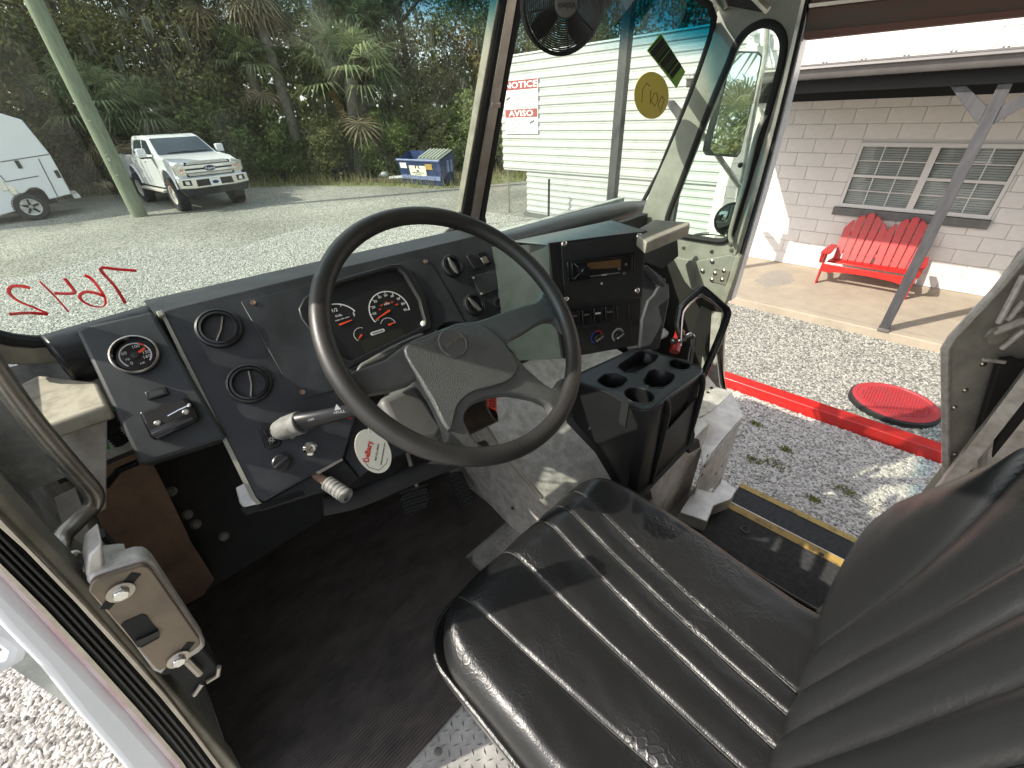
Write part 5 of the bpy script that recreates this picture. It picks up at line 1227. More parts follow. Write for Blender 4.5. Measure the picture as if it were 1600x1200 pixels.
# top return towards the windshield
a0,b0 = DF.at(247,488); a1,b1 = DF.at(768,364)
g = M(); v = [DF.p(a0-.005,b0-.004,-.004), DF.p(a1,b1-.004,-.004), DF.p(a1,b1-.004,-.004)+Vector((0,.16,-.01)), DF.p(a0-.005,b0-.004,-.004)+Vector((0,.15,-.01))]
mk('top_return', quad(g, v, .003), m_dash, t)
g = M(); g.pxp(DF, [(243,486),(254,484),(258,492),(247,495)], -.02, .012); mk('corner_clip', g, m_wgrey, t, bevel=.002)
dp('edge_strip', [(252,493),(258,492),(399,776),(408,786),(402,789),(392,779)], -.03, .0025, m_wgrey)
# left gauge panel
dp('gauge_panel', [(118,516),(128,510),(238,486),(250,506),(349,676),(354,684),(236,722),(222,728),(216,722)], -.05, .012, m_dash2, bevel=.006, seg=3)
GP = Fr(DF.p(0,0,.012), DF.x, DF.z)
def F_(px_, py_, base=None, c=0, rot=0): return (base or DF).sub(px_, py_, c, rot)
# cluster inset plates
dp('inset_plate', [(376,471),(395,466),(480,446),(620,412),(664,403),(672,408),(700,455),(735,520),(600,560),(560,600),(470,624),(460,618)], .0005, .0025, m_dash, bevel=.001, seg=1)
for px_,py_ in ((396,473),(473,613),(665,409),(726,509)):
    g = M(); g.lathe(F_(px_,py_,c=.002), 0, 0, [(0,.001),(.002,.003),(.005,.003),(.0058,0)], 14); mk('panel_screw', g, mat('tarnished_screw_%d'%px_, (.3,.2,.15), .4, .6), t)
def vent(px_, py_, ang, r=.0395, op=.5, par=None):
    f = F_(px_, py_); v_ = mk('vent', M().lathe(f, 0, 0, [(r,0),(r,.006),(r*.97,.010),(r*.88,.012),(r*.84,.009),(r*.82,.011),(r*.72,.012),(r*.68,.008),(r*.66,-.02),(0,-.022)], 40), m_blk, t)
    fr_ = F_(px_, py_, c=.004, rot=ang)
    g = M(); g.poly(fr_, [(-.0012-0,-r*.64),(.0012,-r*.64),(.004,0),(.0012,r*.64),(-.0012,r*.64),(.0015,0)] , -.016, .003)
    mk('vent_vane', g, m_steel if par is None else m_blkg, v_)
    return v_
vent(343,514, -.55); vent(390,600, -.30)
for (a,b,an) in ((706,417,.15),(740,477,.45)):
    v_ = vent(a, b, an, r=.030, par=1)
    f = F_(a, b, c=.004, rot=an)
    g = M(); g.poly(f, [(-.002,-.024),(.0035,-.024),(.006,0),(.0035,.024),(-.002,.024),(-.006,0)], -.006, .010); mk('vent_paddle', g, m_grayp, v_, bevel=.002)
# gauge cluster
clo = [(500,447),(530,436),(612,412),(628,412),(640,421),(650,437),(668,466),(668,474),(675,502),(676,512),(600,548),(545,575),(520,560),(492,528),(470,497),(466,482),(474,466)]
cli = [(508,452),(532,443),(610,420),(622,420),(632,428),(643,446),(656,468),(658,478),(664,500),(664,508),(598,540),(548,564),(528,552),(503,522),(484,497),(480,486),(486,468)]
c3 = .012
ho = mk('cluster_bezel', M().ring(DF, [DF.at(x,y,c3) for x,y in clo], [DF.at(x,y,c3) for x,y in cli], -.01, c3), m_blk, t, bevel=.003)
g = M()
inn = [DF.at(x,y,c3) for x,y in cli]; cxx = sum(p[0] for p in inn)/len(inn); cyy = sum(p[1] for p in inn)/len(inn)
A_ = [g.b.verts.new(DF.p(a,b,c3-.001)) for a,b in inn]; B_ = [g.b.verts.new(DF.p(cxx+(a-cxx)*.9, cyy+(b-cyy)*.9, -.038)) for a,b in inn]
for i in range(len(inn)): j=(i+1)%len(inn); g.b.faces.new([A_[i],A_[j],B_[j],B_[i]])
g.b.faces.new(B_); mk('cluster_well', g, m_blkm, t)
# punch: the dash panel and inset are hidden inside the bezel by a deep dial plate standing on top
CF = Fr(DF.p(0,0,.0032), DF.x, DF.z)
dpl = mk('dial_plate', M().pxp(CF, cli, -.0004, .0), m_dial, t)
def dial(px_, py_, r, t0, t1, ticks, rot=.0):
    f = CF.sub(px_, py_, .0, 0); g = M(); g.arc(f, 0,0, r*.95, r, t0, t1, .0002, .0007, 30)
    for k in range(ticks):
        a = t0+(t1-t0)*k/(ticks-1); Fk = Fr(f.p(0,0,0), f.x*math.cos(a)+f.y*math.sin(a), f.z); g.box(Fk, r*.86, r, -r*.012, r*.012, .0003, .0009)
    mk('dial_scale', g, m_mark, dpl); return f
f = dial(609,485,.048, math.radians(200), math.radians(-15), 10)
for k in range(10):
    a = math.radians(200-215*k/9); text('dial_number', str(k*10), f, .0085, m_mark, t, a=.037*math.cos(a), b=.037*math.sin(a), c=.0008)
text('dial_lettering', 'MPH', f, .007, m_mark, t, a=0, b=.016, c=.0008)
for k in range(5):
    a = math.radians(165-150*k/4); text('dial_number', str(20+20*k), f, .006, m_ndl, t, a=.022*math.cos(a), b=.008+.016*math.sin(a)-.004, c=.0008)
def needle(f, ang, l): 
    Fk = Fr(f.p(0,0,0), f.x*math.cos(ang)+f.y*math.sin(ang), f.z); mk('needle', M().poly(Fk, [(0,-.0022),(l,-.0008),(l,.0008),(0,.0022)], .001, .002), m_ndl, dpl)
needle(f, math.radians(196), .042)
f = dial(530,508,.050, math.radians(175), math.radians(25), 5)
text('dial_lettering', '1/2', f, .011, m_mark, t, a=.004, b=.034, c=.0008); text('dial_lettering', 'FUEL', f, .007, m_mark, t, a=.008, b=.020, c=.0008); text('dial_lettering', 'F', f, .011, m_mark, t, a=.040, b=.012, c=.0008)
text('dial_lettering', 'DIESEL FUEL ONLY', f, .0038, m_mark, t, a=.012, b=.011, c=.0008); needle(f, math.radians(5), .030)
f = dial(565,523,.017, math.radians(220), math.radians(60), 6); needle(f, math.radians(200), -.012) if False else needle(f, math.radians(215), .013)
f = dial(607,508,.018, math.radians(150), math.radians(0), 6); needle(f, math.radians(5), .016)
f = CF.sub(590,519)
mk('maker_badge', M().poly(f, rrect(-.017,.017,-.004,.004,.0039,4), .0003, .001), m_mark, dpl); text('badge_lettering', 'FREIGHTLINER', f, .0052, m_inkb, t, c=.0012, squeeze=.8)
mk('display_window', M().pxp(CF, [(562,532),(628,512),(634,526),(575,560)], .0002, .0008), mat('display_olive', (.02,.022,.016), .3), dpl)
mk('reset_button', M().lathe(CF.sub(662,506), 0, 0, [(0,.008),(.006,.007),(.008,0)], 16), m_white, dpl)
# small switches right of the cluster
for pts,mt_ in (([(729,399),(738,396),(752,418),(742,421)],m_blk),([(745,396),(757,392),(769,412),(758,416)],m_blkg)):
    sw = dp('switch', pts, 0, .006, mt_, bevel=.0015)
mk('rocker', M().pxp(DF, [(751,403),(759,400),(765,409),(757,412)], .006, .010), m_steel, t, bevel=.001)
dp('blank_plate', [(736,432),(779,420),(792,447),(752,462)], 0, .004, m_dash, bevel=.001)
for q in ((740,434),(778,422),(791,446),(753,459)): mk('plate_screw', M().lathe(F_(*q,c=.004), 0, 0, [(0,.002),(.003,.002),(.004,0)], 10), m_olived, t)
mk('socket', M().lathe(F_(779,475), 0, 0, [(.015,0),(.015,.004),(.011,.005),(.010,-.01),(0,-.012)], 24), m_blk, t)
# items on the gauge panel
f = GP.sub(213,556)
t2 = mk('air_gauge', M().lathe(f, 0, 0, [(.034,0),(.034,.012),(.031,.015),(.028,.012),(.0275,.004),(0,.004)], 40), m_blkg, t)
g = M(); g.arc(f, 0,0,.0205,.0225, math.radians(225), math.radians(-45), .0042,.005, 30); mk('gauge_scale', g, m_mark, t2)
g = M(); g.arc(f, 0,0,.0205,.0225, math.radians(62), math.radians(38), .0051,.0056, 6); g.box(Fr(f.o,f.x*.9+f.y*.43,f.z),.004,.018,-.002,.002,.005,.006); mk('gauge_red_band', g, m_ndl, t2)
for s_,a_ in (('0',232),('60',150),('100',70),('150',0),('160',-30)): text('gauge_number', s_, f, .008, m_mark, t, a=.0155*math.cos(math.radians(a_)), b=.0155*math.sin(math.radians(a_)), c=.0052)
text('gauge_number', 'PSI', f, .005, m_mark, t, a=-.012, b=-.004, c=.0052); text('gauge_number', 'AIR', f, .005, m_mark, t, a=.004, b=-.017, c=.0052)
mk('gauge_hub', M().lathe(f, 0,0,[(0,.008),(.006,.007),(.0065,.004)],16), m_blk, t2)
mk('gauge_bezel_edge', M().lathe(f, 0,0,[(.0345,.010),(.0335,.0145),(.0315,.0158),(.0305,.0145)],40), m_steel, t2)
GPp = lambda pts, c0, c1, mt, nm, par=None, **k: mk(nm, M().pxp(GP, pts, c0, c1), mt, par or t, **k)
GPp([(225,612),(259,603),(264,616),(231,626)], 0, .006, m_blk, 'blank_switch', bevel=.002); GPp([(231,614),(254,608),(257,614),(235,621)], .006, .0068, m_dash2, 'switch_face')
ash = GPp([(216,644),(288,619),(296,624),(311,655),(241,688),(234,683)], 0, .022, m_blkg, 'ashtray', bevel=.004, seg=3)
GPp([(224,645),(286,624),(297,645),(234,672)], .0222, .0226, m_dark, 'ashtray_mouth', ash); 
GPp([(236,677),(300,651),(303,656),(240,683)], .0224, .0245, m_blk, 'ashtray_lip', ash, bevel=.001)
g = M(); g.tube([GP.P(262,650,.026),GP.P(280,640,.027),GP.P(293,634,.028)], .0014, 6).ball(GP.P(295,633,.028), .0035, 1); mk('ashtray_spring', g, m_chrome, ash)
for q in ((246,661),(290,644)): mk('ashtray_screw', M().lathe(GP.sub(*q,.023), 0,0,[(0,.002),(.003,.002),(.005,0)],12), m_steel, ash)
# lower controls
dp('headlight_switch', [(403,668),(408,661),(424,660),(431,665),(440,692),(436,698),(420,702),(414,699)], 0, .004, m_blk, bevel=.002)
dp('headlight_rocker', [(410,672),(425,668),(434,691),(421,697)], .004, .010, m_blkg, bevel=.002)
g = M(); f = F_(424,687,c=.0105); g.arc(f,0,0,.0022,.003,0,6.28,0,.0006,14)
for k in range(8): Fk = Fr(f.o, f.x*math.cos(k*.785)+f.y*math.sin(k*.785), f.z); g.box(Fk,.004,.0058,-.0004,.0004,0,.0006)
mk('lamp_symbol', g, m_mark, t)
f = F_(440,723); mk('dimmer_knob', M().lathe(f,0,0,[(.017,0),(.0165,.016),(.014,.018),(0,.018)],24), m_blk, t); mk('knob_ridge', M().box(F_(440,723,c=.018,rot=.35),-.015,.015,-.003,.003,0,.004), m_blk, t, bevel=.001)
f = F_(485,701); mk('ignition_lock', M().lathe(f,0,0,[(.014,0),(.014,.004),(.010,.008),(.0098,.010),(.007,.010),(.006,.007),(0,.007)],24), m_chrome, t); mk('key_slot', M().box(F_(485,701,c=.0075,rot=.5),-.004,.004,-.0008,.0008,0,.0006), m_dark, t)
g = M(); g.pxp(DF, [(440,655),(452,648),(462,683),(455,686)], 0,.012); mk('lever_guide', g, m_steel, t, bevel=.001)
dp('lower_box', [(470,752),(535,716),(548,730),(562,748),(540,762),(500,770),(405,800),(400,792)], -.05, -.02, m_blkm, bevel=.003)
dp('fuse_cover_edge', [(493,738),(534,716),(536,719),(498,741)], -.01, .002, m_steel)
dp('right_wing', [(537,716),(545,690),(550,650),(640,612),(700,668),(655,700),(585,728),(562,747)], -.06, -.03, m_dash, bevel=.003)
g = M(); g.pxp(DF, [(368,762),(388,752),(400,780),(410,786),(380,793),(374,786)], -.012, -.004); tag(mk('sheet_tab', g, m_alu, bevel=.002), 'bare aluminium tab sticking out under the lower left dash corner', 'bracket')
g = M(); g.pxp(DF, [(376,795),(412,786),(470,765),(478,772),(385,805)], -.05, -.02); mk('lower_flange', g, m_blkm, t)
g = M(); pts = [(505,790),(560,778),(640,745),(700,722),(760,700)]; g.tube(smooth_path([DF.P(x,y,-.05) for x,y in pts]), .022, 12); tag(mk('cross_tube', g, m_blkm), 'dark round tube running below the steering column', 'tube')
# park brake release knob (grey ribbed)
kb = thing('release_knob', DF.P(525,765), 'grey ribbed rubber grip on a rusty rod below the dashboard', 'knob')
p0, p1 = DF.P(488,738,-.03), DF.P(543,776,.03)
g = M(); g.tube([p0, p0.lerp(p1,.5)], .009, 12); mk('rod', g, m_brown, kb)
ax_ = Fr(p0.lerp(p1,.42), (1,0,0), (p1-p0)); Lk = (p1-p0).length*.58; prof = [(0,0),(.0135,.001)]
for k in range(6): u = k/6*Lk; prof += [(.0155,u+.003),(.0155,u+Lk/6*.75),(.0145,u+Lk/6*.8),(.0145,u+Lk/6*.98)]
prof += [(.013,Lk),(.010,Lk+.001),(.009,Lk-.004),(0,Lk-.004)]
g = M(); g.lathe(ax_, 0,0, prof, 20); mk('grip', g, m_cream, kb)
# turn signal lever
tl = thing('turn_lever', DF.P(490,655), 'black turn signal lever with worn grey collar and white PULL lettering', 'lever')
L0, L1, L2 = DF.P(447,668,.03), DF.P(490,655,.075), DF.P(556,640,.10)
g = M(); g.tube([DF.P(438,672,.005), L0, DF.P(470,660,.052)], [.020,.022,.023], 18); mk('collar', g, m_cream, tl, bevel=.002)
g = M(); g.tube([DF.P(470,660,.052), L1, L2], [.021,.0165,.0135], 18, flat=.75); mk('stalk', g, m_blk, tl)
Fv = Fr(DF.P(530,642,.128), (L2-L0), DF.z)
g = M(); g.poly(Fr(DF.P(527,637,.114), L2-L0, DF.z), [(-.006,-.004),(.006,-.004),(0,.007)], -.001, .0); mk('arrow_mark', g, m_mark, tl)
text('lever_lettering', '<PULL', Fr(DF.P(530,644,.114), L2-L0, DF.z), .0075, m_mark, tl); text('lever_lettering', 'OFF', Fr(DF.P(486,656,.105), L2-L0, DF.z), .006, m_mark, tl)
g = M(); g.ball(DF.P(546,649,.06), .008, 2); mk('hazard_tab', g, m_red, tl)
# hanging tag
tg = thing('key_tag', DF.P(582,705,.05), 'oval cream card tag with red and grey print hanging below the steering wheel', 'tag')
OT = Fr(DF.P(583,705,.06), DF.x*.9+DF.y*.4, DF.z*.9-DF.y*.35)
cen_ = OT.at(583,705); 
opx = [(583+ (28.5*math.cos(2*math.pi*k/32)*math.cos(.0)-0), 705+34*math.sin(2*math.pi*k/32)) for k in range(32)]
opx = [(x+(y-705)*.10, y+(x-583)*.20) for x,y in opx]
mk('card', M().pxp(OT, opx, -.0008, .0008), m_paper, tg)
d0 = Vector(OT.p(*OT.at(577,722,.001),.001)); d1 = Vector(OT.p(*OT.at(574,688,.001),.001))
TF = Fr(OT.P(575,706,.001), OT.P(578,690,.001)-OT.P(572,724,.001), OT.z)
text('tag_lettering', 'DeBary', TF, .0155, m_ink, tg, c=.0004, bold=.035, squeeze=.92)
TF2 = Fr(OT.P(589,707,.001), TF.x, OT.z); text('tag_lettering', '407-321-4244', TF2, .0062, m_inkb, tg, c=.0004)
TF3 = Fr(OT.P(598,709,.001), TF.x, OT.z); text('tag_lettering', 'Debarytruckcenter.com', TF3, .0048, m_inkb, tg, c=.0004)
g = M(); g.tube([OT.P(x,y,.001) for x,y in ((566,716),(576,730),(592,735),(604,724),(606,716))], .0006, 5); mk('printed_curve', g, m_inkb, tg)
g = M(); g.tube([OT.P(577,676,.001), OT.P(574,660,.0), DF.P(566,640,.03)], .0012, 6); mk('string', g, m_steel, tg)
# ================================================================ STEERING WHEEL
wc = Vector((.434,.557,-.325)); SW = Fr(wc, (1,0,0), (0,-.69,.724))
sw = thing('steering_wheel', wc, 'large worn dark four spoke steering wheel with round hub badge', 'steering wheel')
g = M(); NN = 96; rm = .0165
g.tube([SW.p(.243*math.cos(2*math.pi*k/NN), .243*math.sin(2*math.pi*k/NN), 0) for k in range(NN)], rm, 16, closed=True, up=SW.z); rim_ = mk('rim', g, m_rim, sw)
g = M()
sp_px = [(540,588),(553,580),(575,573),(602,562),(629,541),(645,532),(662,525),(712,506),(745,502),(765,496),(780,490),(817,478),(835,474),(844,466),(850,452),(880,470),(893,510),(886,520),(873,506),(866,500),(852,501),(838,508),(820,520),(800,530),(790,540),(797,549),(805,556),(822,576),(840,592),(852,602),(862,608),(870,602),(878,590),(895,600),(886,650),(868,668),(862,650),(861,640),(855,632),(838,624),(815,619),(797,616),(780,617),(762,621),(745,627),(733,636),(726,646),(724,655),(727,664),(733,676),(742,688),(758,702),(755,722),(700,716),(672,700),(686,697),(697,690),(697,680),(690,662),(680,640),(670,617),(660,600),(652,590),(640,600),(612,609),(580,615),(568,622),(566,640),(555,625)]
g.pxp(SW, sp_px, -.042, -.018, c=-.022); spk = mk('spokes', g, m_spoke, sw, bevel=.008, seg=4)
g = M()
g.poly(SW, smooth_closed([SW.at(x,y,-.010) for x,y in [(627,543),(660,526),(712,507),(750,501),(782,522),(802,548),(814,572),(800,594),(765,606),(738,614),(716,634),(708,660),(703,676),(692,664),(676,630),(655,594)]], 4), -.03, -.011, shrink=.06); mk('hub_pad', g, m_spoke, sw, bevel=.009, seg=5)
f = SW.sub(707,537,-.012)
mk('badge', M().lathe(f,0,0,[(.0285,0),(.0285,.003),(.0265,.005),(.0245,.0035),(0,.0045)],40), m_spoke, sw)
Ft = Fr(f.p(.001,.002,.005), f.x*-.985+f.y*-.17, f.z)
text('badge_lettering', 'Freightliner', Ft, .0115, m_steel, sw, squeeze=.8, bold=.012); g = M(); g.arc(Ft, 0,0,.0195,.0205, -.25,.25,0,.0004,8); g.box(Ft,-.003,.003,-.016,-.010,0,.0006); mk('badge_logo', g, m_grayp, sw)
# column behind the wheel
co = thing('steering_column', SW.p(0,0,-.1), 'grey plastic steering column shroud under the wheel', 'steering column')
g = M(); Fc = Fr(SW.p(0,-.01,-.05), (1,0,0), SW.z)
def shroud(u,v):
    a = 2*math.pi*u; r_ = .048+.030*v; x = r_*1.05*math.cos(a); y = r_*.95*math.sin(a); c = -.28*v
    return Fc.p(x-.01*v, y-.015*v, c)
g.grid(shroud, 28, 8, closed_u=True); mk('shroud', g, m_grayp, co)
g = M(); g.pxp(Fr(SW.p(0,0,-.055),SW.x,SW.z), [(590,622),(650,596),(700,668),(686,692),(640,690),(612,668)], -.09, -.03); mk('lower_shroud', g, m_grayp, co, bevel=.015, seg=4)
g = M(); g.tube(smooth_path([SW.P(x,y,-.052) for x,y in ((557,582),(575,568),(610,545),(640,528),(665,517))]), [.006]+[.012]*15+[.014], 12, flat=.6) if False else None
g = M(); g.pxp(Fr(SW.p(0,0,-.05),SW.x,SW.z), [(556,581),(562,567),(575,560),(610,540),(640,526),(662,517),(665,526),(629,541),(602,562),(575,573)], -.02, 0); mk('shift_stalk', g, m_grayp, co, bevel=.006, seg=3)
# bellows and red tag seen through the wheel
g = M(); b0_, b1_ = SW.P(722,662,-.30), SW.P(768,640,-.24)
bp_ = smooth_path([b0_, b0_.lerp(b1_,.5)+Vector((0,0,.01)), b1_], 4); Lb = Fr(b0_, (0,0,1), b1_-b0_); ln_ = (b1_-b0_).length; prof = []
for k in range(15): u = k/14*ln_; prof += [(.034,u),(.028,u+ln_/28)]
g.lathe(Lb,0,0,prof,24); tag(mk('column_bellows', g, m_pipe), 'ribbed brown rubber hose seen through the lower opening of the steering wheel', 'hose')
g = M(); Fr_ = SW; g.pxp(Fr(SW.p(0,0,-.2),SW.x,SW.z), [(762,620),(776,618),(776,642),(762,634)], 0, .002); rt = tag(mk('red_tag', g, mat('red_tag', (.75,.06,.03), .5)), 'small red printed tag behind the lower steering wheel opening', 'tag')
g = M()
for k in range(4): g.pxp(Fr(SW.p(0,0,-.197),SW.x,SW.z), [(764,622+k*4),(774,622+k*4.4),(774,623.4+k*4.4),(764,623.4+k*4)], 0, .0006)
ch = mk('red_tag_print', g, m_inkb, kind=None); ch.parent = None; tag(ch, 'black print lines on the small red tag behind the wheel', 'print')
# ================================================================ RADIO BOX
RB = Fr((.80,.60,-.33), (.904,-.427,0), (-.42,-.89,.13))
rb = thing('radio_panel', RB.P(940,540), 'black radio and switch panel on a grey green box right of the wheel', 'radio panel')
def rp2(nm, pts, c0, c1, mt, par=None, **k): return mk(nm, M().pxp(RB, pts, c0, c1), mt, par or rb, **k)
rp2('back_plate', [(857,380),(1010,361),(996,540),(905,556),(880,560),(866,470)], -.02, -.0, m_blk, bevel=.002)
rp2('front_plate', [(877,382),(1008,363),(1002,468),(884,480)], .0, .004, m_blkm, bevel=.001)
for q in ((881,381),(998,369),(884,468),(995,454)):
    w_ = mk('panel_screw', M().lathe(RB.sub(*q,.004),0,0,[(.0075,0),(.0075,.002),(.005,.0035),(.002,.003),(0,.0015)],16), m_chrome, rb)
for q in ((995,484),(992,507),(988,537)): mk('small_screw', M().lathe(RB.sub(*q,.002),0,0,[(.005,0),(.004,.003),(0,.003)],12), m_olived, rb)
ra = rp2('radio', [(886,409),(993,394),(992,425),(888,441)], .004, .010, m_blkg, bevel=.002)
rp2('radio_face', [(893,411),(989,398),(988,424),(895,438)], .010, .020, m_blkg, ra, bevel=.002)
rp2('display', [(918,411),(970,405),(970,418),(916,421)], .0202, .0206, mat('amber_display', (.11,.06,.025), .15), ra)
mk('volume_knob', M().lathe(RB.sub(912,423,.02),0,0,[(.013,0),(.0125,.012),(.010,.014),(0,.014)],24), m_blkg, ra)
rp2('preset_strip', [(922,431),(968,425),(968,427),(922,433)], .0202, .021, m_grayp, ra)
text('radio_lettering', 'SONY', RB.sub(944,429.5,.0206), .006, m_mark, rb)
for q in ((975,427),(978,413),(967,420)): mk('radio_button', M().lathe(RB.sub(*q,.02),0,0,[(.0035,0),(.003,.003),(0,.003)],12), m_grayp, ra)
g = M(); g.tube([RB.P(897,436,.021),RB.P(905,428,.021)], .0008, 5).tube([RB.P(897,412,.021),RB.P(904,418,.021)], .0008, 5); mk('radio_accent', g, m_steel, ra)
mk('indicator', M().lathe(RB.sub(940,443,.004),0,0,[(.0028,0),(.002,.002),(0,.002)],10), m_white, rb)
rp2('switch_bar', [(884,478),(1002,464),(1000,508),(898,518)], .0, .006, m_blk, bevel=.002)
for k in range(6):
    x0 = 891+18.2*k; y0 = 486-2.1*k; h_ = 24
    sw_ = rp2('rocker_switch', [(x0,y0),(x0+14.5,y0-1.7),(x0+13.5,y0+h_-1),(x0+1.5,y0+h_+1)], .006, .014 if k < 4 else .009, m_blkg if k < 4 else m_blk, bevel=.0025)
    if k < 4: rp2('switch_lens', [(x0+3,y0+7),(x0+11,y0+6),(x0+11,y0+8.5),(x0+3,y0+9.5)], .0141, .0146, m_mark if k == 2 else m_grayp, sw_)
rp2('heater_panel', [(898,518),(1000,505),(997,538),(905,553)], .0, .003, m_blkm)
rp2('heater_side_plate', [(985,505),(1000,503),(997,538),(984,541)], .003, .006, m_blk, bevel=.001)
for q,(c1_,c2_) in (((933,527),((.02,.08,.45),(.55,.02,.04))),((965,523),((.5,.5,.5),(.5,.5,.5)))):
    f = RB.sub(*q,.003); kn = mk('heater_knob', M().lathe(f,0,0,[(.0135,0),(.013,.010),(.011,.012),(0,.012)],24), m_blk, rb)
    mk('knob_pointer', M().box(Fr(f.p(0,0,.012), f.x*.87+f.y*.5, f.z), -.012,.012,-.0022,.0022,0,.004), m_steel, kn, bevel=.001)
    g = M(); g.arc(f,0,0,.0165,.0185, math.radians(240), math.radians(110), .0003,.001,14); mk('dial_arc', g, mat('arc_a_%d'%q[0], c1_, .5), rb)
    g = M(); g.arc(f,0,0,.0165,.0185, math.radians(110), math.radians(20), .0003,.001,14); mk('dial_arc', g, mat('arc_b_%d'%q[0], c2_, .5), rb)
    if q[0] == 965:
        g = M(); g.arc(f,0,0,.0135,.0143, math.radians(225), math.radians(20), .0003,.001,14); mk('dial_arc', g, m_mark, rb)
# body of the box: greenish left side, top
P3 = RB.P
tl_, tr_, bl_ = P3(858,381), P3(1010,361), P3(880,560)
back = lambda p, d=.28: p+Vector((.02,d,0))
v = [P3(857,381,-.002), P3(866,470,-.002), P3(884,566,-.002), DF.P(829,590,-.02), DF.P(815,480,-.02), DF.P(768,388,-.004)]
g = M()
vv = [P3(857,381,-.002), P3(880,562,-.002), DF.P(800,600,-.06)*1.0, DF.P(768,388,-.006)]
quad(g, [P3(857,381,-.002), P3(884,560,-.002), P3(884,560,-.002)+Vector((-.10,.22,-.05)), DF.P(766,386,-.006)], .004)
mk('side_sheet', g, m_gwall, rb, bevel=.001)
T0, T1 = P3(857,381,-.001), P3(1010,361,-.001)
apex = FZ(T1.z+.004).P(956,344); tl2 = FZ(T0.z).P(803,376)
g = M(); hgt = [T0, T1, apex, tl2]
lo = [g.b.verts.new(p-Vector((0,0,.004))) for p in hgt]; hi = [g.b.verts.new(p+Vector((0,0,.0))) for p in hgt]
g.b.faces.new(hi); g.b.faces.new(lo[::-1])
for i in range(4): j=(i+1)%4; g.b.faces.new([lo[i],lo[j],hi[j],hi[i]])
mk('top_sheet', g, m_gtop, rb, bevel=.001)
g = M(); quad(g, [T1, apex, apex-Vector((0,0,.3)), P3(996,540,-.001)], .004); mk('right_sheet', g, m_blkm, rb)
g = M(); quad(g, [T0+Vector((0,.01,-.01)), T1+Vector((0,.01,-.01)), P3(996,540,-.02), P3(884,560,-.02)], .01); 
# shelf board to the right of the box
SB = FZ(-.262); g = M(); g.pxp(SB, [(990,361),(1022,343),(1078,347),(1078,352),(1010,379)], -.028, 0); tag(mk('shelf_board', g, m_wgrey, bevel=.004), 'pale weathered board shelf right of the radio box under the quarter window', 'shelf')
g = M(); g.pxp(FY(.80), [(1008,382),(1058,366),(1060,400),(1035,420),(1010,410)], -.01, 0); tag(mk('shelf_support', g, m_blkm), 'dark bracket plate beneath the weathered shelf board', 'bracket')
# corrugated black heater duct behind the radio box
hd_ = thing('heater_duct', (1.2,.75,-.7), 'dusty black ribbed plastic duct standing right of the radio box', 'duct')
HQ = Fr((1.22,.78,-.62), (.8,-.6,0), (-.5,-.75,.3))
for k in range(5): mk('rib', M().pxp(HQ, [(1007+7*k,416+5*k),(1012+7*k,414+5*k),(1030+3*k,432+4*k),(1028+3*k,440+4*k),(1008+4*k,423+6*k)], -.02, .012-.002*k), m_corr, hd_, bevel=.004)
mk('body', M().pxp(HQ, [(1002,420),(1030,440),(1045,446),(1046,470),(1036,520),(1030,545),(995,552),(998,480)], -.1, -.012), m_corr, hd_, bevel=.006)
mk('front_shell', M().pxp(HQ, [(1032,440),(1046,444),(1047,466),(1030,480),(1036,505),(1018,540),(1000,545),(1003,500),(1012,470),(1022,460)], -.012, .006), m_corr, hd_, bevel=.006)
g = M(); g.box(G0, 1.05,1.93,1.0,1.03,-1.4,-.42); mk('dark_backing', g, m_toe, kind='structure')
# ================================================================ ENGINE COVER
ec = thing('engine_cover', (1.0,.7,-1.2), 'bare mottled aluminium engine cover between the seats with a bright ridge', 'engine cover')
Ra, Rb, Rc = X_ = (FX(.72).P(755,655), FX(.72).P(802,727), FX(.72).P(846,778))
Re0, Re1 = FZ(-1.06).P(1000,774), FZ(-1.06).P(1104,665)
TR = Vector((1.5,1.05,-.86)); TL = Vector((.72,1.35,-.72))
g = M(); vt = [g.b.verts.new(p) for p in (TL, Ra, Rb, Rc, FZ(-1.07).P(930,800), Re0, Re1, Vector((1.55,.7,-.98)), TR, Vector((1.5,1.4,-.72)))]
for tri in ((0,1,9),(1,8,9),(1,2,8),(2,7,8),(2,3,7),(3,6,7),(3,5,6),(3,4,5)): g.b.faces.new([vt[i] for i in tri])
mk('top_sheet', g, m_alud, ec, smooth=60)
g = M(); fl = [FF.P(*q) for q in ((700,735),(740,762),(787,812),(807,830),(835,850))]; tp = [TL, Ra, Rb, Rc, FZ(-1.07).P(930,800)]
A_ = [g.b.verts.new(p) for p in tp]; B_ = [g.b.verts.new(p) for p in (FF.P(690,700), FF.P(740,762), FF.P(787,812), FF.P(807,830), FF.P(935,900))]
for i in range(4): g.b.faces.new([A_[i],A_[i+1],B_[i+1],B_[i]])
mk('side_sheet', g, m_alud, ec, smooth=50)
g = M(); g.tube([Ra+(Ra-Rb)*1.5, Ra, Rb, Rc], .006, 8); mk('ridge', g, m_steel, ec)
g = M(); quad(g, [Rc, FZ(-1.07).P(930,800), FZ(-1.07).P(930,800)-Vector((0,-.0,.36)), Rc-Vector((0,0,.36))], .004)
g = M(); quad(g, [Re0+Vector((-.2,0,0)), Re1+Vector((.02,0,0)), Re1+Vector((.02,0,-.36)), Re0+Vector((-.2,0,-.36))], .006); rf = mk('rear_sheet', g, m_alud, ec)
FRr = FY(Re0.y-.004)
for q in ((1072,708),(1067,722),(1055,735),(1092,700),(1050,752),(1040,770),(1086,722),(1062,745),(1098,742),(1090,758)):
    mk('rivet', M().lathe(FRr.sub(*q),0,0,[(.008,0),(.006,.004),(0,.005)],10), m_blk, ec)
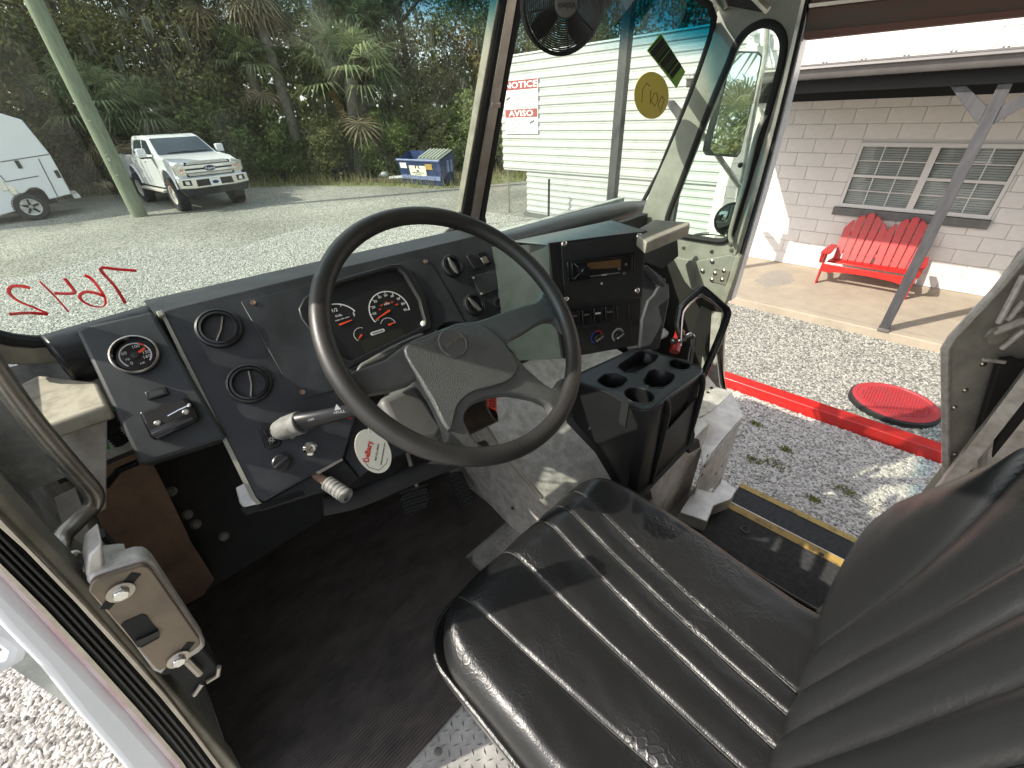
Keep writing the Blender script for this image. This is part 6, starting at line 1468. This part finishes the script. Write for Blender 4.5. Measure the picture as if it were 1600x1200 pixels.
for q,q2 in (((1075,697),(1093,687)),((1000,778),(1018,768))):
    mk('latch', M().pxp(FRr, [q,q2,(q2[0]+2,q2[1]+12),(q[0]+2,q[1]+12)], 0, .02), m_blkm, ec, bevel=.003)
for q in ((961,751),):
    mk('rivet', M().lathe(Fr(FZ(-1.03).P(*q),(1,0,0),(0,-.1,1)),0,0,[(.008,-.01),(.007,.004),(0,.005)],10), m_olived, ec)
mk('side_hole', M().cyl(Fr(FX(.735).P(801,794),(0,-1,0),(-1,0,.15)),0,0,0,.002,.006), m_dark, ec)
g = M(); g.pxp(FZ(-1.058), [(1085,648),(1100,640),(1104,665),(1075,695)], 0, .003); mk('corner_patch', g, m_alu, ec)
# cup holder console
CT = FZ(-.70)
cu = thing('cup_console', (1.02,.48,-1.0), 'black moulded plastic console tray with four cup wells and open side pocket', 'console')
topo = [(903,590),(910,582),(985,548),(995,545),(1003,546),(1040,556),(1088,571),(1096,577),(1094,584),(1040,622),(1032,630),(1016,640),(1000,640),(985,632),(950,612),(908,597)]
holes = [[(938+ -3,590),(944,584),(962,583),(980,590),(981,596),(972,604),(958,608),(945,605),(934,598),(932,594)],
         [(964,574),(967,568),(996,549),(1010,546),(1026,550),(1030,556),(1024,565),(1000,580),(990,584),(976,583)],
         [(1004,594),(1012,580),(1022,576),(1040,578),(1054,585),(1055,591),(1048,600),(1036,606),(1018,606),(1006,600)],
         [(1062+18*math.cos(2*math.pi*k/14), 569.5+8.5*math.sin(2*math.pi*k/14)+.12*(18*math.cos(2*math.pi*k/14))) for k in range(14)],
         [(999+25*math.cos(2*math.pi*k/16), 618+12.5*math.sin(2*math.pi*k/16)+.16*(25*math.cos(2*math.pi*k/16))) for k in range(16)]]
o2 = [CT.at(*q) for q in topo]; ca_ = sum(p[0] for p in o2)/len(o2); cb_ = sum(p[1] for p in o2)/len(o2)
b2px = [(897,634),(903,628),(975,590),(990,580),(1000,578),(1040,600),(1085,628),(1092,640),(1088,660),(1040,735),(1022,752),(1012,760),(995,755),(985,745),(940,690),(900,642)]
g = M()
from mathutils import geometry
# top face with holes via triangulation of the polygon set
loops = [[Vector((a,b,0)) for a,b in o2]]+[[Vector((*CT.at(x,y),0)) for x,y in h] for h in holes]
tri = geometry.tessellate_polygon(loops); flat = [v for l_ in loops for v in l_]; VV = [g.b.verts.new(CT.p(v.x,v.y,0)) for v in flat]
for a,b,c in tri:
    try: g.b.faces.new([VV[a],VV[b],VV[c]])
    except ValueError: pass
off_ = len(loops[0])
for li,l_ in enumerate(loops[1:]):
    n_ = len(l_); dd = (.05,.045,.05,.09,.10)[li]; cx_ = sum(v.x for v in l_)/n_; cy_ = sum(v.y for v in l_)/n_
    up_ = VV[off_:off_+n_]; m1 = [g.b.verts.new(CT.p(cx_+(v.x-cx_)*.94, cy_+(v.y-cy_)*.94, -.008)) for v in l_]; lo_ = [g.b.verts.new(CT.p(cx_+(v.x-cx_)*.82, cy_+(v.y-cy_)*.82, -dd)) for v in l_]
    for i in range(n_): j=(i+1)%n_; g.b.faces.new([up_[i],up_[j],m1[j],m1[i]]); g.b.faces.new([m1[i],m1[j],lo_[j],lo_[i]])
    g.b.faces.new(lo_); off_ += n_
mk('tray_top', g, m_blk, cu, smooth=50)
g = M(); base_z = lambda p: -1.0
drop = [ (.82),( .80),(.80),(.85),(.88),(.90),(.93),(.97),(.985),(1.03),(1.035),(1.035),(1.03),(1.0),(.92),(.85)]
T_ = [g.b.verts.new(CT.p(a,b,0)) for a,b in o2]; S_ = [g.b.verts.new(CT.p(ca_+(a-ca_)*1.03, cb_+(b-cb_)*1.03, -.012)) for a,b in o2]
Bq_ = [g.b.verts.new(CT.p(ca_+(a-ca_)*1.08, cb_+(b-cb_)*1.08, -(d-.70))) for (a,b),d in zip(o2,drop)]
Lq_ = [g.b.verts.new(CT.p(ca_+(a-ca_)*1.2, cb_+(b-cb_)*1.2, -(d-.70)-.006)) for (a,b),d in zip(o2,drop)]
N_ = len(o2)
for i in range(N_):
    j=(i+1)%N_
    if i in (8,9): g.b.faces.new([T_[i],T_[j],S_[j],S_[i]])      # open pocket on the passenger side
    if i not in (8,): 
        if i not in (9,): g.b.faces.new([T_[i],T_[j],S_[j],S_[i]])
        g.b.faces.new([S_[i],S_[j],Bq_[j],Bq_[i]])
    g.b.faces.new([Bq_[i],Bq_[j],Lq_[j],Lq_[i]])
mk('body', g, m_blk, cu, smooth=40)
# pocket: inner wall, front lip
i0 = 8; pa, pb = S_ if False else (CT.p(ca_+(o2[8][0]-ca_)*1.03, cb_+(o2[8][1]-cb_)*1.03, -.012), CT.p(ca_+(o2[9][0]-ca_)*1.03, cb_+(o2[9][1]-cb_)*1.03, -.012))
qa, qb = CT.p(ca_+(o2[8][0]-ca_)*1.08, cb_+(o2[8][1]-cb_)*1.08, -(.985-.70)), CT.p(ca_+(o2[9][0]-ca_)*1.08, cb_+(o2[9][1]-cb_)*1.08, -(1.03-.70))
inn_ = Vector((-.05,.03,0))
g = M(); quad(g, [pa+inn_*.3, pb+inn_*.3, qb+inn_, qa+inn_], .003); mk('pocket_back', g, m_blkm, cu)
g = M(); quad(g, [pa.lerp(qa,.28), pb.lerp(qb,.42), qb, qa], .005); mk('pocket_lip', g, m_blk, cu, bevel=.002)
g = M(); g.tube(smooth_path([pb+Vector((0,0,.012)), pb.lerp(qb,.12)+Vector((.008,-.008,0)), pb.lerp(qb,.5)+Vector((.006,-.006,0)), qb]), .009, 10).tube(smooth_path([pa+Vector((0,0,.012)), pa.lerp(qa,.15)+Vector((.008,-.008,0)), pa.lerp(qa,.6)+Vector((.006,-.006,0)), qa]), .009, 10); mk('pocket_rib', g, m_blk, cu)
FC_ = Fr(CT.P(1000,640,-.02), CT.P(1016,640)-CT.P(985,632), Vector((-.35,-.85,.2)))
sc13, sc14 = [CT.p(ca_+(o2[i][0]-ca_)*1.045, cb_+(o2[i][1]-cb_)*1.045, .001) for i in (13,14)]; bq13, bq14 = [CT.p(ca_+(o2[i][0]-ca_)*1.085, cb_+(o2[i][1]-cb_)*1.085, -(drop[i]-.70)) for i in (13,14)]
pt_ = lambda t_, s_: sc13.lerp(sc14,t_).lerp(bq13.lerp(bq14,t_), s_)
mk('cup_slot', quad(M(), [pt_(.03,0), pt_(.33,0), pt_(.33,.27), pt_(.05,.27)], .003), m_dark, cu)
g = M(); g.tube([CT.p(a,b,-.003) for a,b in o2], .0055, 8, closed=True); mk('tray_edge', g, m_blk, cu)
for l_ in loops[1:]:
    g = M(); g.tube([CT.p(v.x,v.y,-.0012) for v in l_], .0028, 6, closed=True); mk('well_rim', g, m_blk, cu)
for q in ((922,668),(960,718)): mk('flange_screw', M().lathe(Fr(FX(.90).P(*q),(1,0,0),(-.2,-.5,1)),0,0,[(.005,-.01),(.004,.003),(0,.003)],10), m_steel, cu)
# door lever: black bent handle with bright edge
dl = thing('door_lever', (1.35,.45,-1.0), 'black angular lever frame with bright polished edges beside the console', 'lever')
LV = Fr((1.32,.50,-.7), (.7,-.7,0), (-.75,-.55,.3))
path = [(1070,542),(1060,510),(1062,492),(1066,478),(1092,455),(1099,453),(1128,478),(1136,486),(1135,498),(1122,533),(1098,588),(1075,640)]
g = M(); g.tube(smooth_path([LV.P(x,y) for x,y in path],3), .0125, 10); mk('frame', g, m_blkg, dl)
g = M(); g.tube(smooth_path([LV.P(x,y,.010) for x,y in ((1064,540),(1066,500),(1072,482),(1098,462),(1128,486))],3), .004, 8); mk('bright_edge', g, mat('copper_chrome', (.62,.5,.46), .2, 1), dl)
g = M(); g.tube(smooth_path([LV.P(x,y,.006) for x,y in ((1062,535),(1077,524),(1082,525),(1083,535),(1078,566))],3), .009, 10); mk('hook', g, m_chrome, dl)
g = M(); g.ball(LV.P(1053,533), .012, 2); mk('pivot', g, m_blk, dl)
g = M(); g.pxp(Fr(LV.p(0,0,-.12),LV.x,LV.z), [(1096,478),(1112,486),(1108,560),(1090,555),(1082,520)], 0, .004); tag(mk('perforated_panel', g, m_toe), 'dim perforated metal panel seen through the black lever frame', 'panel')  # near-black colour in place of the shade behind the lever
g = M(); g.pxp(FX(1.90), [(1128,482),(1122,540),(1124,580),(1136,622),(1140,628),(1130,600),(1130,545),(1136,500)], -.01, .01); tag(mk('door_edge_trim', g, m_steel, bevel=.002), 'thin ribbed metal trim strip along the lower door post', 'trim')
g = M(); g.pxp(FX(1.93), [(1104,486),(1128,490),(1118,545),(1124,600),(1142,650),(1100,620),(1096,570)], -.01, 0); tag(mk('post_lining', g, m_alud), 'dull curved aluminium lining at the foot of the passenger door post', 'panel')
g = M(); g.ball(FZ(-.93).P(1056,545)+Vector((.1,.12,0)), .03, 2, (1.3,.8,.8), .4); tag(mk('crumpled_wrapper', g, m_white), 'crumpled white wrapper behind the console', 'wrapper')
g = M(); g.tube([FZ(-.9).P(1064,552)+Vector((.05,.05,-.03)), FZ(-.9).P(1070,538)+Vector((.05,.05,.03))], .022, 12); tag(mk('red_canister', g, m_red), 'small red cylinder beside the white wrapper behind the console', 'canister')
# ================================================================ PEDALS
bpd = thing('brake_pedal', FZ(-1.25).P(650,785), 'black brake pedal with diamond ribbed rubber pad', 'pedal')
PB = Fr(FZ(-1.24).P(649,783), (1,-.05,0), (0,-.72,.7))
mk('pad', M().pxp(PB, [(623,777),(640,765),(663,759),(672,772),(670,784),(644,806),(630,795)], -.012, 0), m_blkm, bpd, bevel=.004)
g = M()
for k in range(9):
    for j in range(7):
        x, y = 627+k*5+(2.5 if j%2 else 0)+j*1.2, 770+j*5.2-k*1.6
        if 625 < x < 668 and 762 < y-(650-x)*.3 < 798: a,b = PB.at(x,y); g.box(PB, a-.006, a+.004, b-.0028, b+.0028, 0, .003)
mk('pad_rib', g, mat('pad_grey', (.05,.05,.048), .7), bpd, kind='stuff')
g = M(); g.tube([PB.P(652,762,-.01), PB.P(652,735,.02)+Vector((0,.05,.05)), PB.P(650,700,0)+Vector((0,.12,.12))], .008, 8); mk('arm', g, m_olived, bpd)
apd = thing('accelerator_pedal', FZ(-1.32).P(715,755), 'long narrow accelerator pedal with chequered rubber face', 'pedal')
PA = Fr(FZ(-1.33).P(718,760), (1,0,0), (0,-.6,.8))
mk('pad', M().pxp(PA, [(697,740),(722,735),(742,780),(738,792),(722,795)], -.012, 0), m_blkm, apd, bevel=.004)
g = M()
for s_ in (-1,1):
    for k in range(9):
        y0 = 738+k*6.5; x0 = 699+k*3.4; a,b = PA.at(x0,y0); c_,d_ = PA.at(x0+22, y0-2+s_*8); g.tube([PA.p(a,b,.001),PA.p(c_,d_,.001)], .0014, 4)
mk('pad_rib', g, mat('pad_grey2', (.06,.055,.05), .7), apd, kind='stuff')
# ================================================================ SEAT
m_lea = bpy.data.materials.new('black_vinyl'); m_lea.use_nodes = True
n = m_lea.node_tree; B = n.nodes['Principled BSDF']; L = n.links
B.inputs['Base Color'].default_value = (.011,.0115,.012,1); B.inputs['Roughness'].default_value = .3; B.inputs['Specular IOR Level'].default_value = .6
tc = n.nodes.new('ShaderNodeTexCoord'); mp = n.nodes.new('ShaderNodeMapping'); L.new(tc.outputs['Object'], mp.inputs[0])
nw = n.nodes.new('ShaderNodeTexNoise'); nw.inputs['Scale'].default_value = 14; nw.inputs['Detail'].default_value = 3; L.new(mp.outputs[0], nw.inputs['Vector'])
vm = n.nodes.new('ShaderNodeVectorMath'); vm.operation = 'SCALE'; vm.inputs['Scale'].default_value = .09; L.new(nw.outputs['Color'], vm.inputs[0])
va = n.nodes.new('ShaderNodeVectorMath'); va.operation = 'ADD'; L.new(mp.outputs[0], va.inputs[0]); L.new(vm.outputs[0], va.inputs[1])
v1 = n.nodes.new('ShaderNodeTexVoronoi'); v1.feature = 'DISTANCE_TO_EDGE'; v1.inputs['Scale'].default_value = 55; L.new(va.outputs[0], v1.inputs['Vector'])
mr = n.nodes.new('ShaderNodeMapRange'); mr.inputs[1].default_value = 0; mr.inputs[2].default_value = .16; L.new(v1.outputs['Distance'], mr.inputs[0])
n3 = n.nodes.new('ShaderNodeTexNoise'); n3.inputs['Scale'].default_value = 5; n3.inputs['Detail'].default_value = 3; L.new(mp.outputs[0], n3.inputs['Vector'])
mr3 = n.nodes.new('ShaderNodeMapRange'); mr3.inputs[1].default_value = .45; mr3.inputs[2].default_value = .62; L.new(n3.outputs['Fac'], mr3.inputs[0])
inv = n.nodes.new('ShaderNodeMath'); inv.operation = 'SUBTRACT'; inv.inputs[0].default_value = 1; L.new(mr.outputs[0], inv.inputs[1])
mu = n.nodes.new('ShaderNodeMath'); mu.operation = 'MULTIPLY'; L.new(inv.outputs[0], mu.inputs[0]); L.new(mr3.outputs[0], mu.inputs[1])
n4 = n.nodes.new('ShaderNodeTexNoise'); n4.inputs['Scale'].default_value = 420; n4.inputs['Detail'].default_value = 2; L.new(mp.outputs[0], n4.inputs['Vector'])
m4 = n.nodes.new('ShaderNodeMath'); m4.operation = 'MULTIPLY_ADD'; m4.inputs[1].default_value = .7; L.new(n4.outputs['Fac'], m4.inputs[0]); L.new(mu.outputs[0], m4.inputs[2])
n5 = n.nodes.new('ShaderNodeTexNoise'); n5.inputs['Scale'].default_value = 30; n5.inputs['Detail'].default_value = 6; L.new(va.outputs[0], n5.inputs['Vector'])
m5 = n.nodes.new('ShaderNodeMath'); m5.operation = 'MULTIPLY_ADD'; m5.inputs[1].default_value = 1.3; L.new(n5.outputs['Fac'], m5.inputs[0]); L.new(m4.outputs[0], m5.inputs[2])
bp = n.nodes.new('ShaderNodeBump'); bp.inputs['Strength'].default_value = .3; bp.inputs['Distance'].default_value = .0022; L.new(m5.outputs[0], bp.inputs['Height']); L.new(bp.outputs[0], B.inputs['Normal'])
mrr = n.nodes.new('ShaderNodeMapRange'); mrr.inputs[3].default_value = .25; mrr.inputs[4].default_value = .42; L.new(n3.outputs['Fac'], mrr.inputs[0]); L.new(mrr.outputs[0], B.inputs['Roughness'])
st = thing('driver_seat', (.47,.1,FLR), 'black glossy vinyl driver seat with stitched channels and creased cushion', 'seat')
ZT = -.845
SEAM = [(.667,.545),(.598,.497),(.532,.437),(.407,.378),(.258,.300)]      # x at front, x at back
SEAMB = [(.600,.80),(.524,.645),(.447,.570),(.375,.475),(.305,.395),(.24,.31)]
def groove(d, w_=.012): return -(.0035)*math.exp(-(d/w_)**2)
def cushion(u, v):                       # u across 0..1, v 0 = under front edge .. back
    # profile along the length: front roll-over then flat
    Yf, Yb = .475, -.13
    R_ = .075
    if v < .3:
        a = (v/.3)*math.pi/2*1.15-.24; yy = Yf-R_+R_*math.cos(a); zz = ZT-R_+R_*math.sin(a)
        if a < 0: yy = Yf+.0; zz = ZT-R_+a*.3
    else:
        w_ = (v-.3)/.7; yy = (Yf-R_)+(Yb-(Yf-R_))*w_; zz = ZT-.012*math.sin(math.pi*min(w_,1))-.01*w_
    k = min(1,max(0,(Yf-yy)/(Yf-Yb)))
    x0, x1 = .158, .775+.022*math.sin(math.pi*min(1,k*1.1))-.03*k
    # plan rounding at the front corners
    s = 2*u-1
    cr = max(0, 1-(Yf-yy)/.14); corner = .085*cr**2.2
    xl, xr = x0+corner*1.0, x1-corner*1.0
    # side roll: parameter s beyond .86 rolls down
    lim = .84
    if abs(s) <= lim: x = xl+.04+(xr-xl-.08)*(s/lim+1)/2; dz = 0
    else:
        q = (abs(s)-lim)/(1-lim)*math.pi*.62; x = (xr-.04+.04*math.sin(q)) if s > 0 else (xl+.04-.04*math.sin(q)); dz = -.055*(1-math.cos(q))*1.2
        if q > math.pi/2: x += (-.004 if s > 0 else .004)
    kk = k
    for xf, xb in SEAM:
        xs_ = xf+(xb-xf)*kk; dz += groove(x-xs_, .004) 
    # soft puff between seams
    edges = [x0]+sorted([xf+(xb-xf)*kk for xf,xb in SEAM])+[x1]
    for a,b in zip(edges, edges[1:]):
        if a < x < b: dz += min(.10,b-a)*.06*math.sin(math.pi*(x-a)/(b-a))
    dz += .0035*noise.noise(Vector((x*9,yy*9,1)))+.0015*noise.noise(Vector((x*30,yy*18,4)))
    if v < .3 : 
        amt = max(0,math.sin(min(max((v/.3)*math.pi/2*1.15-.24,0),math.pi/2))); fy = 1-amt
        return Vector((x, yy+dz*fy*.9, zz+dz*(amt if abs(s)<=lim else 1)))
    return Vector((x, yy, zz+dz))
g = M(); g.grid(cushion, 220, 110); mk('cushion', g, m_lea, st, smooth=80)
# side band below the piping
def band(u, v):
    # follow the cushion outline from rear left round the front to rear right
    n_ = 3.0; a = u*n_
    Yf, Yb = .478, -.13; x0, x1 = .154, .782; r_ = .10
    per = []
    segs = [((x0,Yb),(x0,Yf-r_))]
    Ltot = (Yf-r_-Yb)*2+math.pi*r_+(x1-x0-2*r_); d = u*Ltot; l1 = Yf-r_-Yb; l2 = math.pi*r_/2; l3 = x1-x0-2*r_
    if d < l1: p = Vector((x0, Yb+d)); nn_ = Vector((-1,0))
    elif d < l1+l2: t_ = (d-l1)/r_; p = Vector((x0+r_-r_*math.cos(t_), Yf-r_+r_*math.sin(t_))); nn_ = Vector((-math.cos(t_), math.sin(t_)))
    elif d < l1+l2+l3: p = Vector((x0+r_+d-l1-l2, Yf)); nn_ = Vector((0,1))
    elif d < l1+2*l2+l3: t_ = (d-l1-l2-l3)/r_; p = Vector((x1-r_+r_*math.sin(t_), Yf-r_+r_*math.cos(t_))); nn_ = Vector((math.sin(t_), math.cos(t_)))
    else: p = Vector((x1, Yf-r_-(d-l1-2*l2-l3))); nn_ = Vector((1,0))
    z = ZT-.078-.13*v; ins = .012*math.sin(math.pi*v)-.030*v
    return Vector((p.x+nn_.x*ins, p.y+nn_.y*ins, z+.003*noise.noise(Vector((p.x*8,p.y*8,v*3)))))
g = M(); g.grid(band, 160, 14); mk('side_band', g, m_lea, st, smooth=80)
g = M(); g.tube([band(k/120, 0)+Vector((0,0,.004)) for k in range(121)], .0055, 8); mk('piping', g, m_lea, st)
g = M(); g.tube([band(k/120, .07)*1 for k in range(121)], .0025, 6); mk('stitch_line', g, m_spoke, st)
for xf, xb in SEAM:
    pts = []
    for k in range(60):
        v = .12+.86*k/59; yq = cushion(.5,v).y; kk = min(1,max(0,(.475-yq)/.605)); xs_ = xf+(xb-xf)*kk
        # find u with this x
        lo_, hi_ = 0, 1
        for _ in range(18):
            md_ = (lo_+hi_)/2
            if cushion(md_, v).x < xs_: lo_ = md_
            else: hi_ = md_
        pts.append(cushion(lo_, v)+Vector((0,0,.0008)))
    g = M(); g.tube(pts, .0009, 5); mk('stitching', g, m_spoke, st)
# backrest
BK = Fr((.47,-.105,-.87), (1,0,0), (0,.95,.3))
def back(u, v):
    s = 2*u-1; b = -.02+.76*min(1,v/.9)
    xr = .78+.145*math.sin(min(1,max(0,b)/.13)*math.pi/2)-.22*max(0,b-.13)-.08*max(0,b-.24)
    xl = .16
    lim = .88
    if abs(s) <= lim: x = xl+(xr-xl)*(s/lim+1)/2; dn = 0
    else:
        q = (abs(s)-lim)/(1-lim)*math.pi*.6; x = (xr+.035*math.sin(q)) if s > 0 else (xl-.035*math.sin(q)); dn = -.06*(1-math.cos(q))
    edges = [xl]
    kb = max(0,min(1.4,b/.40))
    ss = sorted([x0+(x1-x0)*kb for x0,x1 in SEAMB])
    for xs_ in ss: dn += groove(x-xs_, .006)*1.3
    ed = [xl]+ss+[xr]
    for a_,b_ in zip(ed, ed[1:]):
        if a_ < x < b_: dn += .014*math.sin(math.pi*(x-a_)/(b_-a_))
    dn += .03*math.exp(-((s-1)/.35)**2)*min(1,max(0,b/.2))+.003*noise.noise(Vector((x*5,b*6,2)))+.0010*noise.noise(Vector((x*18,b*26,7)))
    dn += -.02*math.exp(-(b/.035)**2)
    if v > .9:
        q = (v-.9)/.1*math.pi*.6; b += .05*math.sin(q); dn = dn*max(0,math.cos(q*.8))-.06*(1-math.cos(q))
    return BK.p(x-.47, -b if BK.y.z < 0 else b, dn)
m_lea2 = m_lea.copy(); m_lea2.name = 'smooth_vinyl_sky_sheen'
for x in m_lea2.node_tree.nodes:
    if x.type == 'BUMP': x.inputs['Strength'].default_value = .10
m_lea2.node_tree.nodes['Principled BSDF'].inputs['Base Color'].default_value = (.017,.018,.019,1)  # lighter base paints the sky's sheen onto the backrest
for x in m_lea2.node_tree.nodes:
    if x.type == 'MAP_RANGE' and abs(x.inputs[3].default_value-.25) < 1e-4: x.inputs[3].default_value = .28; x.inputs[4].default_value = .42
g = M(); g.grid(back, 220, 120); mk('backrest', g, m_lea2, st, smooth=80)
g = M(); g.poly(BK, [(-.28,.02),(.32,.02),(.40,.20),(.16,.70),(-.26,.70)], -.11, -.075); mk('back_shell', g, m_blkm, st, bevel=.02)
g = M(); g.box(G0, .24, .70, -.05, .38, FLR+.25, ZT-.2).box(G0, .30,.64,.0,.34,FLR,FLR+.25); mk('pedestal', g, m_blkm, st, bevel=.01)
# ================================================================ FAN
fc_ = ray(881,4).normalized()*1.06
fn = thing('cab_fan', fc_, 'round black wire guard cab fan with grey hub badge hanging before the right windshield pane', 'fan')
FN = Fr(fc_, _r, (-ray(881,4)).normalized()*.85+Vector((0,-.35,-.1)))
rf_ = .077
for k in range(17):
    r_ = .022+(rf_-.022)*k/16; dz = .018*(1-(r_/rf_)**2)
    g = M(); g.tube([FN.p(r_*math.cos(2*math.pi*j/48), r_*math.sin(2*math.pi*j/48), dz) for j in range(48)], .0014 if k < 16 else .003, 6, closed=True, up=FN.z); mk('guard_ring', g, m_blk, fn)
g = M(); g.tube([FN.p(rf_*math.cos(2*math.pi*j/48), rf_*math.sin(2*math.pi*j/48), -.02) for j in range(48)], .003, 6, closed=True, up=FN.z)
for j in range(8):
    a = j*math.pi/4+.2; g.tube([FN.p(.02*math.cos(a),.02*math.sin(a),.017), FN.p(.055*math.cos(a),.055*math.sin(a),.010), FN.p(rf_*math.cos(a),rf_*math.sin(a),.0), FN.p(rf_*math.cos(a),rf_*math.sin(a),-.022)], .0016, 6)
mk('guard_spoke', g, m_blk, fn)
for k in range(4):
    g = M(); a = k*math.pi/2+.75; Fk = Fr(FN.p(0,0,-.012), FN.x*math.cos(a)+FN.y*math.sin(a), FN.z*.9+ (FN.y*math.cos(a)-FN.x*math.sin(a))*.4)
    g.poly(Fk, [(.012,-.008),(.045,-.022),(.068,-.02),(.07,.012),(.045,.02),(.012,.01)], -.0008, .0008); mk('blade', g, m_blkm, fn)
mk('hub_badge', M().lathe(FN, 0,0, [(.0215,.014),(.0215,.020),(.019,.023),(0,.024)], 30), m_grayp, fn); text('badge_lettering', 'Valeo', Fr(FN.p(0,-.003,.0245), -FN.x-FN.y*.05, FN.z), .0145, m_inkb, fn)
mk('motor', M().lathe(FN, 0,0, [(.02,.01),(.022,-.03),(.018,-.05),(0,-.05)], 20), m_blkm, fn)
g = M(); g.tube([FN.p(0,0,-.04), FN.p(.0,.08,-.05), FN.p(.02,.16,-.03)], .006, 8); mk('mount_arm', g, m_blk, fn)
# ---------------------------------------------------------------- raise everything so that the gravel is z = 0
for o in sc.collection.objects:
    if o.parent is None and o.type not in ('CAMERA',) and o.name != 'sun': o.location.z += H
